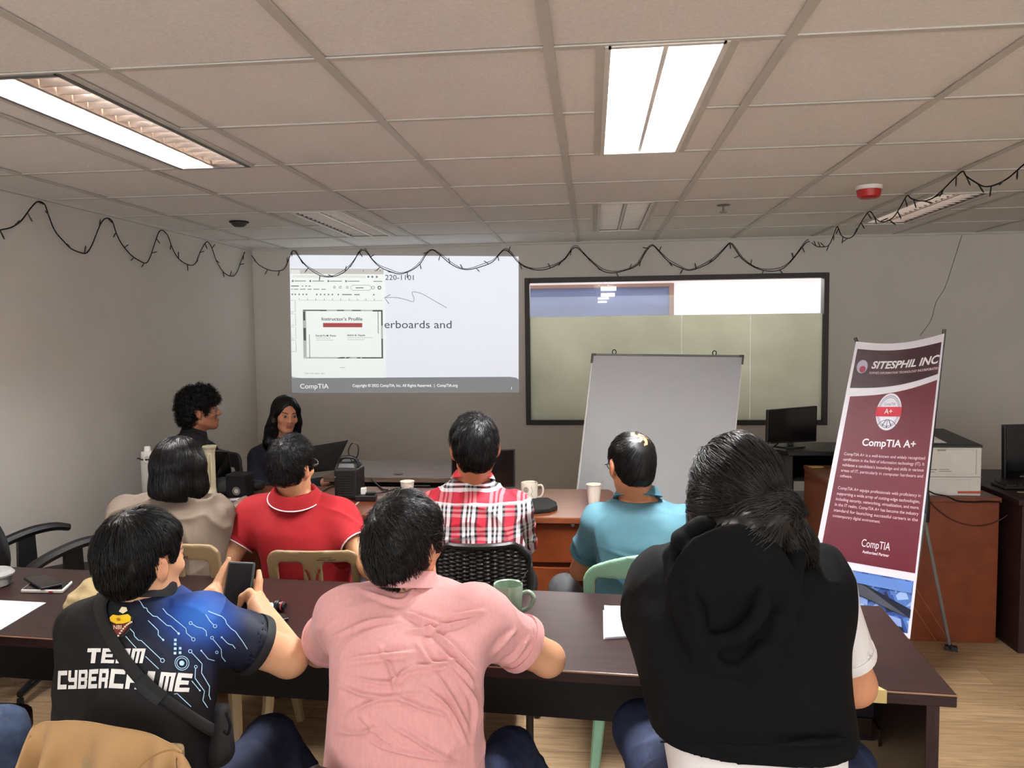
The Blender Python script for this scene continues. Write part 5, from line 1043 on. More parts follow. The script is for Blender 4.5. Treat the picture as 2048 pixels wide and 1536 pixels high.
def block(mb, txt, quad, gap=.12, shear=.12):
    tl, tr, br, bl = [np.array(q, float) for q in quad]; n = len(txt); cw = 1/n
    for i, ch in enumerate(txt):
        for x0, y0, x1, y1 in GL[ch]:
            pts = []; nu, nv = 3, 3
            for b in range(nv+1):
                for a in range(nu+1):
                    u = x0+(x1-x0)*a/nu; v = y0+(y1-y0)*b/nv; U = (i+gap/2+u*(1-gap))*cw+shear*cw*(.5-v)
                    pts.append(tuple((tl*(1-U)+tr*U)*(1-v)+(bl*(1-U)+br*U)*v))
            onshirt(mb, pts, [(b*(nu+1)+a, b*(nu+1)+a+1, (b+1)*(nu+1)+a+1, (b+1)*(nu+1)+a) for a in range(nu) for b in range(nv)], .002)
mb = MB(); block(mb, 'TEAM', [Z7(322, 645), Z7(845, 645), Z7(830, 775), Z7(325, 775)]); block(mb, 'CYBER', [Z7(70, 842), Z7(522, 822), Z7(518, 990), Z7(74, 1004)]); block(mb, 'CRIME', [Z7(524, 822), Z7(1250, 868), Z7(1230, 1030), Z7(520, 990)])
mb.obj('lettering', mat('print_white', (226, 224, 220), .45, var=.06), jsy)
def poly7(mb, pts, lift=.0034):
    c = np.mean(pts, 0); n = len(pts); onshirt(mb, [Z7(*q) for q in pts]+[Z7(*c)], [(i, (i+1) % n, n) for i in range(n)], lift)
mb = MB(); poly7(mb, [(524, 380), (545, 350), (610, 358), (690, 342), (736, 380), (728, 440), (695, 500), (645, 540), (605, 552), (560, 500), (535, 440)], .0015); mb.obj('crest_border', mat('crest_dark', (36, 30, 34), .5), jsy)
mb = MB(); poly7(mb, [(530, 378), (560, 352), (610, 360), (690, 347), (716, 372), (712, 415), (650, 433), (590, 437), (536, 412)]); mb.obj('crest_yellow', mat('crest_gold', (238, 196, 20), .5), jsy)
mb = MB(); poly7(mb, [(543, 440), (600, 446), (706, 424), (692, 465), (650, 515), (607, 540), (572, 500)]); mb.obj('crest_red', mat('crest_maroon', (110, 30, 30), .5), jsy)
mb = MB()
for k_ in range(9): a = k_/8; x = 722-a*110; y = 425+a*115-18*math.sin(a*3.1); poly7(mb, [(x-8, y-7), (x+8, y-7), (x+8, y+6), (x-8, y+6)], .005)
poly7(mb, [(615, 325), (640, 285), (680, 290), (690, 320), (650, 345)], .005); mb.obj('crest_cream', mat('crest_cream', (226, 214, 176), .5), jsy)
mb = MB(); v2, f2 = text2d('NBI', .01); v2 = v2/v2[:, 0].max(); onshirt(mb, [Z7(570+a*68, 484-b*44*1.6*1) for a, b in v2], f2, .0055); mb.obj('crest_lettering', mat('crest_letter', (236, 206, 168), .5), jsy)
mb = MB(); poly7(mb, [(590, 395), (605, 383), (625, 390), (628, 410), (605, 415)], .005); mb.obj('crest_motif', mat('crest_brown', (176, 110, 30), .5), jsy)
hv = capvol(H, .014, top=.006, back=.004, line=((-.12, -.085, -.045, -.028, -.012, .012, .022, .038, .055, .085, .12), (-.074, -.072, -.055, -.022, .03, .028, .0, .03, .055, .072, .075)))
hair_obj(H, hv, whorl(-.01, -.05, .1, .7), black_hair, p.body, 3000, (.035, .06), lift=.006, jit=.2, wid=.0011, lump=.003)
# phone in the hands
t = thing('smartphone', 'black phone held upright in the hands of the person in the printed jersey', 'phone', pc); m_ = MB(); e = .004
q = [PHN[0]-pr_*e-pu*e, PHN[1]+pr_*e-pu*e, PHN[2]+pr_*e+pu*e, PHN[3]-pr_*e+pu*e]; m_.hexa([a-pnm*.009 for a in q], q); m_.obj('case', mat('phone_case', (58, 62, 60), .45), t, bevel=.006, seg=3)
m_ = MB(); m_.add([a+pnm*.0006+(pc-a)*.03 for a in PHN], [(0, 1, 2, 3)]); m_.obj('screen', mat('phone_screen', (8, 6, 9), .4, spec=.2, var=0), t)
# sling bag worn across the back
ST = [(212, 1186), (203, 1212), (207, 1240), (219, 1268), (237, 1298), (259, 1330), (294, 1370), (328, 1398), (362, 1422), (400, 1448), (432, 1466)]
sb = thing('sling_bag', 'black sling bag worn diagonally across the back of the printed jersey', 'bag', P(440, 1450, 1.45))
def strapmesh(pts, w, lift, th):
    c = catm([A_(*q, 0) for q in pts], 6)[:, :2]; T_ = np.gradient(c, axis=0); T_ /= np.linalg.norm(T_, axis=1)[:, None]; nn = np.stack([-T_[:, 1], T_[:, 0]], 1); cols = []
    for o in (-.5, -.25, 0, .25, .5): cols.append(drape(TB, None, [tuple(q) for q in c+nn*w*o], lift+.002*(1-abs(o)*2)))
    mb = MB(); v = []; f = []; K = len(c)
    last = None
    for k_ in range(K):
        for j in range(5):
            a = cols[j][k_]
            if a is None: a = cols[2][k_] if cols[2][k_] is not None else (v[-5] if len(v) >= 5 else P(c[k_][0], c[k_][1], 1.5))
            v.append(a)
    for k_ in range(K-1):
        for j in range(4): f.append((k_*5+j, k_*5+j+1, k_*5+j+6, k_*5+j+5))
    mb.add(v, f); return mb
strapm = mat('webbing', (13, 13, 14), .8, var=.2, vs=300)
o = strapmesh(ST, 25, .004, .003).obj('strap', strapm, sb, smooth=True); so = o.modifiers.new('thick', 'SOLIDIFY'); so.thickness = .003; so.offset = 0
o = strapmesh([(284, 1358), (304, 1380), (326, 1398)], 31, .0085, .006).obj('buckle', mat('buckle_black', (9, 9, 10), .5, spec=.3), sb); so = o.modifiers.new('thick', 'SOLIDIFY'); so.thickness = .006
v = Vol(P(448, 1430, 1.5)-.16, P(448, 1430, 1.5)+.16, .006); v.cone(P(441, 1425, 1.56), P(436, 1500, 1.55), .022, .036, .01); solid('pouch', v, mat('bag_black', (20, 20, 21), .75, bump=.3, bs=80), sb)
MB().tube(catm([P(452, 1425, 1.47), P(460, 1450, 1.47), P(456, 1468, 1.47), P(447, 1462, 1.47)], 5), .003, 6).obj('pull_cord', blackm, sb)
# ------------------------------------------------------------ person in the black sleeveless hoodie
H = Head(P(1470, 1004, 1.63), -4, -8, 0, 1.0)
wh = mat('white_jersey', (222, 218, 216), .85, var=.03, vs=30, bump=.15, bs=500); hoodm = mat('black_fleece', (6, 7, 8), .92, var=.2, vs=14, bump=.25, bs=500, spec=.2)
p = Person('person in a black sleeveless hoodie over a white shirt, hair tied low',
    [(1335, 1700, 1760, 1.42, .15), (1335, 1695, 1600, 1.43, .148), (1322, 1690, 1500, 1.45, .146), (1306, 1696, 1440, 1.47, .145), (1290, 1690, 1370, 1.50, .143), (1276, 1685, 1300, 1.52, .14), (1270, 1682, 1220, 1.55, .135), (1288, 1668, 1155, 1.58, .125), (1325, 1628, 1112, 1.60, .11), (1385, 1560, 1080, 1.62, .085), (1415, 1525, 1060, 1.63, .062)],
    H, P(1470, 1062, 1.63), [(P(1312, 1180, 1.60), P(1325, 1330, 1.78), A_(.32, 2.06, .79)), (P(1645, 1172, 1.60), P(1706, 1368, 1.66), A_(.60, 2.02, .79))],
    legs=[[P(1430, 1740, 1.5), P(1285, 1462, 1.96), A_(.27, 2.02, .09)], [P(1600, 1740, 1.5), P(1690, 1540, 1.95), A_(.82, 2.0, .09)]], skin=(202, 142, 108), h=.0055, armr=(.052, .046, .03), pant_r=(.1, .072, .05))
p.shirt(wh, .74, grow=-.006, r=(.058, .06), cuff_r=.06, name='shirt', shoulder=.058, disp=cloth(.005, 9, (1, 1, .5), 4)); whs = p.so
hz = P(1500, 1486, 1.4)[2]
def hood(v):
    f = lambda *q: P(*q)
    v.ell(f(1465, 1205, 1.45), (.125, .03, .15), k=.02); v.ell(f(1475, 1085, 1.55), (.11, .05, .05), k=.03)
    v.chain([f(x, y, yy) for x, y, yy in ((1345, 1112, 1.50), (1353, 1180, 1.45), (1376, 1250, 1.415), (1408, 1315, 1.40), (1440, 1372, 1.385), (1475, 1390, 1.38), (1512, 1370, 1.385), (1542, 1310, 1.395), (1562, 1240, 1.42), (1580, 1170, 1.45), (1592, 1108, 1.5))], [.021]*11, .006)
    v.chain([f(x, y, yy) for x, y, yy in ((1372, 1150, 1.44), (1388, 1220, 1.41), (1400, 1278, 1.395), (1430, 1286, 1.39), (1480, 1272, 1.39), (1520, 1226, 1.40), (1540, 1150, 1.44))], [.014]*7, .006)
    v.chain([f(x, y, yy) for x, y, yy in ((1405, 1300, 1.39), (1440, 1338, 1.38), (1480, 1342, 1.38), (1525, 1300, 1.39))], [.014]*4, .006)
    v.chain([f(1362, 1078, 1.50), f(1405, 1052, 1.50), f(1455, 1068, 1.51)], [.022, .02, .016], .012); v.chain([f(1362, 1080, 1.48), f(1400, 1118, 1.47), f(1452, 1090, 1.48)], [.014, .018, .012], .012); v.cone(f(1425, 1100, 1.48), f(1412, 1135, 1.46), .02, .008, .012)
    v.ell(f(1312, 1195, 1.6), (.06, .09, .1), k=.05); v.ell(f(1645, 1185, 1.6), (.055, .085, .1), k=.05)
    v.chain([f(1322, 1484, 1.33), f(1500, 1492, 1.30), f(1690, 1480, 1.34)], [.006]*3, .012)
p.shirt(hoodm, which=(), grow=.010, hem_z=hz, name='hoodie', extra=hood, disp=cloth(.008, 7, (1, 1, .6), 9, .005), h=.0055)
p.so.parent = p.body
p.trousers(denim); p.shoes(shoem)
H.s = 1.02
c = H.c; v = Vol(c-A_(.22, .22, .26), c+A_(.22, .22, .22), .005); H.e(v, (0, -.014, .034), (.091, .113, .1), .01); H.e(v, (0, -.06, -.02), (.084, .07, .08), .03); H.e(v, (-.03, -.055, -.03), (.075, .07, .07), .03)
# loose twisted tail folding into the hood
v.chain([H.w(.055, -.125, -.01), H.w(.0, -.135, -.045), H.w(-.055, -.115, -.085)], [.03, .045, .04], .03); v.chain([H.w(.055, -.125, -.01), H.w(.085, -.1, -.07), H.w(.1, -.07, -.12)], [.028, .034, .026], .03)
v.fn(v.lo, v.lo+v.n*v.h, lambda x, y, z: ((x-c[0])*H.R[1][0]+(y-c[1])*H.R[1][1]+(z-c[2])*H.R[1][2]-.055-np.maximum(0, ((x-c[0])*H.R[2][0]+(y-c[1])*H.R[2][1]+(z-c[2])*H.R[2][2])*.5)), 0, 'i')
tie = A_(.06, -.12, -.005)
def tail(q):
    if q[2] > -.02: return unit(tie-q)+A_(0, -.1, -.15)
    return A_(-.8 if q[0] < .05 else .35, .1, -.6)
hair_obj(H, v, tail, grey_hair, p.body, 4200, (.07, .15), lift=.010, jit=.12, wid=.0013, seg=8, lump=.006, lsc=22)
MB().tube([H.w(.06+.02*math.cos(a)*.6, -.143+.01*math.sin(a), .0+.02*math.sin(a)) for a in np.linspace(0, 6.28, 14, endpoint=False)], .005, 6, closed=True).obj('hair_tie', blackm, p.body)
H.s = 1.0
# ------------------------------------------------------------ person in the red polo
H = Head(P(585, 935, 2.88), 16, 2, 5, .91)
redm = mat('red_pique', (150, 5, 18), .85, var=.06, vs=40, bump=.15, bs=900); piping = mat('white_piping', (228, 214, 214), .7)
p = Person('person in a red polo shirt with white piping, arms hanging behind the beige chair',
    [(530, 715, 1290, 2.88, .125), (535, 710, 1200, 2.88, .122), (532, 706, 1150, 2.87, .12), (522, 706, 1100, 2.87, .122), (505, 704, 1062, 2.88, .122), (494, 698, 1035, 2.89, .112), (494, 688, 1012, 2.90, .096), (508, 670, 995, 2.91, .08), (540, 642, 983, 2.915, .066)],
    H, P(592, 984, 2.91), [(P(510, 1034, 2.90), P(448, 1128, 2.80), P(428, 1215, 2.98)), (P(678, 1034, 2.90), P(742, 1132, 2.74), P(790, 1188, 2.66))],
    legs=sit(P(622, 1290, 2.92), 0), skin=(210, 156, 116), h=.0055, nr=.058, armr=(.05, .045, .03), hands=True)
p.shirt(redm, .60, r=(.066, .064), cuff_r=.064, name='polo_shirt', shoulder=.060, k=.06, disp=cloth(.010, 7, (1, 1, .5), 6, .006))
p.collar(redm, .073, .03, name='collar', flare=.032, c=P(591, 988, 2.868), tilt=(.1, -.38, 1), edge=piping)
for a in p.arms:
    e = a[0]+(a[1]-a[0])*.585; d = unit(a[1]-a[0]); u = unit(np.cross(d, (0, 1, 0))); w_ = np.cross(d, u); MB().tube([e+.066*(u*math.cos(t)+w_*math.sin(t)) for t in np.linspace(0, 6.28, 24, endpoint=False)], .003, 6, closed=True).obj('sleeve_piping', piping, p.so)
p.trousers(darkcloth); p.shoes(shoem); p.glasses(mat('frame_silver', (150, 150, 152), .3, metal=.8))
hv = capvol(H, .012, top=.016, back=.0, line=((-.12, -.085, -.045, -.028, -.012, .012, .022, .038, .055, .085, .12), (-.05, -.048, -.04, -.01, .03, .026, .0, .03, .06, .072, .075)))
hair_obj(H, hv, whorl(0, -.06, .09, .35, .3), black_hair, p.body, 2200, (.03, .05), lift=.014, jit=.35, wid=.0011, lump=.005)
# ------------------------------------------------------------ person in the plaid shirt
H = Head(P(950, 897, 2.90), -10, -4, -3, 1.04)
def bands(N, L, src, stops):
    r = N.new('ShaderNodeValToRGB'); r.color_ramp.interpolation = 'CONSTANT'
    for i, (ps, c_) in enumerate(stops): e = r.color_ramp.elements[i] if i < 2 else r.color_ramp.elements.new(ps); e.position = ps; e.color = lin(c_)
    L.new(src, r.inputs[0]); return r.outputs[0]
m, N, L, b = nodes('plaid_cotton'); tc = N.new('ShaderNodeTexCoord'); n = N.new('ShaderNodeTexNoise'); n.inputs['Scale'].default_value = 7; va = N.new('ShaderNodeVectorMath'); va.operation = 'SCALE'; va.inputs['Scale'].default_value = .022; vb = N.new('ShaderNodeVectorMath'); L.new(tc.outputs['Object'], n.inputs['Vector']); L.new(n.outputs['Color'], va.inputs[0]); L.new(tc.outputs['Object'], vb.inputs[0]); L.new(va.outputs[0], vb.inputs[1])
sx = N.new('ShaderNodeSeparateXYZ'); L.new(vb.outputs[0], sx.inputs[0])
def frac(o, per, off):
    a = N.new('ShaderNodeMath'); a.operation = 'MULTIPLY_ADD'; a.inputs[1].default_value = 1/per; a.inputs[2].default_value = off; L.new(o, a.inputs[0]); f = N.new('ShaderNodeMath'); f.operation = 'FRACT'; L.new(a.outputs[0], f.inputs[0]); return f.outputs[0]
RD, BK, WT_, GR = (188, 24, 48), (24, 20, 26), (226, 222, 224), (168, 160, 164)
zs_ = P(950, 1012, 2.78)[2]
vst = bands(N, L, frac(sx.outputs[0], .098, .2), [(0, RD), (.28, BK), (.37, WT_), (.5, BK), (.58, WT_), (.66, BK), (.73, WT_), (.86, BK), (.95, RD)]); hst = bands(N, L, frac(sx.outputs[2], .085, .3), [(0, RD), (.26, WT_), (.4, BK), (.5, WT_), (.6, BK), (.7, WT_), (.84, RD)])
gt = N.new('ShaderNodeMath'); gt.operation = 'GREATER_THAN'; gt.inputs[1].default_value = zs_; L.new(sx.outputs[2], gt.inputs[0])
def mixc(f, a, bb, mode='MIX'):
    x = N.new('ShaderNodeMix'); x.data_type = 'RGBA'; x.blend_type = mode; (L.new(f, x.inputs[0]) if not isinstance(f, float) else setattr(x.inputs[0], 'default_value', f)); L.new(a, x.inputs[6]); L.new(bb, x.inputs[7]); return x.outputs[2]
lo_ = mixc(.22, vst, hst); hi_ = mixc(.22, hst, vst); L.new(mixc(gt.outputs[0], lo_, hi_), b.inputs['Base Color']); b.inputs['Roughness'].default_value = .8
p = Person('person in a red, white and black plaid shirt, on the black woven chair',
    [(850, 1052, 1290, 2.92, .125), (848, 1050, 1180, 2.92, .125), (846, 1048, 1095, 2.92, .122), (846, 1047, 1045, 2.93, .12), (846, 1042, 1012, 2.94, .115), (858, 1028, 992, 2.95, .105), (886, 1002, 974, 2.96, .085), (908, 986, 960, 2.96, .066)],
    H, P(946, 954, 2.96), [(P(862, 1018, 2.95), P(840, 1080, 3.18), A_(-.72, 3.62, .785)), (P(1030, 1018, 2.95), P(1046, 1085, 3.15), A_(-.42, 3.6, .785))],
    legs=sit(P(950, 1290, 2.96), 0), skin=(190, 128, 88), h=.0055)
p.shirt(m, long=True, r=(.064, .056), name='plaid_shirt', shoulder=.064, disp=cloth(.006, 9, (1, 1, 1.2), 8, .005)); p.collar(m, .064, .024, name='collar', flare=.024); p.trousers(darkcloth); p.shoes(shoem); p.glasses(blackp)
hv = capvol(H, .012, top=.006, back=.004)
hair_obj(H, hv, whorl(.02, -.06, .085, .55), black_hair, p.body, 2200, (.035, .06), lift=.010, jit=.28, wid=.0012, lump=.005)
# ------------------------------------------------------------ person in the teal polo
H = Head(P(1262, 932, 2.90), -20, -10, 0, 1.0)
teal = mat('teal_pique', (76, 120, 134), .8, var=.04, vs=40, bump=.12, bs=900)
p = Person('person in a teal polo shirt with thinning hair at the crown, on the mint chair',
    [(1190, 1385, 1290, 2.92, .13), (1192, 1382, 1190, 2.92, .13), (1192, 1384, 1130, 2.91, .128), (1186, 1388, 1085, 2.91, .127), (1178, 1390, 1050, 2.92, .122), (1186, 1380, 1026, 2.93, .112), (1206, 1352, 1010, 2.94, .095), (1230, 1320, 997, 2.95, .072)],
    H, P(1275, 988, 2.95), [(P(1198, 1046, 2.94), P(1160, 1140, 3.08), A_(.0, 3.5, .79)), (P(1372, 1046, 2.94), P(1415, 1140, 3.05), A_(.28, 3.45, .72))],
    legs=[[P(1240, 1300, 2.95), P(1128, 1178, 3.38), A_(.0, 3.42, .09)], [P(1340, 1300, 2.95), P(1380, 1180, 3.36), A_(.58, 3.4, .09)]], skin=(192, 128, 90), h=.0055)
p.shirt(teal, .64, r=(.066, .066), cuff_r=.066, name='polo_shirt', shoulder=.066, disp=cloth(.010, 7, (.8, 1, 1.2), 12, .006)); p.collar(teal, .068, .028, name='collar', flare=.026); p.trousers(greycloth); p.shoes(shoem); p.glasses(blackp)
def bald(v): H.e(v, (.01, -.075, .105), (.038, .034, .026), .01, 's')
hv = capvol(H, .010, top=.004, back=.002, extra=None)
hair_obj(H, hv, lambda q: unit(q-A_(.01, -.085, .098))*1+A_(.8*(q[1]+.07)*12, -.8*(q[0]-.01)*12, -.35), black_hair, p.body, 2000, (.03, .06), lift=.005, jit=.15, wid=.0010, lump=.002, keep=lambda q: np.hypot(q[:, 0]-.01, q[:, 1]+.085) > .034, patch=((.012, -.08, .108), .045, mat('scalp', (196, 140, 104), .45)))
# ------------------------------------------------------------ person with the black bob, beige jacket
H = Head(P(362, 932, 2.78), 14, 2, 0, .97)
beige = mat('beige_twill', (120, 106, 92), .85, var=.06, vs=20, bump=.15, bs=500)
p = Person('person with a straight black bob in a loose beige jacket',
    [(300, 440, 1290, 2.72, .13), (295, 440, 1180, 2.72, .13), (270, 445, 1110, 2.73, .13), (244, 448, 1060, 2.75, .128), (244, 446, 1036, 2.76, .12), (258, 436, 1014, 2.77, .11), (288, 412, 998, 2.78, .09), (318, 398, 986, 2.78, .07), (328, 390, 976, 2.78, .06)],
    H, P(360, 982, 2.79), [(P(262, 1040, 2.78), P(258, 1120, 2.98), A_(-1.95, 3.55, .79)), (P(418, 1042, 2.78), P(450, 1096, 2.98), A_(-1.68, 3.6, .79))],
    legs=sit(P(365, 1290, 2.78), 8), skin=(200, 146, 110), h=.006)
p.shirt(beige, long=True, r=(.072, .064), name='jacket', shoulder=.066, k=.05, disp=cloth(.012, 8, (1, 1, .7), 15, .010)); p.collar(beige, .066, .03, name='collar', flare=.02); p.trousers(darkcloth); p.shoes(shoem)
c = H.c; v = Vol(c-A_(.2, .2, .26), c+A_(.2, .2, .18), .005); H.e(v, (0, -.014, .028), (.086, .105, .093), .01); v.chain([H.w(0, -.045, .0), H.w(0, -.05, -.07), H.w(-.005, -.05, -.125)], [.08, .078, .08], .02); v.chain([H.w(-.05, -.03, -.05), H.w(-.08, -.03, -.09), H.w(-.11, -.03, -.12)], [.036, .03, .014], .03); v.chain([H.w(.06, .012, -.0), H.w(.062, .01, -.08), H.w(.056, .0, -.15)], [.04, .036, .026], .03)
v.half(H.w(0, 0, -.115), (-.18, 0, -1)); v.fn(v.lo, v.lo+v.n*v.h, lambda x, y, z: ((x-c[0])*H.R[1][0]+(y-c[1])*H.R[1][1]+(z-c[2])*H.R[1][2]-.05-np.maximum(0, ((x-c[0])*H.R[2][0]+(y-c[1])*H.R[2][1]+(z-c[2])*H.R[2][2])*.5)), 0, 'i')
hair_obj(H, v, lambda q: A_(q[0]*2 if q[2] > .04 else q[0]*.4, -.25 if q[2] > .06 else 0, -1), hairmat('hair_straight', (15, 14, 14), .28), p.body, 3000, (.06, .12), lift=.003, jit=.04, wid=.0013, lump=.002, seg=6)
# ------------------------------------------------------------ curly-haired person by the left wall
H = Head(P(402, 824, 4.45), 64, 4, 0, 1.0)
blk = mat('black_jacket', (17, 17, 19), .85, var=.15)
p = Person('person with curly black hair in a black jacket, in profile against the left wall',
    [(325, 425, 1150, 4.45, .13, -40), (322, 425, 1050, 4.45, .13, -40), (318, 424, 960, 4.45, .13, -40), (322, 420, 910, 4.45, .125, -40), (330, 417, 890, 4.45, .115, -40), (345, 414, 876, 4.45, .095, -40), (362, 410, 866, 4.45, .075, -40), (372, 406, 858, 4.45, .06, -40)],
    H, P(388, 864, 4.45), [(P(338, 910, 4.42), P(338, 985, 4.45), P(352, 1040, 4.6)), (P(412, 905, 4.5), P(412, 985, 4.55), P(405, 1040, 4.6))],
    legs=sit(P(372, 1150, 4.45), 60, L=.36), skin=(172, 116, 88), h=.0055)
p.shirt(blk, long=True, r=(.066, .056), name='jacket', disp=cloth(.006, 8, seed=21)); p.collar(blk, .062, .03, name='collar', flare=.018); p.trousers(darkcloth); p.shoes(shoem)
hv = capvol(H, .018, top=.026, back=.012, line=((-.12, -.085, -.045, -.028, -.012, .012, .022, .038, .055, .085, .14), (-.075, -.07, -.045, -.01, .03, .026, .0, .03, .055, .058, .05)))
hair_obj(H, hv, whorl(0, -.02, .1, .2), black_hair, p.body, 2200, (.04, .07), lift=.022, jit=.6, wid=.0016, lump=.014, lsc=38, curl=1.1)
# ------------------------------------------------------------ person at the laptop
H = Head(P(571, 829, 4.68), 140, -12, -4, .95)
navy = mat('navy_knit', (24, 25, 38), .9, var=.1, bump=.2, bs=300)
p = Person('person with long straight dark hair in a navy top, looking down at the open laptop',
    [(496, 605, 1120, 4.72, .12), (500, 600, 1040, 4.72, .12), (501, 598, 970, 4.72, .115), (500, 606, 925, 4.72, .115), (506, 610, 902, 4.72, .105), (520, 604, 888, 4.71, .09), (542, 592, 878, 4.71, .065), (550, 586, 870, 4.71, .055)],
    H, P(566, 876, 4.71), [(P(516, 915, 4.7), P(512, 975, 4.6), A_(-1.78, 4.5, .70)), (P(600, 912, 4.75), P(602, 975, 4.6), A_(-1.62, 4.56, .71))],
    legs=sit(P(550, 1120, 4.72), 100, L=.4, w2=.12), skin=(196, 136, 106), h=.005, nr=.05)
p.shirt(navy, long=True, r=(.058, .05), name='top', shoulder=.058, disp=cloth(.005, 9, seed=31)); p.trousers(darkcloth); p.shoes(shoem)
c = H.c; v = Vol(c-A_(.22, .22, .36), c+A_(.2, .22, .18), .005); H.e(v, (0, -.018, .036), (.083, .1, .09), .01)
for g in (-1, 1): v.chain([H.w(g*.062, .0, .03), H.w(g*.078, .005, -.05), H.w(g*.082, -.005, -.12)], [.032, .03, .034], .02)
v.chain([H.w(0, -.06, .0), H.w(0, -.075, -.1), H.w(0, -.085, -.22)], [.07, .075, .06], .03)
v.chain([H.w(.08, -.0, -.1), H.w(.09, .01, -.19), H.w(.085, .02, -.27)], [.034, .034, .02], .03)
v.ell(H.w(.004, .085, -.02), np.array((.056, .062, .102))*H.s, H.R, .004, 's')
hair_obj(H, v, lambda q: A_(q[0]*6 if q[2] > .05 else q[0]*.5, -.3 if q[2] > .03 else 0, -1), hairmat('hair_straight', (15, 14, 14), .28), p.body, 2000, (.06, .12), lift=.003, jit=.05, wid=.0014, lump=.002)
# ------------------------------------------------------------ knee of the person beyond the left edge
H = Head(P(-330, 1000, 1.75), 10, 0, 0, 1.0)
p = Person('person in blue jeans at the left edge of the picture, only a knee showing', [(-470, -190, 1760, 1.72, .12), (-465, -195, 1500, 1.72, .12), (-470, -190, 1250, 1.74, .12), (-460, -200, 1170, 1.75, .11), (-420, -240, 1130, 1.75, .09), (-375, -285, 1085, 1.75, .06)],
    H, P(-330, 1090, 1.75), [(P(-450, 1200, 1.75), P(-490, 1330, 1.85), A_(-2.25, 2.2, .79)), (P(-210, 1200, 1.75), P(-170, 1320, 1.95), A_(-2.0, 2.25, .79))],
    legs=[[P(-380, 1740, 1.75), P(-330, 1500, 2.0), A_(-2.3, 2.1, .09)], [P(-270, 1640, 1.75), P(2, 1462, 1.86), A_(-1.60, 1.95, .09)]], skin=(200, 144, 100), h=.007)
p.shirt(mat('grey_shirt', (70, 72, 78), .85), .62, r=(.066, .062)); p.trousers(mat('blue_denim', (52, 66, 92), .85, var=.35, vs=35, bump=.3, bs=400)); p.shoes(shoem)
hair_obj(H, capvol(H, .014, top=.01), whorl(), black_hair, p.body, 900, (.035, .06), lift=.008)
# ================================================================== chairs
def rbox2(x, z, cx, cz, hx, hz, r):
    qx, qz = np.abs(x-cx)-hx+r, np.abs(z-cz)-hz+r
    return np.sqrt(np.maximum(qx, 0)**2+np.maximum(qz, 0)**2)+np.minimum(np.maximum(qx, qz), 0)-r
def mono_chair(label, loc, rz, m, top=.84, hw=.2, band=.05, openings=None, slots=True, arms=False, group=None, arch=0., h=.006, lean=.16, sticker=None):
    """stackable moulded chair facing local +y"""
    M = TM(loc, rz); t = thing('plastic_chair', label, 'chair', loc, group)
    ys = lambda x, z: -.19-(z-.44)*lean-.9*x*x*.0+.55*x*x
    v = Vol((-.32, -.42, .36), (.32, .1, top+.06), h)
    def back(x, y, z):
        o = rbox2(x, z+x*x*arch, 0, (top+.38)/2, hw-(top-z)*.06, (top-.38)/2, .05)
        for (cx, cz, hx, hz) in (openings or ()): o = np.maximum(o, -rbox2(x, z, cx, cz, hx, hz, .018))
        if slots:
            for g in (-1, 1): o = np.maximum(o, -rbox2(x-g*(.011+3.2*(z-top+.14)**2), z, 0, top-.105, .0035, .034, .003))
        return np.maximum(o, np.abs(y-ys(x, z))-.009)
    v.fn((-.3, -.4, .38), (.3, .0, top+.03), back, .006); V, Fq = v.net(); V = relax(V, Fq, 2); link('backrest', rawmesh('backrest', xf(M, V), Fq, [m]), t)
    v = Vol((-.28, -.3, .36), (.28, .3, .5), .008); v.fn((-.25, -.25, .4), (.25, .25, .46), lambda x, y, z: np.maximum(rbox2(x, y, 0, 0, .21, .215, .06), np.abs(z-.43-.12*(x*x+y*y)+.0)-.010), .01); V, Fq = v.net(); V = relax(V, Fq, 1); link('seat', rawmesh('seat', xf(M, V), Fq, [m]), t)
    for sx in (-1, 1):
        for sy in (-1, 1):
            top_ = (sx*.185, sy*.185, .43); MB().tube(xf(M, [top_, (sx*.20, sy*.2, .2), (sx*.22, sy*.23, .005)]), [.026, .022, .018], 8).obj('leg', m, t, smooth=True)
        if arms:
            a = catm([(sx*(hw-.01), ys(hw, top-.1), top-.12), (sx*(hw+.05), -.1, .68), (sx*(hw+.055), .1, .655), (sx*(hw+.04), .19, .6), (sx*.21, .2, .43)], 6); MB().tube(xf(M, a), .018, 8).obj('armrest', m, t, smooth=True)
    if sticker:
        mb = MB()
        for (x0, z0, x1, z1) in sticker[1]: mb.add(xf(M, [(x, ys(x, z)-.0105, z) for x, z in ((x0, z0), (x1, z0), (x1, z1), (x0, z1))]), [(0, 1, 2, 3)])
        mb.obj('moulded_mark', sticker[0], t)
    return t
tanp = mat('tan_plastic', (150, 127, 92), .4, var=.04); mintp = mat('mint_plastic', (142, 186, 158), .38, var=.03); scuff = mat('scuff', (92, 72, 48), .6)
op = ((-.098, .61, .058, .165), (.098, .61, .058, .165))
mk = [(.03, .79, .075, .793), (.02, .782, .05, .786), (.06, .782, .09, .786), (.045, .774, .08, .777)]
c = P(624, 1130, 2.72)
mono_chair('tan plastic chair with two openings in its back, under the red polo shirt', (c[0]-.01, 2.955, 0), .06, tanp, top=.818, hw=.178, openings=((-.085, .60, .048, .172), (.088, .60, .052, .172)), sticker=(scuff, mk), group='tan plastic chairs')
c = P(372, 1110, 2.62)
mono_chair('tan plastic chair with small moulded marks, under the loose beige jacket', (c[0], 2.83, 0), -.12, tanp, top=.875, hw=.185, openings=((-.09, .64, .05, .175), (.09, .64, .05, .175)), sticker=(scuff, [(.0, .855, .06, .858), (.0, .845, .05, .848), (.0, .835, .06, .838), (.0, .825, .04, .828), (.05, .822, .07, .832)]), group='tan plastic chairs')
c = P(1312, 1150, 2.72)
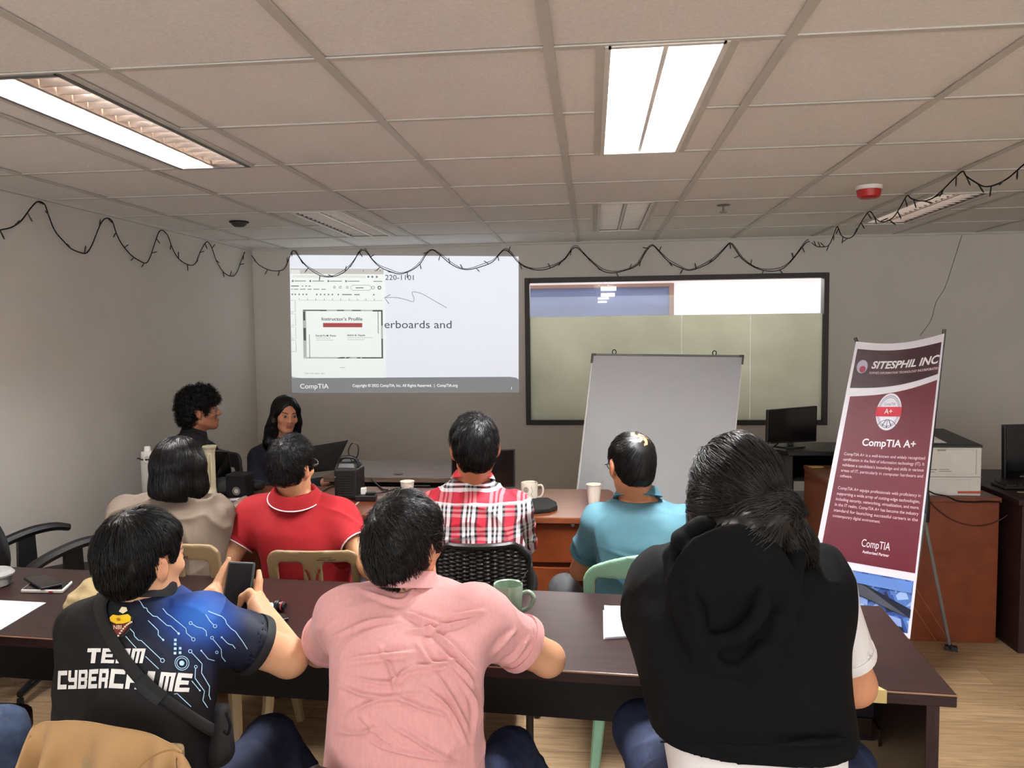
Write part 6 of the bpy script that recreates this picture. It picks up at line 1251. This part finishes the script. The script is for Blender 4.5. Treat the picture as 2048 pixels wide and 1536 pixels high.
t = mono_chair('mint green plastic chair with a paper sticker, under the teal polo shirt', (c[0], 2.97, 0), 0, mintp, top=.822, hw=.265, openings=((-.125, .6, .088, .125), (.125, .6, .088, .125)), slots=False, arch=1.1)
q = [P(1270, 1122, 2.70), P(1318, 1112, 2.70), P(1318, 1141, 2.70), P(1272, 1147, 2.70)]
MB().add([a+A_(0, .005, 0) for a in q], [(0, 1, 2, 3)]).obj('sticker', mat('sticker_cream', (206, 196, 168), .7, var=.12, vs=60), t)
# black woven chair
t = thing('woven_chair', 'black woven rattan chair under the plaid shirt', 'chair', (-.41, 2.9, 0)); wv = mat('black_rattan', (20, 19, 18), .4)
x0, x1, zb, zt, yb = -.562, -.232, .44, .872, 2.735
def bk(u, z, o=0): return A_(x0+(x1-x0)*u, yb-.06*(4*u*(1-u))-(z-.44)*.06-o, z)
def topz(u): return zt-.02-.10*max(0, abs(u-.5)*2-.72)**1.3*3.2+.01*u
o_ = [bk(0, .40)]+[bk(0, z) for z in (.5, .6, .7, topz(0)-.03)]+[bk(u, topz(u)) for u in np.linspace(0, 1, 14)]+[bk(1, z) for z in (topz(1)-.03, .7, .6, .5)]+[bk(1, .40)]
MB().tube(catm(o_, 3), .012, 8).obj('back_frame', wv, t, smooth=True); mb = MB()
for k in range(13):
    u = (k+.5)/13; mb.tube([bk(u, z) for z in np.linspace(.42, topz(u), 8)], .005, 6)
for j in range(58):
    z = .44+j*.0074; us = [u for u in np.linspace(0, 1, 53) if z < topz(u)-.008]
    if len(us) > 3: mb.tube([bk(u, z, .005*math.sin(u*13*math.pi+(j % 2)*math.pi)) for u in us], .0046, 5)
mb.obj('woven_back', wv, t); mb = MB(); mb.box((-.397, 2.95, .425), (.36, .42, .03)); mb.obj('seat', wv, t, bevel=.01)
for sx in (-.56, -.235):
    for sy in (2.76, 3.14): MB().tube([(sx, sy, .42), (sx, sy, .004)], .014, 8).obj('leg', wv, t)
bagb = mat('bag_black', (20, 20, 21), .75, bump=.3, bs=80)
t = thing('shoulder_bag', 'black bag slung on the side of the woven chair', 'bag', P(1050, 1150, 2.78)); v = Vol(P(1052, 1140, 2.8)-.2, P(1052, 1140, 2.8)+.2, .007); v.chain([P(1040, 1092, 2.76), P(1056, 1112, 2.78), P(1058, 1150, 2.8), P(1055, 1200, 2.82)], [.012, .022, .03, .04], .01, sq=((1, 0, 0), .6)); solid('body', v, bagb, t)
MB().tube(catm([P(1061, 1122, 2.74), P(1063, 1132, 2.74), P(1055, 1142, 2.74), P(1046, 1158, 2.74)], 4), .003, 6).obj('zip_pull', alu, t)
# dark chair behind the laptop user
mono_chair('dark grey plastic chair behind the laptop user', (P(520, 960, 4.72)[0]-.02, 4.78, 0), math.radians(-42), mat('dark_plastic', (38, 37, 34), .5), top=.90, hw=.2, openings=((-.06, .66, .05, .14), (.09, .66, .04, .14)), slots=False, lean=.1)
# black office chair by the left wall
f0, n0 = PZ(52, 1066, .68), PZ(146, 1092, .68); c = (f0+n0)/2; ax = unit((n0-f0)*A_(1, 1, 0)); fw = A_(-ax[1], ax[0], 0); fw = fw if fw[0] > 0 else -fw
hsp = np.linalg.norm((n0-f0)[:2])/2; S_ = lambda a, b, z: A_(c[0], c[1], 0)+ax*a+fw*b+A_(0, 0, z)
t = thing('office_chair', 'black swivel chair with curved armrests by the left wall', 'chair', (c[0], c[1], 0))
v = Vol(S_(0, 0, .3)-.5, S_(0, 0, .3)+.5, .01); v.ell(S_(0, .06, .47), (.24, .25, .05), np.array([ax, fw, A_(0, 0, 1)]), .01); solid('seat', v, mat('chair_fabric', (16, 16, 17), .85, bump=.2, bs=200), t)
v = Vol(S_(0, -.25, .75)-.5, S_(0, -.25, .75)+.5, .01); v.ell(S_(0, -.27, .72), (.23, .045, .17), np.array([ax, unit(fw+A_(0, 0, .12)), A_(0, 0, 1)]), .01); solid('backrest', v, mat('chair_fabric', (16, 16, 17), .85), t); MB().tube([S_(0, -.2, .45), S_(0, -.29, .5), S_(0, -.3, .65)], .02, 8).obj('back_bracket', blackp, t)
for g in (-1, 1):
    k = hsp; a = catm([S_(g*k, -.17, .47), S_(g*k, -.235, .50), S_(g*k, -.235, .56), S_(g*k, -.15, .635), S_(g*k, 0, .68), S_(g*k, .12, .685), S_(g*k, .2, .665)], 6); MB().tube(a, [.017+.008*math.sin(i/len(a)*3.14) for i in range(len(a))], 8).obj('armrest', blackp, t, smooth=True)
    mb = MB(); mb.hexa([S_(g*k-.012, -.045, .44), S_(g*k+.012, -.045, .44), S_(g*k+.012, .045, .44), S_(g*k-.012, .045, .44)], [S_(g*k-.012, -.04, .67), S_(g*k+.012, -.04, .67), S_(g*k+.012, .035, .68), S_(g*k-.012, .035, .68)]); mb.obj('arm_post', blackp, t); MB().tube([S_(g*k, -.2, .46), S_(g*k, .1, .45)], .018, 8).obj('arm_bracket', blackp, t)
MB().tube([S_(0, 0, .44), S_(0, 0, .1)], .028, 12).obj('gas_lift', blackp, t)
for q in range(5):
    a = q*2*math.pi/5+.3; e = S_(.27*math.cos(a), .27*math.sin(a), .07); MB().tube([S_(0, 0, .1), e], [.025, .016], 8).obj('base_arm', blackp, t); MB().lathe([(0, -.012), (.026, -.012), (.026, .012), (0, .012)], M=TM(e-A_(0, 0, .042), a, math.pi/2)).obj('caster', blackm, t)
# black chair behind the pink shirt, and its corner
t = thing('chair', 'black chair behind the pink shirt, just its top corner showing', 'chair', (-.37, 1.6, 0))
v = Vol((-.68, 1.2, .36), (-.05, 1.55, .84), .008); v.fn((-.6, 1.3, .5), (-.1, 1.5, .8), lambda x, y, z: np.maximum(rbox2(x, z+.42*(x+.56), -.36, .62, .205, .160, .04), np.abs(y-1.415+.0*(z-.6)+.4*(x+.36)**2)-.014), .01); solid('backrest', v, blackp, t)
MB().box((-.36, 1.64, .44), (.42, .42, .05)).obj('seat', blackp, t, bevel=.02)
for sx in (-.54, -.18):
    for sy in (1.46, 1.82): MB().tube([(sx, sy, .42), (sx, sy, .004)], .014, 8).obj('leg', alu, t)
    MB().tube([(sx, 1.46, .42), (sx, 1.405, .5), (sx, 1.405, .6)], .014, 8).obj('back_post', alu, t)
# chair under the printed jersey with a tan jacket over its back
t = thing('chair', 'chair of the person in the printed jersey, hidden under the tan jacket', 'chair', (-.97, 1.5, 0)); a, b_ = P(85, 1470, 1.33), P(345, 1490, 1.30)
MB().box(((a[0]+b_[0])/2, 1.335, .70), (abs(b_[0]-a[0]), .025, .28)).obj('backrest', tanp, t, bevel=.01); MB().box(((a[0]+b_[0])/2, 1.55, .44), (.4, .42, .04)).obj('seat', tanp, t, bevel=.015)
for sx in (-.17, .17):
    for sy in (1.36, 1.74): MB().tube([((a[0]+b_[0])/2+sx, sy, .43), ((a[0]+b_[0])/2+sx*1.15, sy, .004)], .018, 8).obj('leg', tanp, t)
    MB().tube([((a[0]+b_[0])/2+sx*.8, 1.36, .43), ((a[0]+b_[0])/2+sx*.8, 1.335, .6)], .018, 8).obj('back_post', tanp, t)
TOPC = [(62, 1452), (78, 1444), (105, 1440), (140, 1439), (190, 1444), (245, 1453), (300, 1466), (338, 1482), (364, 1502), (380, 1530), (390, 1562)]
tc_ = catm([P(x, y, 1.325) for x, y in TOPC], 6); K = len(tc_); mb = MB(); vv = []; rowsn = 22
for i, q in enumerate(tc_):
    s_ = i/(K-1); e = abs(s_-.45)*2
    for j in range(-4, rowsn):
        if j < 0: d = -j/4; w = q+A_(0, .03*d**.6, -.10*d)
        else:
            d = j/(rowsn-1); fold = .026*math.sin(s_*31+.6*math.sin(s_*9))*min(1, d*5)*(1+.3*d)+.008*math.sin(s_*57+1)*min(1, d*3)
            w = q+A_((s_-.5)*.1*d, -.018*min(1, d*8)**.5-fold-.03*d, -.40*d)
        vv.append(w)
nr = rowsn+4; mb.add(vv, [(i*nr+j, i*nr+j+1, (i+1)*nr+j+1, (i+1)*nr+j) for i in range(K-1) for j in range(nr-1)])
t = thing('jacket', 'tan jacket draped over the chair back behind the printed jersey', 'jacket', P(230, 1480, 1.3)); o = mb.obj('cloth', mat('tan_twill', (168, 132, 88), .85, var=.05, vs=12, bump=.12, bs=700, sheen=.1), t, smooth=True); so = o.modifiers.new('thick', 'SOLIDIFY'); so.thickness = .006; ss = o.modifiers.new('sub', 'SUBSURF'); ss.levels = ss.render_levels = 1
sm = [P(x, y, 1.28) for x, y in ((262, 1560), (285, 1528), (310, 1510), (340, 1500), (365, 1506))]; MB().tube(catm(sm, 4), .0018, 5).obj('seam', mat('tan_seam', (150, 116, 70), .9), t)
t = thing('chair', 'chair with a dark brown leather seat at the left edge', 'chair', PZ(-60, 1470, 0)*A_(1, 1, 0)); c = PZ(-5, 1452, .47); v = Vol(c-.4, c+.3, .01); v.fn(c-.3, c+.3, lambda x, y, z: np.maximum(rbox2(x, y, c[0]-.13, c[1]-.08, .19, .2, .08), np.abs(z-.455)-.03), .02); solid('seat', v, mat('brown_leather', (62, 30, 22), .4), t)
for sx in (-.28, .0):
    for sy in (-.24, .08): MB().tube([(c[0]+sx, c[1]+sy, .43), (c[0]+sx, c[1]+sy, .004)], .016, 8).obj('leg', blackp, t)
# ================================================================== things on the front desks
def cup(label, px, py, z, r, hh, group='paper cups on the front desk', stir=None):
    p = PZ(px, py, z); t = thing('paper_cup', label, 'cup', p, group); w = .0015
    MB().lathe([(0, .002), (r*.74, .0), (r*.74, .001), (r, hh-.002), (r+.003, hh), (r+.002, hh+.003), (r-w, hh), (r*.74-w, .006), (0, .005)], p).obj('cup', mat('cup_white', (226, 220, 206), .6, var=.02), t, smooth=True)
    if stir is not None: MB().tube([p+A_(.005, 0, .01), p+A_(r*.9, 0, hh), p+A_(r*.9+.014, -.005, hh+.022)], .0016, 6).obj('stirrer', mat('stirrer', (140, 130, 118), .5), t)
    return t
cup('white paper cup beside the plaid shoulder, on the seam of the desks', 815, 994, .75, .036, .083)
cup('white paper cup with a stirrer on the desk corner by the whiteboard', 1188, 1008, .75, .037, .098, stir=1)
p = PZ(1059, 1003, .75); t = thing('mug', 'white mug with black drawing and a spoon on the front desk', 'mug', p); wm = mat('glazed_white', (226, 218, 200), .2, coat=.4, var=.02)
MB().lathe([(0, .003), (.036, 0), (.041, .004), (.043, .096), (.0415, .1), (.038, .097), (.036, .01), (0, .008)], p).obj('body', wm, t, smooth=True)
MB().tube(catm([p+A_(.041, 0, .082), p+A_(.062, 0, .084), p+A_(.07, 0, .06), p+A_(.062, 0, .03), p+A_(.04, 0, .02)], 5), .0055, 8).obj('handle', wm, t, smooth=True)
cy = lambda x, y: p+A_(.0434*math.sin(x/.0434), -.0434*math.cos(x/.0434), y); mb = MB(); disc(mb, cy, -.014, .068, .013, r0=.8); disc(mb, cy, -.014, .068, .007, r0=.6)
for k in range(3): disc(mb, cy, -.022+k*.011, .028, .0035, .011, seg=10)
strip(mb, cy, catm([(.012, .085), (.02, .06), (.012, .045), (.022, .03)], 4), .0015); disc(mb, cy, .024, .022, .003, seg=8); mb.obj('drawing', blackm, t)
MB().tube([p+A_(.0, 0, .02), p+A_(.028, .0, .095), p+A_(.046, -.01, .13)], .0018, 6).obj('spoon', chrome, t)
q = [PZ(*a, .75) for a in ((1036, 1012), (1060, 1004), (1096, 1003), (1113, 1012), (1115, 1020), (1100, 1026), (1042, 1031))]; mb = MB(); mb.prism([(a[0], a[1]) for a in q], lambda x, y, d: (x, y, .7505+d), .022); tag(mb.obj('laptop_sleeve', mat('neoprene', (18, 18, 19), .8), bevel=.006, seg=3), 'black zipped laptop sleeve beside the white mug', 'laptop sleeve')
t, f, q, n, c = monitor('monitor', 'black monitor standing behind the head above the plaid shirt', (903, 903), (1030, 898), (1030, 974), (903, 976), 4.14, 4.14, .75, (12, 12, 13), .02)
MB().box((c[0], 4.17, .765), (.2, .05, .03)).obj('stand', blackp, t); mb = MB(); rect(mb, f, .0, .97, 1, 1.0); rect(mb, f, .975, 0, 1, 1); mb.obj('bezel', mat('bezel_grey', (44, 44, 44), .35), t)
# bottle
p = PZ(300, 988, .75); t = thing('water_bottle', 'white insulated bottle with a spout lid near the left wall', 'bottle', p); MB().lathe([(0, .002), (.037, 0), (.04, .004), (.04, .2), (.036, .212), (0, .213)], p).obj('body', mat('bottle_white', (196, 194, 188), .35), t, smooth=True)
MB().lathe([(0, .205), (.037, .205), (.038, .215), (.036, .235), (0, .236)], p).obj('lid', whitep, t, smooth=True); mb = MB(); mb.lathe([(0, .234), (.018, .234), (.016, .26), (.012, .264), (0, .264)], p+A_(-.004, 0, 0)); mb.obj('spout', whitep, t, smooth=True)
MB().lathe([(.0405, .192), (.042, .192), (.042, .2), (.0405, .2)], p).obj('lid_ring', blackp, t); MB().tube([p+A_(-.04, -.01, .196), p+A_(-.058, -.012, .199)], .004, 6).obj('strap_tab', blackp, t); MB().tube([p+A_(.022+.021*math.cos(a), -.044, .198+.019*math.sin(a)) for a in np.linspace(0, 6.28, 20, endpoint=False)], .004, 8, closed=True).obj('carry_loop', whitep, t)
# cream tower
p = PZ(423, 1000, .75); t = thing('tower_fan', 'cream upright tower with a flared foot beside the black bob', 'tower fan', p); cr = mat('cream_plastic', (198, 190, 160), .4, var=.03)
MB().lathe([(0, 0), (.058, 0), (.06, .004), (.042, .016), (.03, .035), (.027, .06)], p, 20).obj('base', cr, t, smooth=True); MB().lathe([(.027, .05), (.026, .06), (.026, .25), (.03, .268), (.037, .282), (.037, .288), (0, .289)], p, 8, sy=1.1).obj('column', cr, t); mb = MB()
for k in range(4): mb.box(p+A_(-.012+k*.008, -.0265, .16), (.0025, .004, .17))
mb.obj('grooves', mat('cream_shadow', (160, 150, 118), .5), t)
# black monitor back, speaker
t, f, q, n, c = monitor('monitor', 'black monitor seen from behind, next to the cream tower', (424, 901), (456, 902), (466, 962), (424, 968), 4.16, 4.2, .75, (9, 9, 9), .02); MB().box((c[0], c[1]+.03, .758), (.14, .1, .014)).obj('base', blackp, t, bevel=.003); MB().box((c[0], c[1]+.03, .78), (.04, .02, .06)).obj('neck', blackp, t)
p = PZ(472, 996, .75); t = thing('speaker', 'small black speaker with a silver ring on the front desk', 'speaker', p); MB().box(p+A_(0, .05, .063), (.115, .1, .126)).obj('cabinet', blackm, t, bevel=.008); mb = MB(); fc = lambda x, y: p+A_(x, -.0012, y); disc(mb, fc, .003, .037, .0225, r0=.68); mb.obj('ring', alu, t); mb = MB(); disc(mb, fc, .003, .037, .013); mb.obj('cone', mat('cone_cream', (176, 170, 150), .5), t)
t = thing('bag', 'black soft bag lying behind the small speaker', 'bag', PZ(430, 985, .75)); c = PZ(438, 975, .80); v = Vol(c-.2, c+.2, .008); v.ell(c+A_(.02, .03, .0), (.09, .06, .05), k=.02); v.ell(c+A_(.12, .12, -.01), (.09, .05, .035), k=.03); v.half((0, 0, .7505), (0, 0, -1)); solid('body', v, bagb, t, disp=cloth(.01, 14))
# power box with a cable loop
p = PZ(692, 1000, .75); t = thing('power_supply', 'black power box with a cable loop on the front desk', 'power box', p); mb = MB(); mb.box(p+A_(0, .07, .082), (.125, .14, .165)); mb.obj('case', blackp, t, bevel=.012, seg=3)
mb = MB(); mb.hexa([p+A_(-.058, .005, .16), p+A_(.058, .005, .16), p+A_(.058, .135, .16), p+A_(-.058, .135, .16)], [p+A_(-.045, .03, .195), p+A_(.045, .03, .195), p+A_(.045, .12, .195), p+A_(-.045, .12, .195)]); mb.obj('lid', blackp, t, bevel=.01); MB().tube(catm([p+A_(-.056, .06, .165), p+A_(-.04, .06, .208), p+A_(.0, .06, .216), p+A_(.04, .06, .205), p+A_(.058, .06, .165)], 5), .009, 8).obj('handle', blackp, t, smooth=True)
mb = MB()
for k in range(9): mb.box(p+A_(-.003, -.0015, .025+k*.013), (.075, .003, .004))
mb.obj('grille', mat('grille', (34, 34, 35), .4), t); mb = MB(); mb.box(p+A_(-.054, -.001, .12), (.004, .002, .004)); mb.obj('led', whitep, t)
lo = P(706, 925, p[1]+.06); MB().tube(catm([lo]+[P(x, y, p[1]+.06) for x, y in ((700, 915), (697, 902), (702, 889), (709, 886), (716, 892), (716, 908), (711, 918), (707, 924))], 5), .0035, 6).obj('cable_loop', blackp, t); MB().tube([lo+A_(0, 0, -.03), lo+A_(0, 0, .01)], .009, 8).obj('plug', blackp, t)
for k, (nm, pts, z) in enumerate((('black cable curving from the power box towards the grey desk', ((722, 950), (735, 950), (750, 965), (765, 978), (776, 980)), .756), ('black cable running from the power box past the paper cup', ((690, 962), (700, 975), (715, 984), (740, 987), (770, 984), (800, 975), (830, 972), (860, 972)), .757), ('black cable behind the red shoulder on the front desk', ((640, 985), (655, 976), (668, 972), (690, 975)), .756))):
    tag(MB().tube(catm([PZ(x, y, z) for x, y in pts], 6), .0045).obj('cable', blackp), nm, 'cable', 'cables on the front desk')
p = PZ(730, 1003, .75); t = thing('power_strip', 'black power strip with a white plug beside the power box', 'power strip', p); MB().box(p+A_(0, .02, .016), (.11, .05, .03), .05).obj('body', blackp, t, bevel=.005); MB().box(p+A_(-.02, .05, .045), (.03, .03, .035), .2).obj('plug', whitep, t, bevel=.004); MB().box(p+A_(.02, .035, .036), (.05, .03, .012), .2).obj('adapter', blackp, t, bevel=.003)
q = [PZ(*a, .7505) for a in ((676, 1007), (706, 1006), (690, 1030), (660, 1034))]; t = MB(); t.prism([(a[0], a[1]) for a in q], lambda x, y, d: (x, y, .7505+d), .006); tag(t.obj('notepad', paper), 'white notepad on the desk beside the red shoulder', 'notepad')
a, b_ = PZ(702, 1018, .757), PZ(718, 1004, .757); tag(MB().tube([a, a*.9+b_*.1, a*.2+b_*.8, b_], [.002, .004, .004, .003], 8).obj('pen', mat('pen_cream', (206, 196, 180), .4)), 'pale pen beside the white notepad', 'pen')
m, N, L, b = nodes('magazine_print'); tc = N.new('ShaderNodeTexCoord'); v_ = N.new('ShaderNodeTexVoronoi'); v_.inputs['Scale'].default_value = 28; r = N.new('ShaderNodeValToRGB'); r.color_ramp.interpolation = 'CONSTANT'
for ps, c_ in ((0, (206, 200, 206)), (.35, (190, 150, 170)), (.5, (216, 214, 220)), (.75, (70, 64, 74))): el = r.color_ramp.elements[0] if ps == 0 else r.color_ramp.elements.new(ps); el.position = ps; el.color = lin(c_)
L.new(tc.outputs['Object'], v_.inputs['Vector']); L.new(v_.outputs['Color'], r.inputs[0]); L.new(r.outputs[0], b.inputs['Base Color']); b.inputs['Roughness'].default_value = .4
q = [PZ(*a, .75) for a in ((428, 1003), (495, 995), (500, 1012), (440, 1018))]; t = MB(); t.prism([(a[0], a[1]) for a in q], lambda x, y, d: (x, y, .7505+d), .004); tag(t.obj('magazine', m), 'patterned magazine on the desk between the beige jacket and red shoulder', 'magazine')
q = [PZ(*a, .756) for a in ((455, 1006), (492, 1003), (505, 1016), (470, 1022))]; t = MB(); t.prism([(a[0], a[1]) for a in q], lambda x, y, d: (x, y, .7555+d), .012); tag(t.obj('folded_cloth', mat('slate_cloth', (66, 68, 74), .8, bump=.4, bs=60), bevel=.005), 'folded dark grey cloth lying on the patterned magazine', 'cloth')
# laptop on the grey desk
h0, h1 = PZ(600, 944, .778), PZ(670, 937, .778); t1, t0 = P(697, 880, h1[1]+.05), P(608, 895, h0[1]+.02); t = thing('laptop', 'open black laptop on the grey oak desk', 'laptop', (h0+h1)/2)
n = unit(np.cross(h1-h0, t0-h0)); n = n if n[1] > 0 else -n; MB().hexa([h0, h1, t1, t0], [a+n*.008 for a in (h0, h1, t1, t0)]).obj('lid', blackp, t, bevel=.002); e = unit((h1-h0)*A_(1, 1, 0)); g = A_(-e[1], e[0], 0); MB().hexa([(*(h0+g*.005)[:2], .766), (*(h1+g*.005)[:2], .766), (*(h1+g*.23)[:2], .766), (*(h0+g*.23)[:2], .766)], [(*(h0+g*.005)[:2], .78), (*(h1+g*.005)[:2], .78), (*(h1+g*.23)[:2], .776), (*(h0+g*.23)[:2], .776)]).obj('keyboard_base', blackp, t, bevel=.002)
mb = MB(); c_ = (h0+h1+t0+t1)/4; mb.add([a+n*.0086+(c_-a)*.06 for a in (h0, h1, t1, t0)], [(0, 1, 2, 3)]); mb.obj('screen', mat('laptop_screen', (120, 128, 140), .2, emit=.25, var=0), t)
# ================================================================== things on the long table
def flat(name, label, cat, pts, z, th, m, bev=0., group=None):
    q = [PZ(*a, z) for a in pts]; t = MB(); t.prism([(a[0], a[1]) for a in q], lambda x, y, d: (x, y, z+d), th); return tag(t.obj(name, m, bevel=bev, seg=3), label, cat, group)
flat('paper_sheet', 'white paper sheet at the left end of the long table', 'paper', ((-60, 1198), (92, 1206), (-2, 1262), (-160, 1300)), .7505, .0015, paper)
t = thing('smartphone', 'phone in a white case with a red mark, under a black phone', 'phone', PZ(93, 1180, .75)); q = [PZ(*a, .7505) for a in ((41, 1186), (66, 1168), (146, 1168), (126, 1187))]; MB().prism([(a[0], a[1]) for a in q], lambda x, y, d: (x, y, .7505+d), .0115).obj('case', whitem, t, bevel=.004, seg=3)
cc = sum(q)/4; MB().add([cc+(a-cc)*.93+A_(0, 0, .0121) for a in q], [(0, 1, 2, 3)]).obj('screen', mat('screen_off', (14, 13, 14), .15, var=0), t); rm = q[0]*.28+q[3]*.72; MB().box(rm+A_(0, -.0012, .005), (.014, .002, .005)).obj('red_mark', mat('mark_red', (170, 50, 60), .5), t)
t = thing('smartphone', 'black phone lying askew on top of the white-cased phone', 'phone', PZ(82, 1172, .763)); q = [PZ(*a, .763) for a in ((47, 1160), (92, 1153), (125, 1172), (82, 1181))]; MB().prism([(a[0], a[1]) for a in q], lambda x, y, d: (x, y, .763+d), .009).obj('case', blackp, t, bevel=.003, seg=3); cc = sum(q)/4; MB().add([cc+(a-cc)*.94+A_(0, 0, .0096) for a in q], [(0, 1, 2, 3)]).obj('screen', mat('screen_off', (14, 13, 14), .15), t)
t = thing('food_container', 'clear plastic food tub with a ribbed lid at the left edge', 'container', PZ(-10, 1166, .75)); p = PZ(-14, 1170, .752); cl = mat('clear_plastic', (206, 210, 212), .15, trans=.7, var=0); MB().lathe([(0, 0), (.05, 0), (.062, .032), (.064, .034), (0, .034)], p).obj('tub', cl, t, smooth=True); mb = MB(); mb.lathe([(.066, .034), (.067, .04), (.055, .052), (0, .054)], p); mb.obj('lid', mat('lid_plastic', (200, 200, 198), .3, trans=.3, var=0), t, smooth=True)
flat('pouch', 'flat dark pouch under the clear food tub', 'pouch', ((-40, 1168), (20, 1158), (28, 1165), (-10, 1180)), .7503, .0014, mat('dark_grey', (52, 50, 48), .6))
t = thing('cloth_bag', 'crumpled beige cloth bag on the table behind the jersey shoulder', 'bag', PZ(178, 1222, .75)); c = PZ(178, 1212, .76); v = Vol(c-.22, c+.22, .005); v.ell(P(190, 1192, c[1]), (.075, .06, .035), k=.02); v.cone(P(138, 1212, c[1]-.04), P(180, 1182, c[1]), .018, .03, .02); v.cone(P(180, 1180, c[1]), P(222, 1168, c[1]+.03), .03, .026, .02); v.cone(P(222, 1168, c[1]+.03), P(226, 1200, c[1]), .026, .03, .02); v.half((0, 0, .751), (0, 0, -1)); solid('body', v, mat('khaki_cloth', (176, 156, 112), .85, var=.08), t, disp=cloth(.022, 16, (1, 1, 1.5), 5, .004))
MB().tube(catm([P(136, 1222, c[1]-.075), P(160, 1210, c[1]-.07), P(190, 1200, c[1]-.065), P(222, 1184, c[1]-.04)], 5), .003, 6).obj('binding', mat('dark_grey', (52, 50, 48), .6), t)
flat('paper_sheet', 'white paper on the table under the hands holding the phone', 'paper', ((425, 1208), (545, 1206), (553, 1220), (480, 1250), (418, 1248)), .7505, .0015, paper)
flat('smartphone', 'black phone lying flat near the elbow of the printed jersey', 'phone', ((505, 1240), (568, 1233), (578, 1241), (520, 1256)), .7525, .009, blackp, .003)
p = PZ(562, 1222, .75); t = thing('camera_lens', 'small black cylinder lens with a red band on the long table', 'lens', p); M_ = TM(p+A_(0, 0, .0165), -.2, 0, math.pi/2); MB().lathe([(0, -.016), (.016, -.016), (.0165, -.004), (.0135, -.003), (.0135, .012), (.011, .016), (0, .016)], M=M_).obj('barrel', blackp, t, smooth=True); MB().lathe([(.0137, .004), (.0142, .004), (.0142, .009), (.0137, .009)], M=M_).obj('red_band', mat('mark_red', (170, 50, 60), .5), t)
p = PZ(644, 1222, .75); t = thing('glue_bottle', 'tiny white-capped clear bottle beside the pink sleeve', 'bottle', p); MB().lathe([(0, 0), (.0085, 0), (.0085, .014), (.006, .018), (0, .018)], p).obj('body', cl, t, smooth=True); MB().lathe([(0, .016), (.007, .016), (.007, .03), (.005, .032), (0, .032)], p).obj('cap', whitep, t, smooth=True)
p = PZ(1017, 1234, .75); t = thing('mug', 'pale green mug on the long table beside the pink shirt', 'mug', p); gm = mat('celadon_glaze', (136, 158, 138), .22, coat=.5, var=.03); MB().lathe([(0, .004), (.036, 0), (.040, .004), (.0435, .05), (.0445, .1), (.0435, .103), (.040, .1), (.039, .02), (.034, .01), (0, .009)], p, 36).obj('body', gm, t, smooth=True)
MB().tube(catm([p+A_(.042, 0, .074), p+A_(.062, -.004, .08), p+A_(.077, -.006, .066), p+A_(.072, -.006, .045), p+A_(.058, -.004, .03), p+A_(.04, 0, .02)], 6), .0068, 10).obj('handle', gm, t, smooth=True); MB().tube([p+A_(0, 0, .015), p+A_(.037, -.004, .104), p+A_(.06, -.008, .146)], .0014, 6).obj('spoon', chrome, t)
t = thing('booklet', 'folded white booklet on the long table beside the black hoodie', 'booklet', PZ(1250, 1245, .75)); A = [PZ(*a, .7508) for a in ((1207, 1278), (1300, 1272), (1300, 1212), (1262, 1213), (1206, 1222))]
for k, (dx, dz) in enumerate(((0, 0), (.004, .004))):
    mb = MB(); G_ = 8; vv = []
    for i in range(G_+1):
        for j in range(5):
            u, w_ = i/G_, j/4; q = (A[0]*(1-u)+A[1]*u)*(1-w_)+(A[4]*(1-u)+A[2]*u)*w_; vv.append(q+A_(dx, -dx, dz+.0025*k+.010*(1-u)**2*w_*(k+.3)))
    mb.add(vv, [(i*5+j, i*5+j+1, (i+1)*5+j+1, (i+1)*5+j) for i in range(G_) for j in range(4)]); o = mb.obj('page', paper, t, smooth=True); so = o.modifiers.new('thick', 'SOLIDIFY'); so.thickness = .0012
mb = MB(); q0 = lambda u, w_: (A[0]*(1-u)+A[1]*u)*(1-w_)+(A[4]*(1-u)+A[2]*u)*w_+A_(.004, -.004, .0085+.013*(1-u)**2*w_)
strip(mb, q0, [(.12, .12), (.12, .8), (.8, .85)], .01); mb.obj('printed_border', mat('print_faint', (186, 188, 194), .8), t)
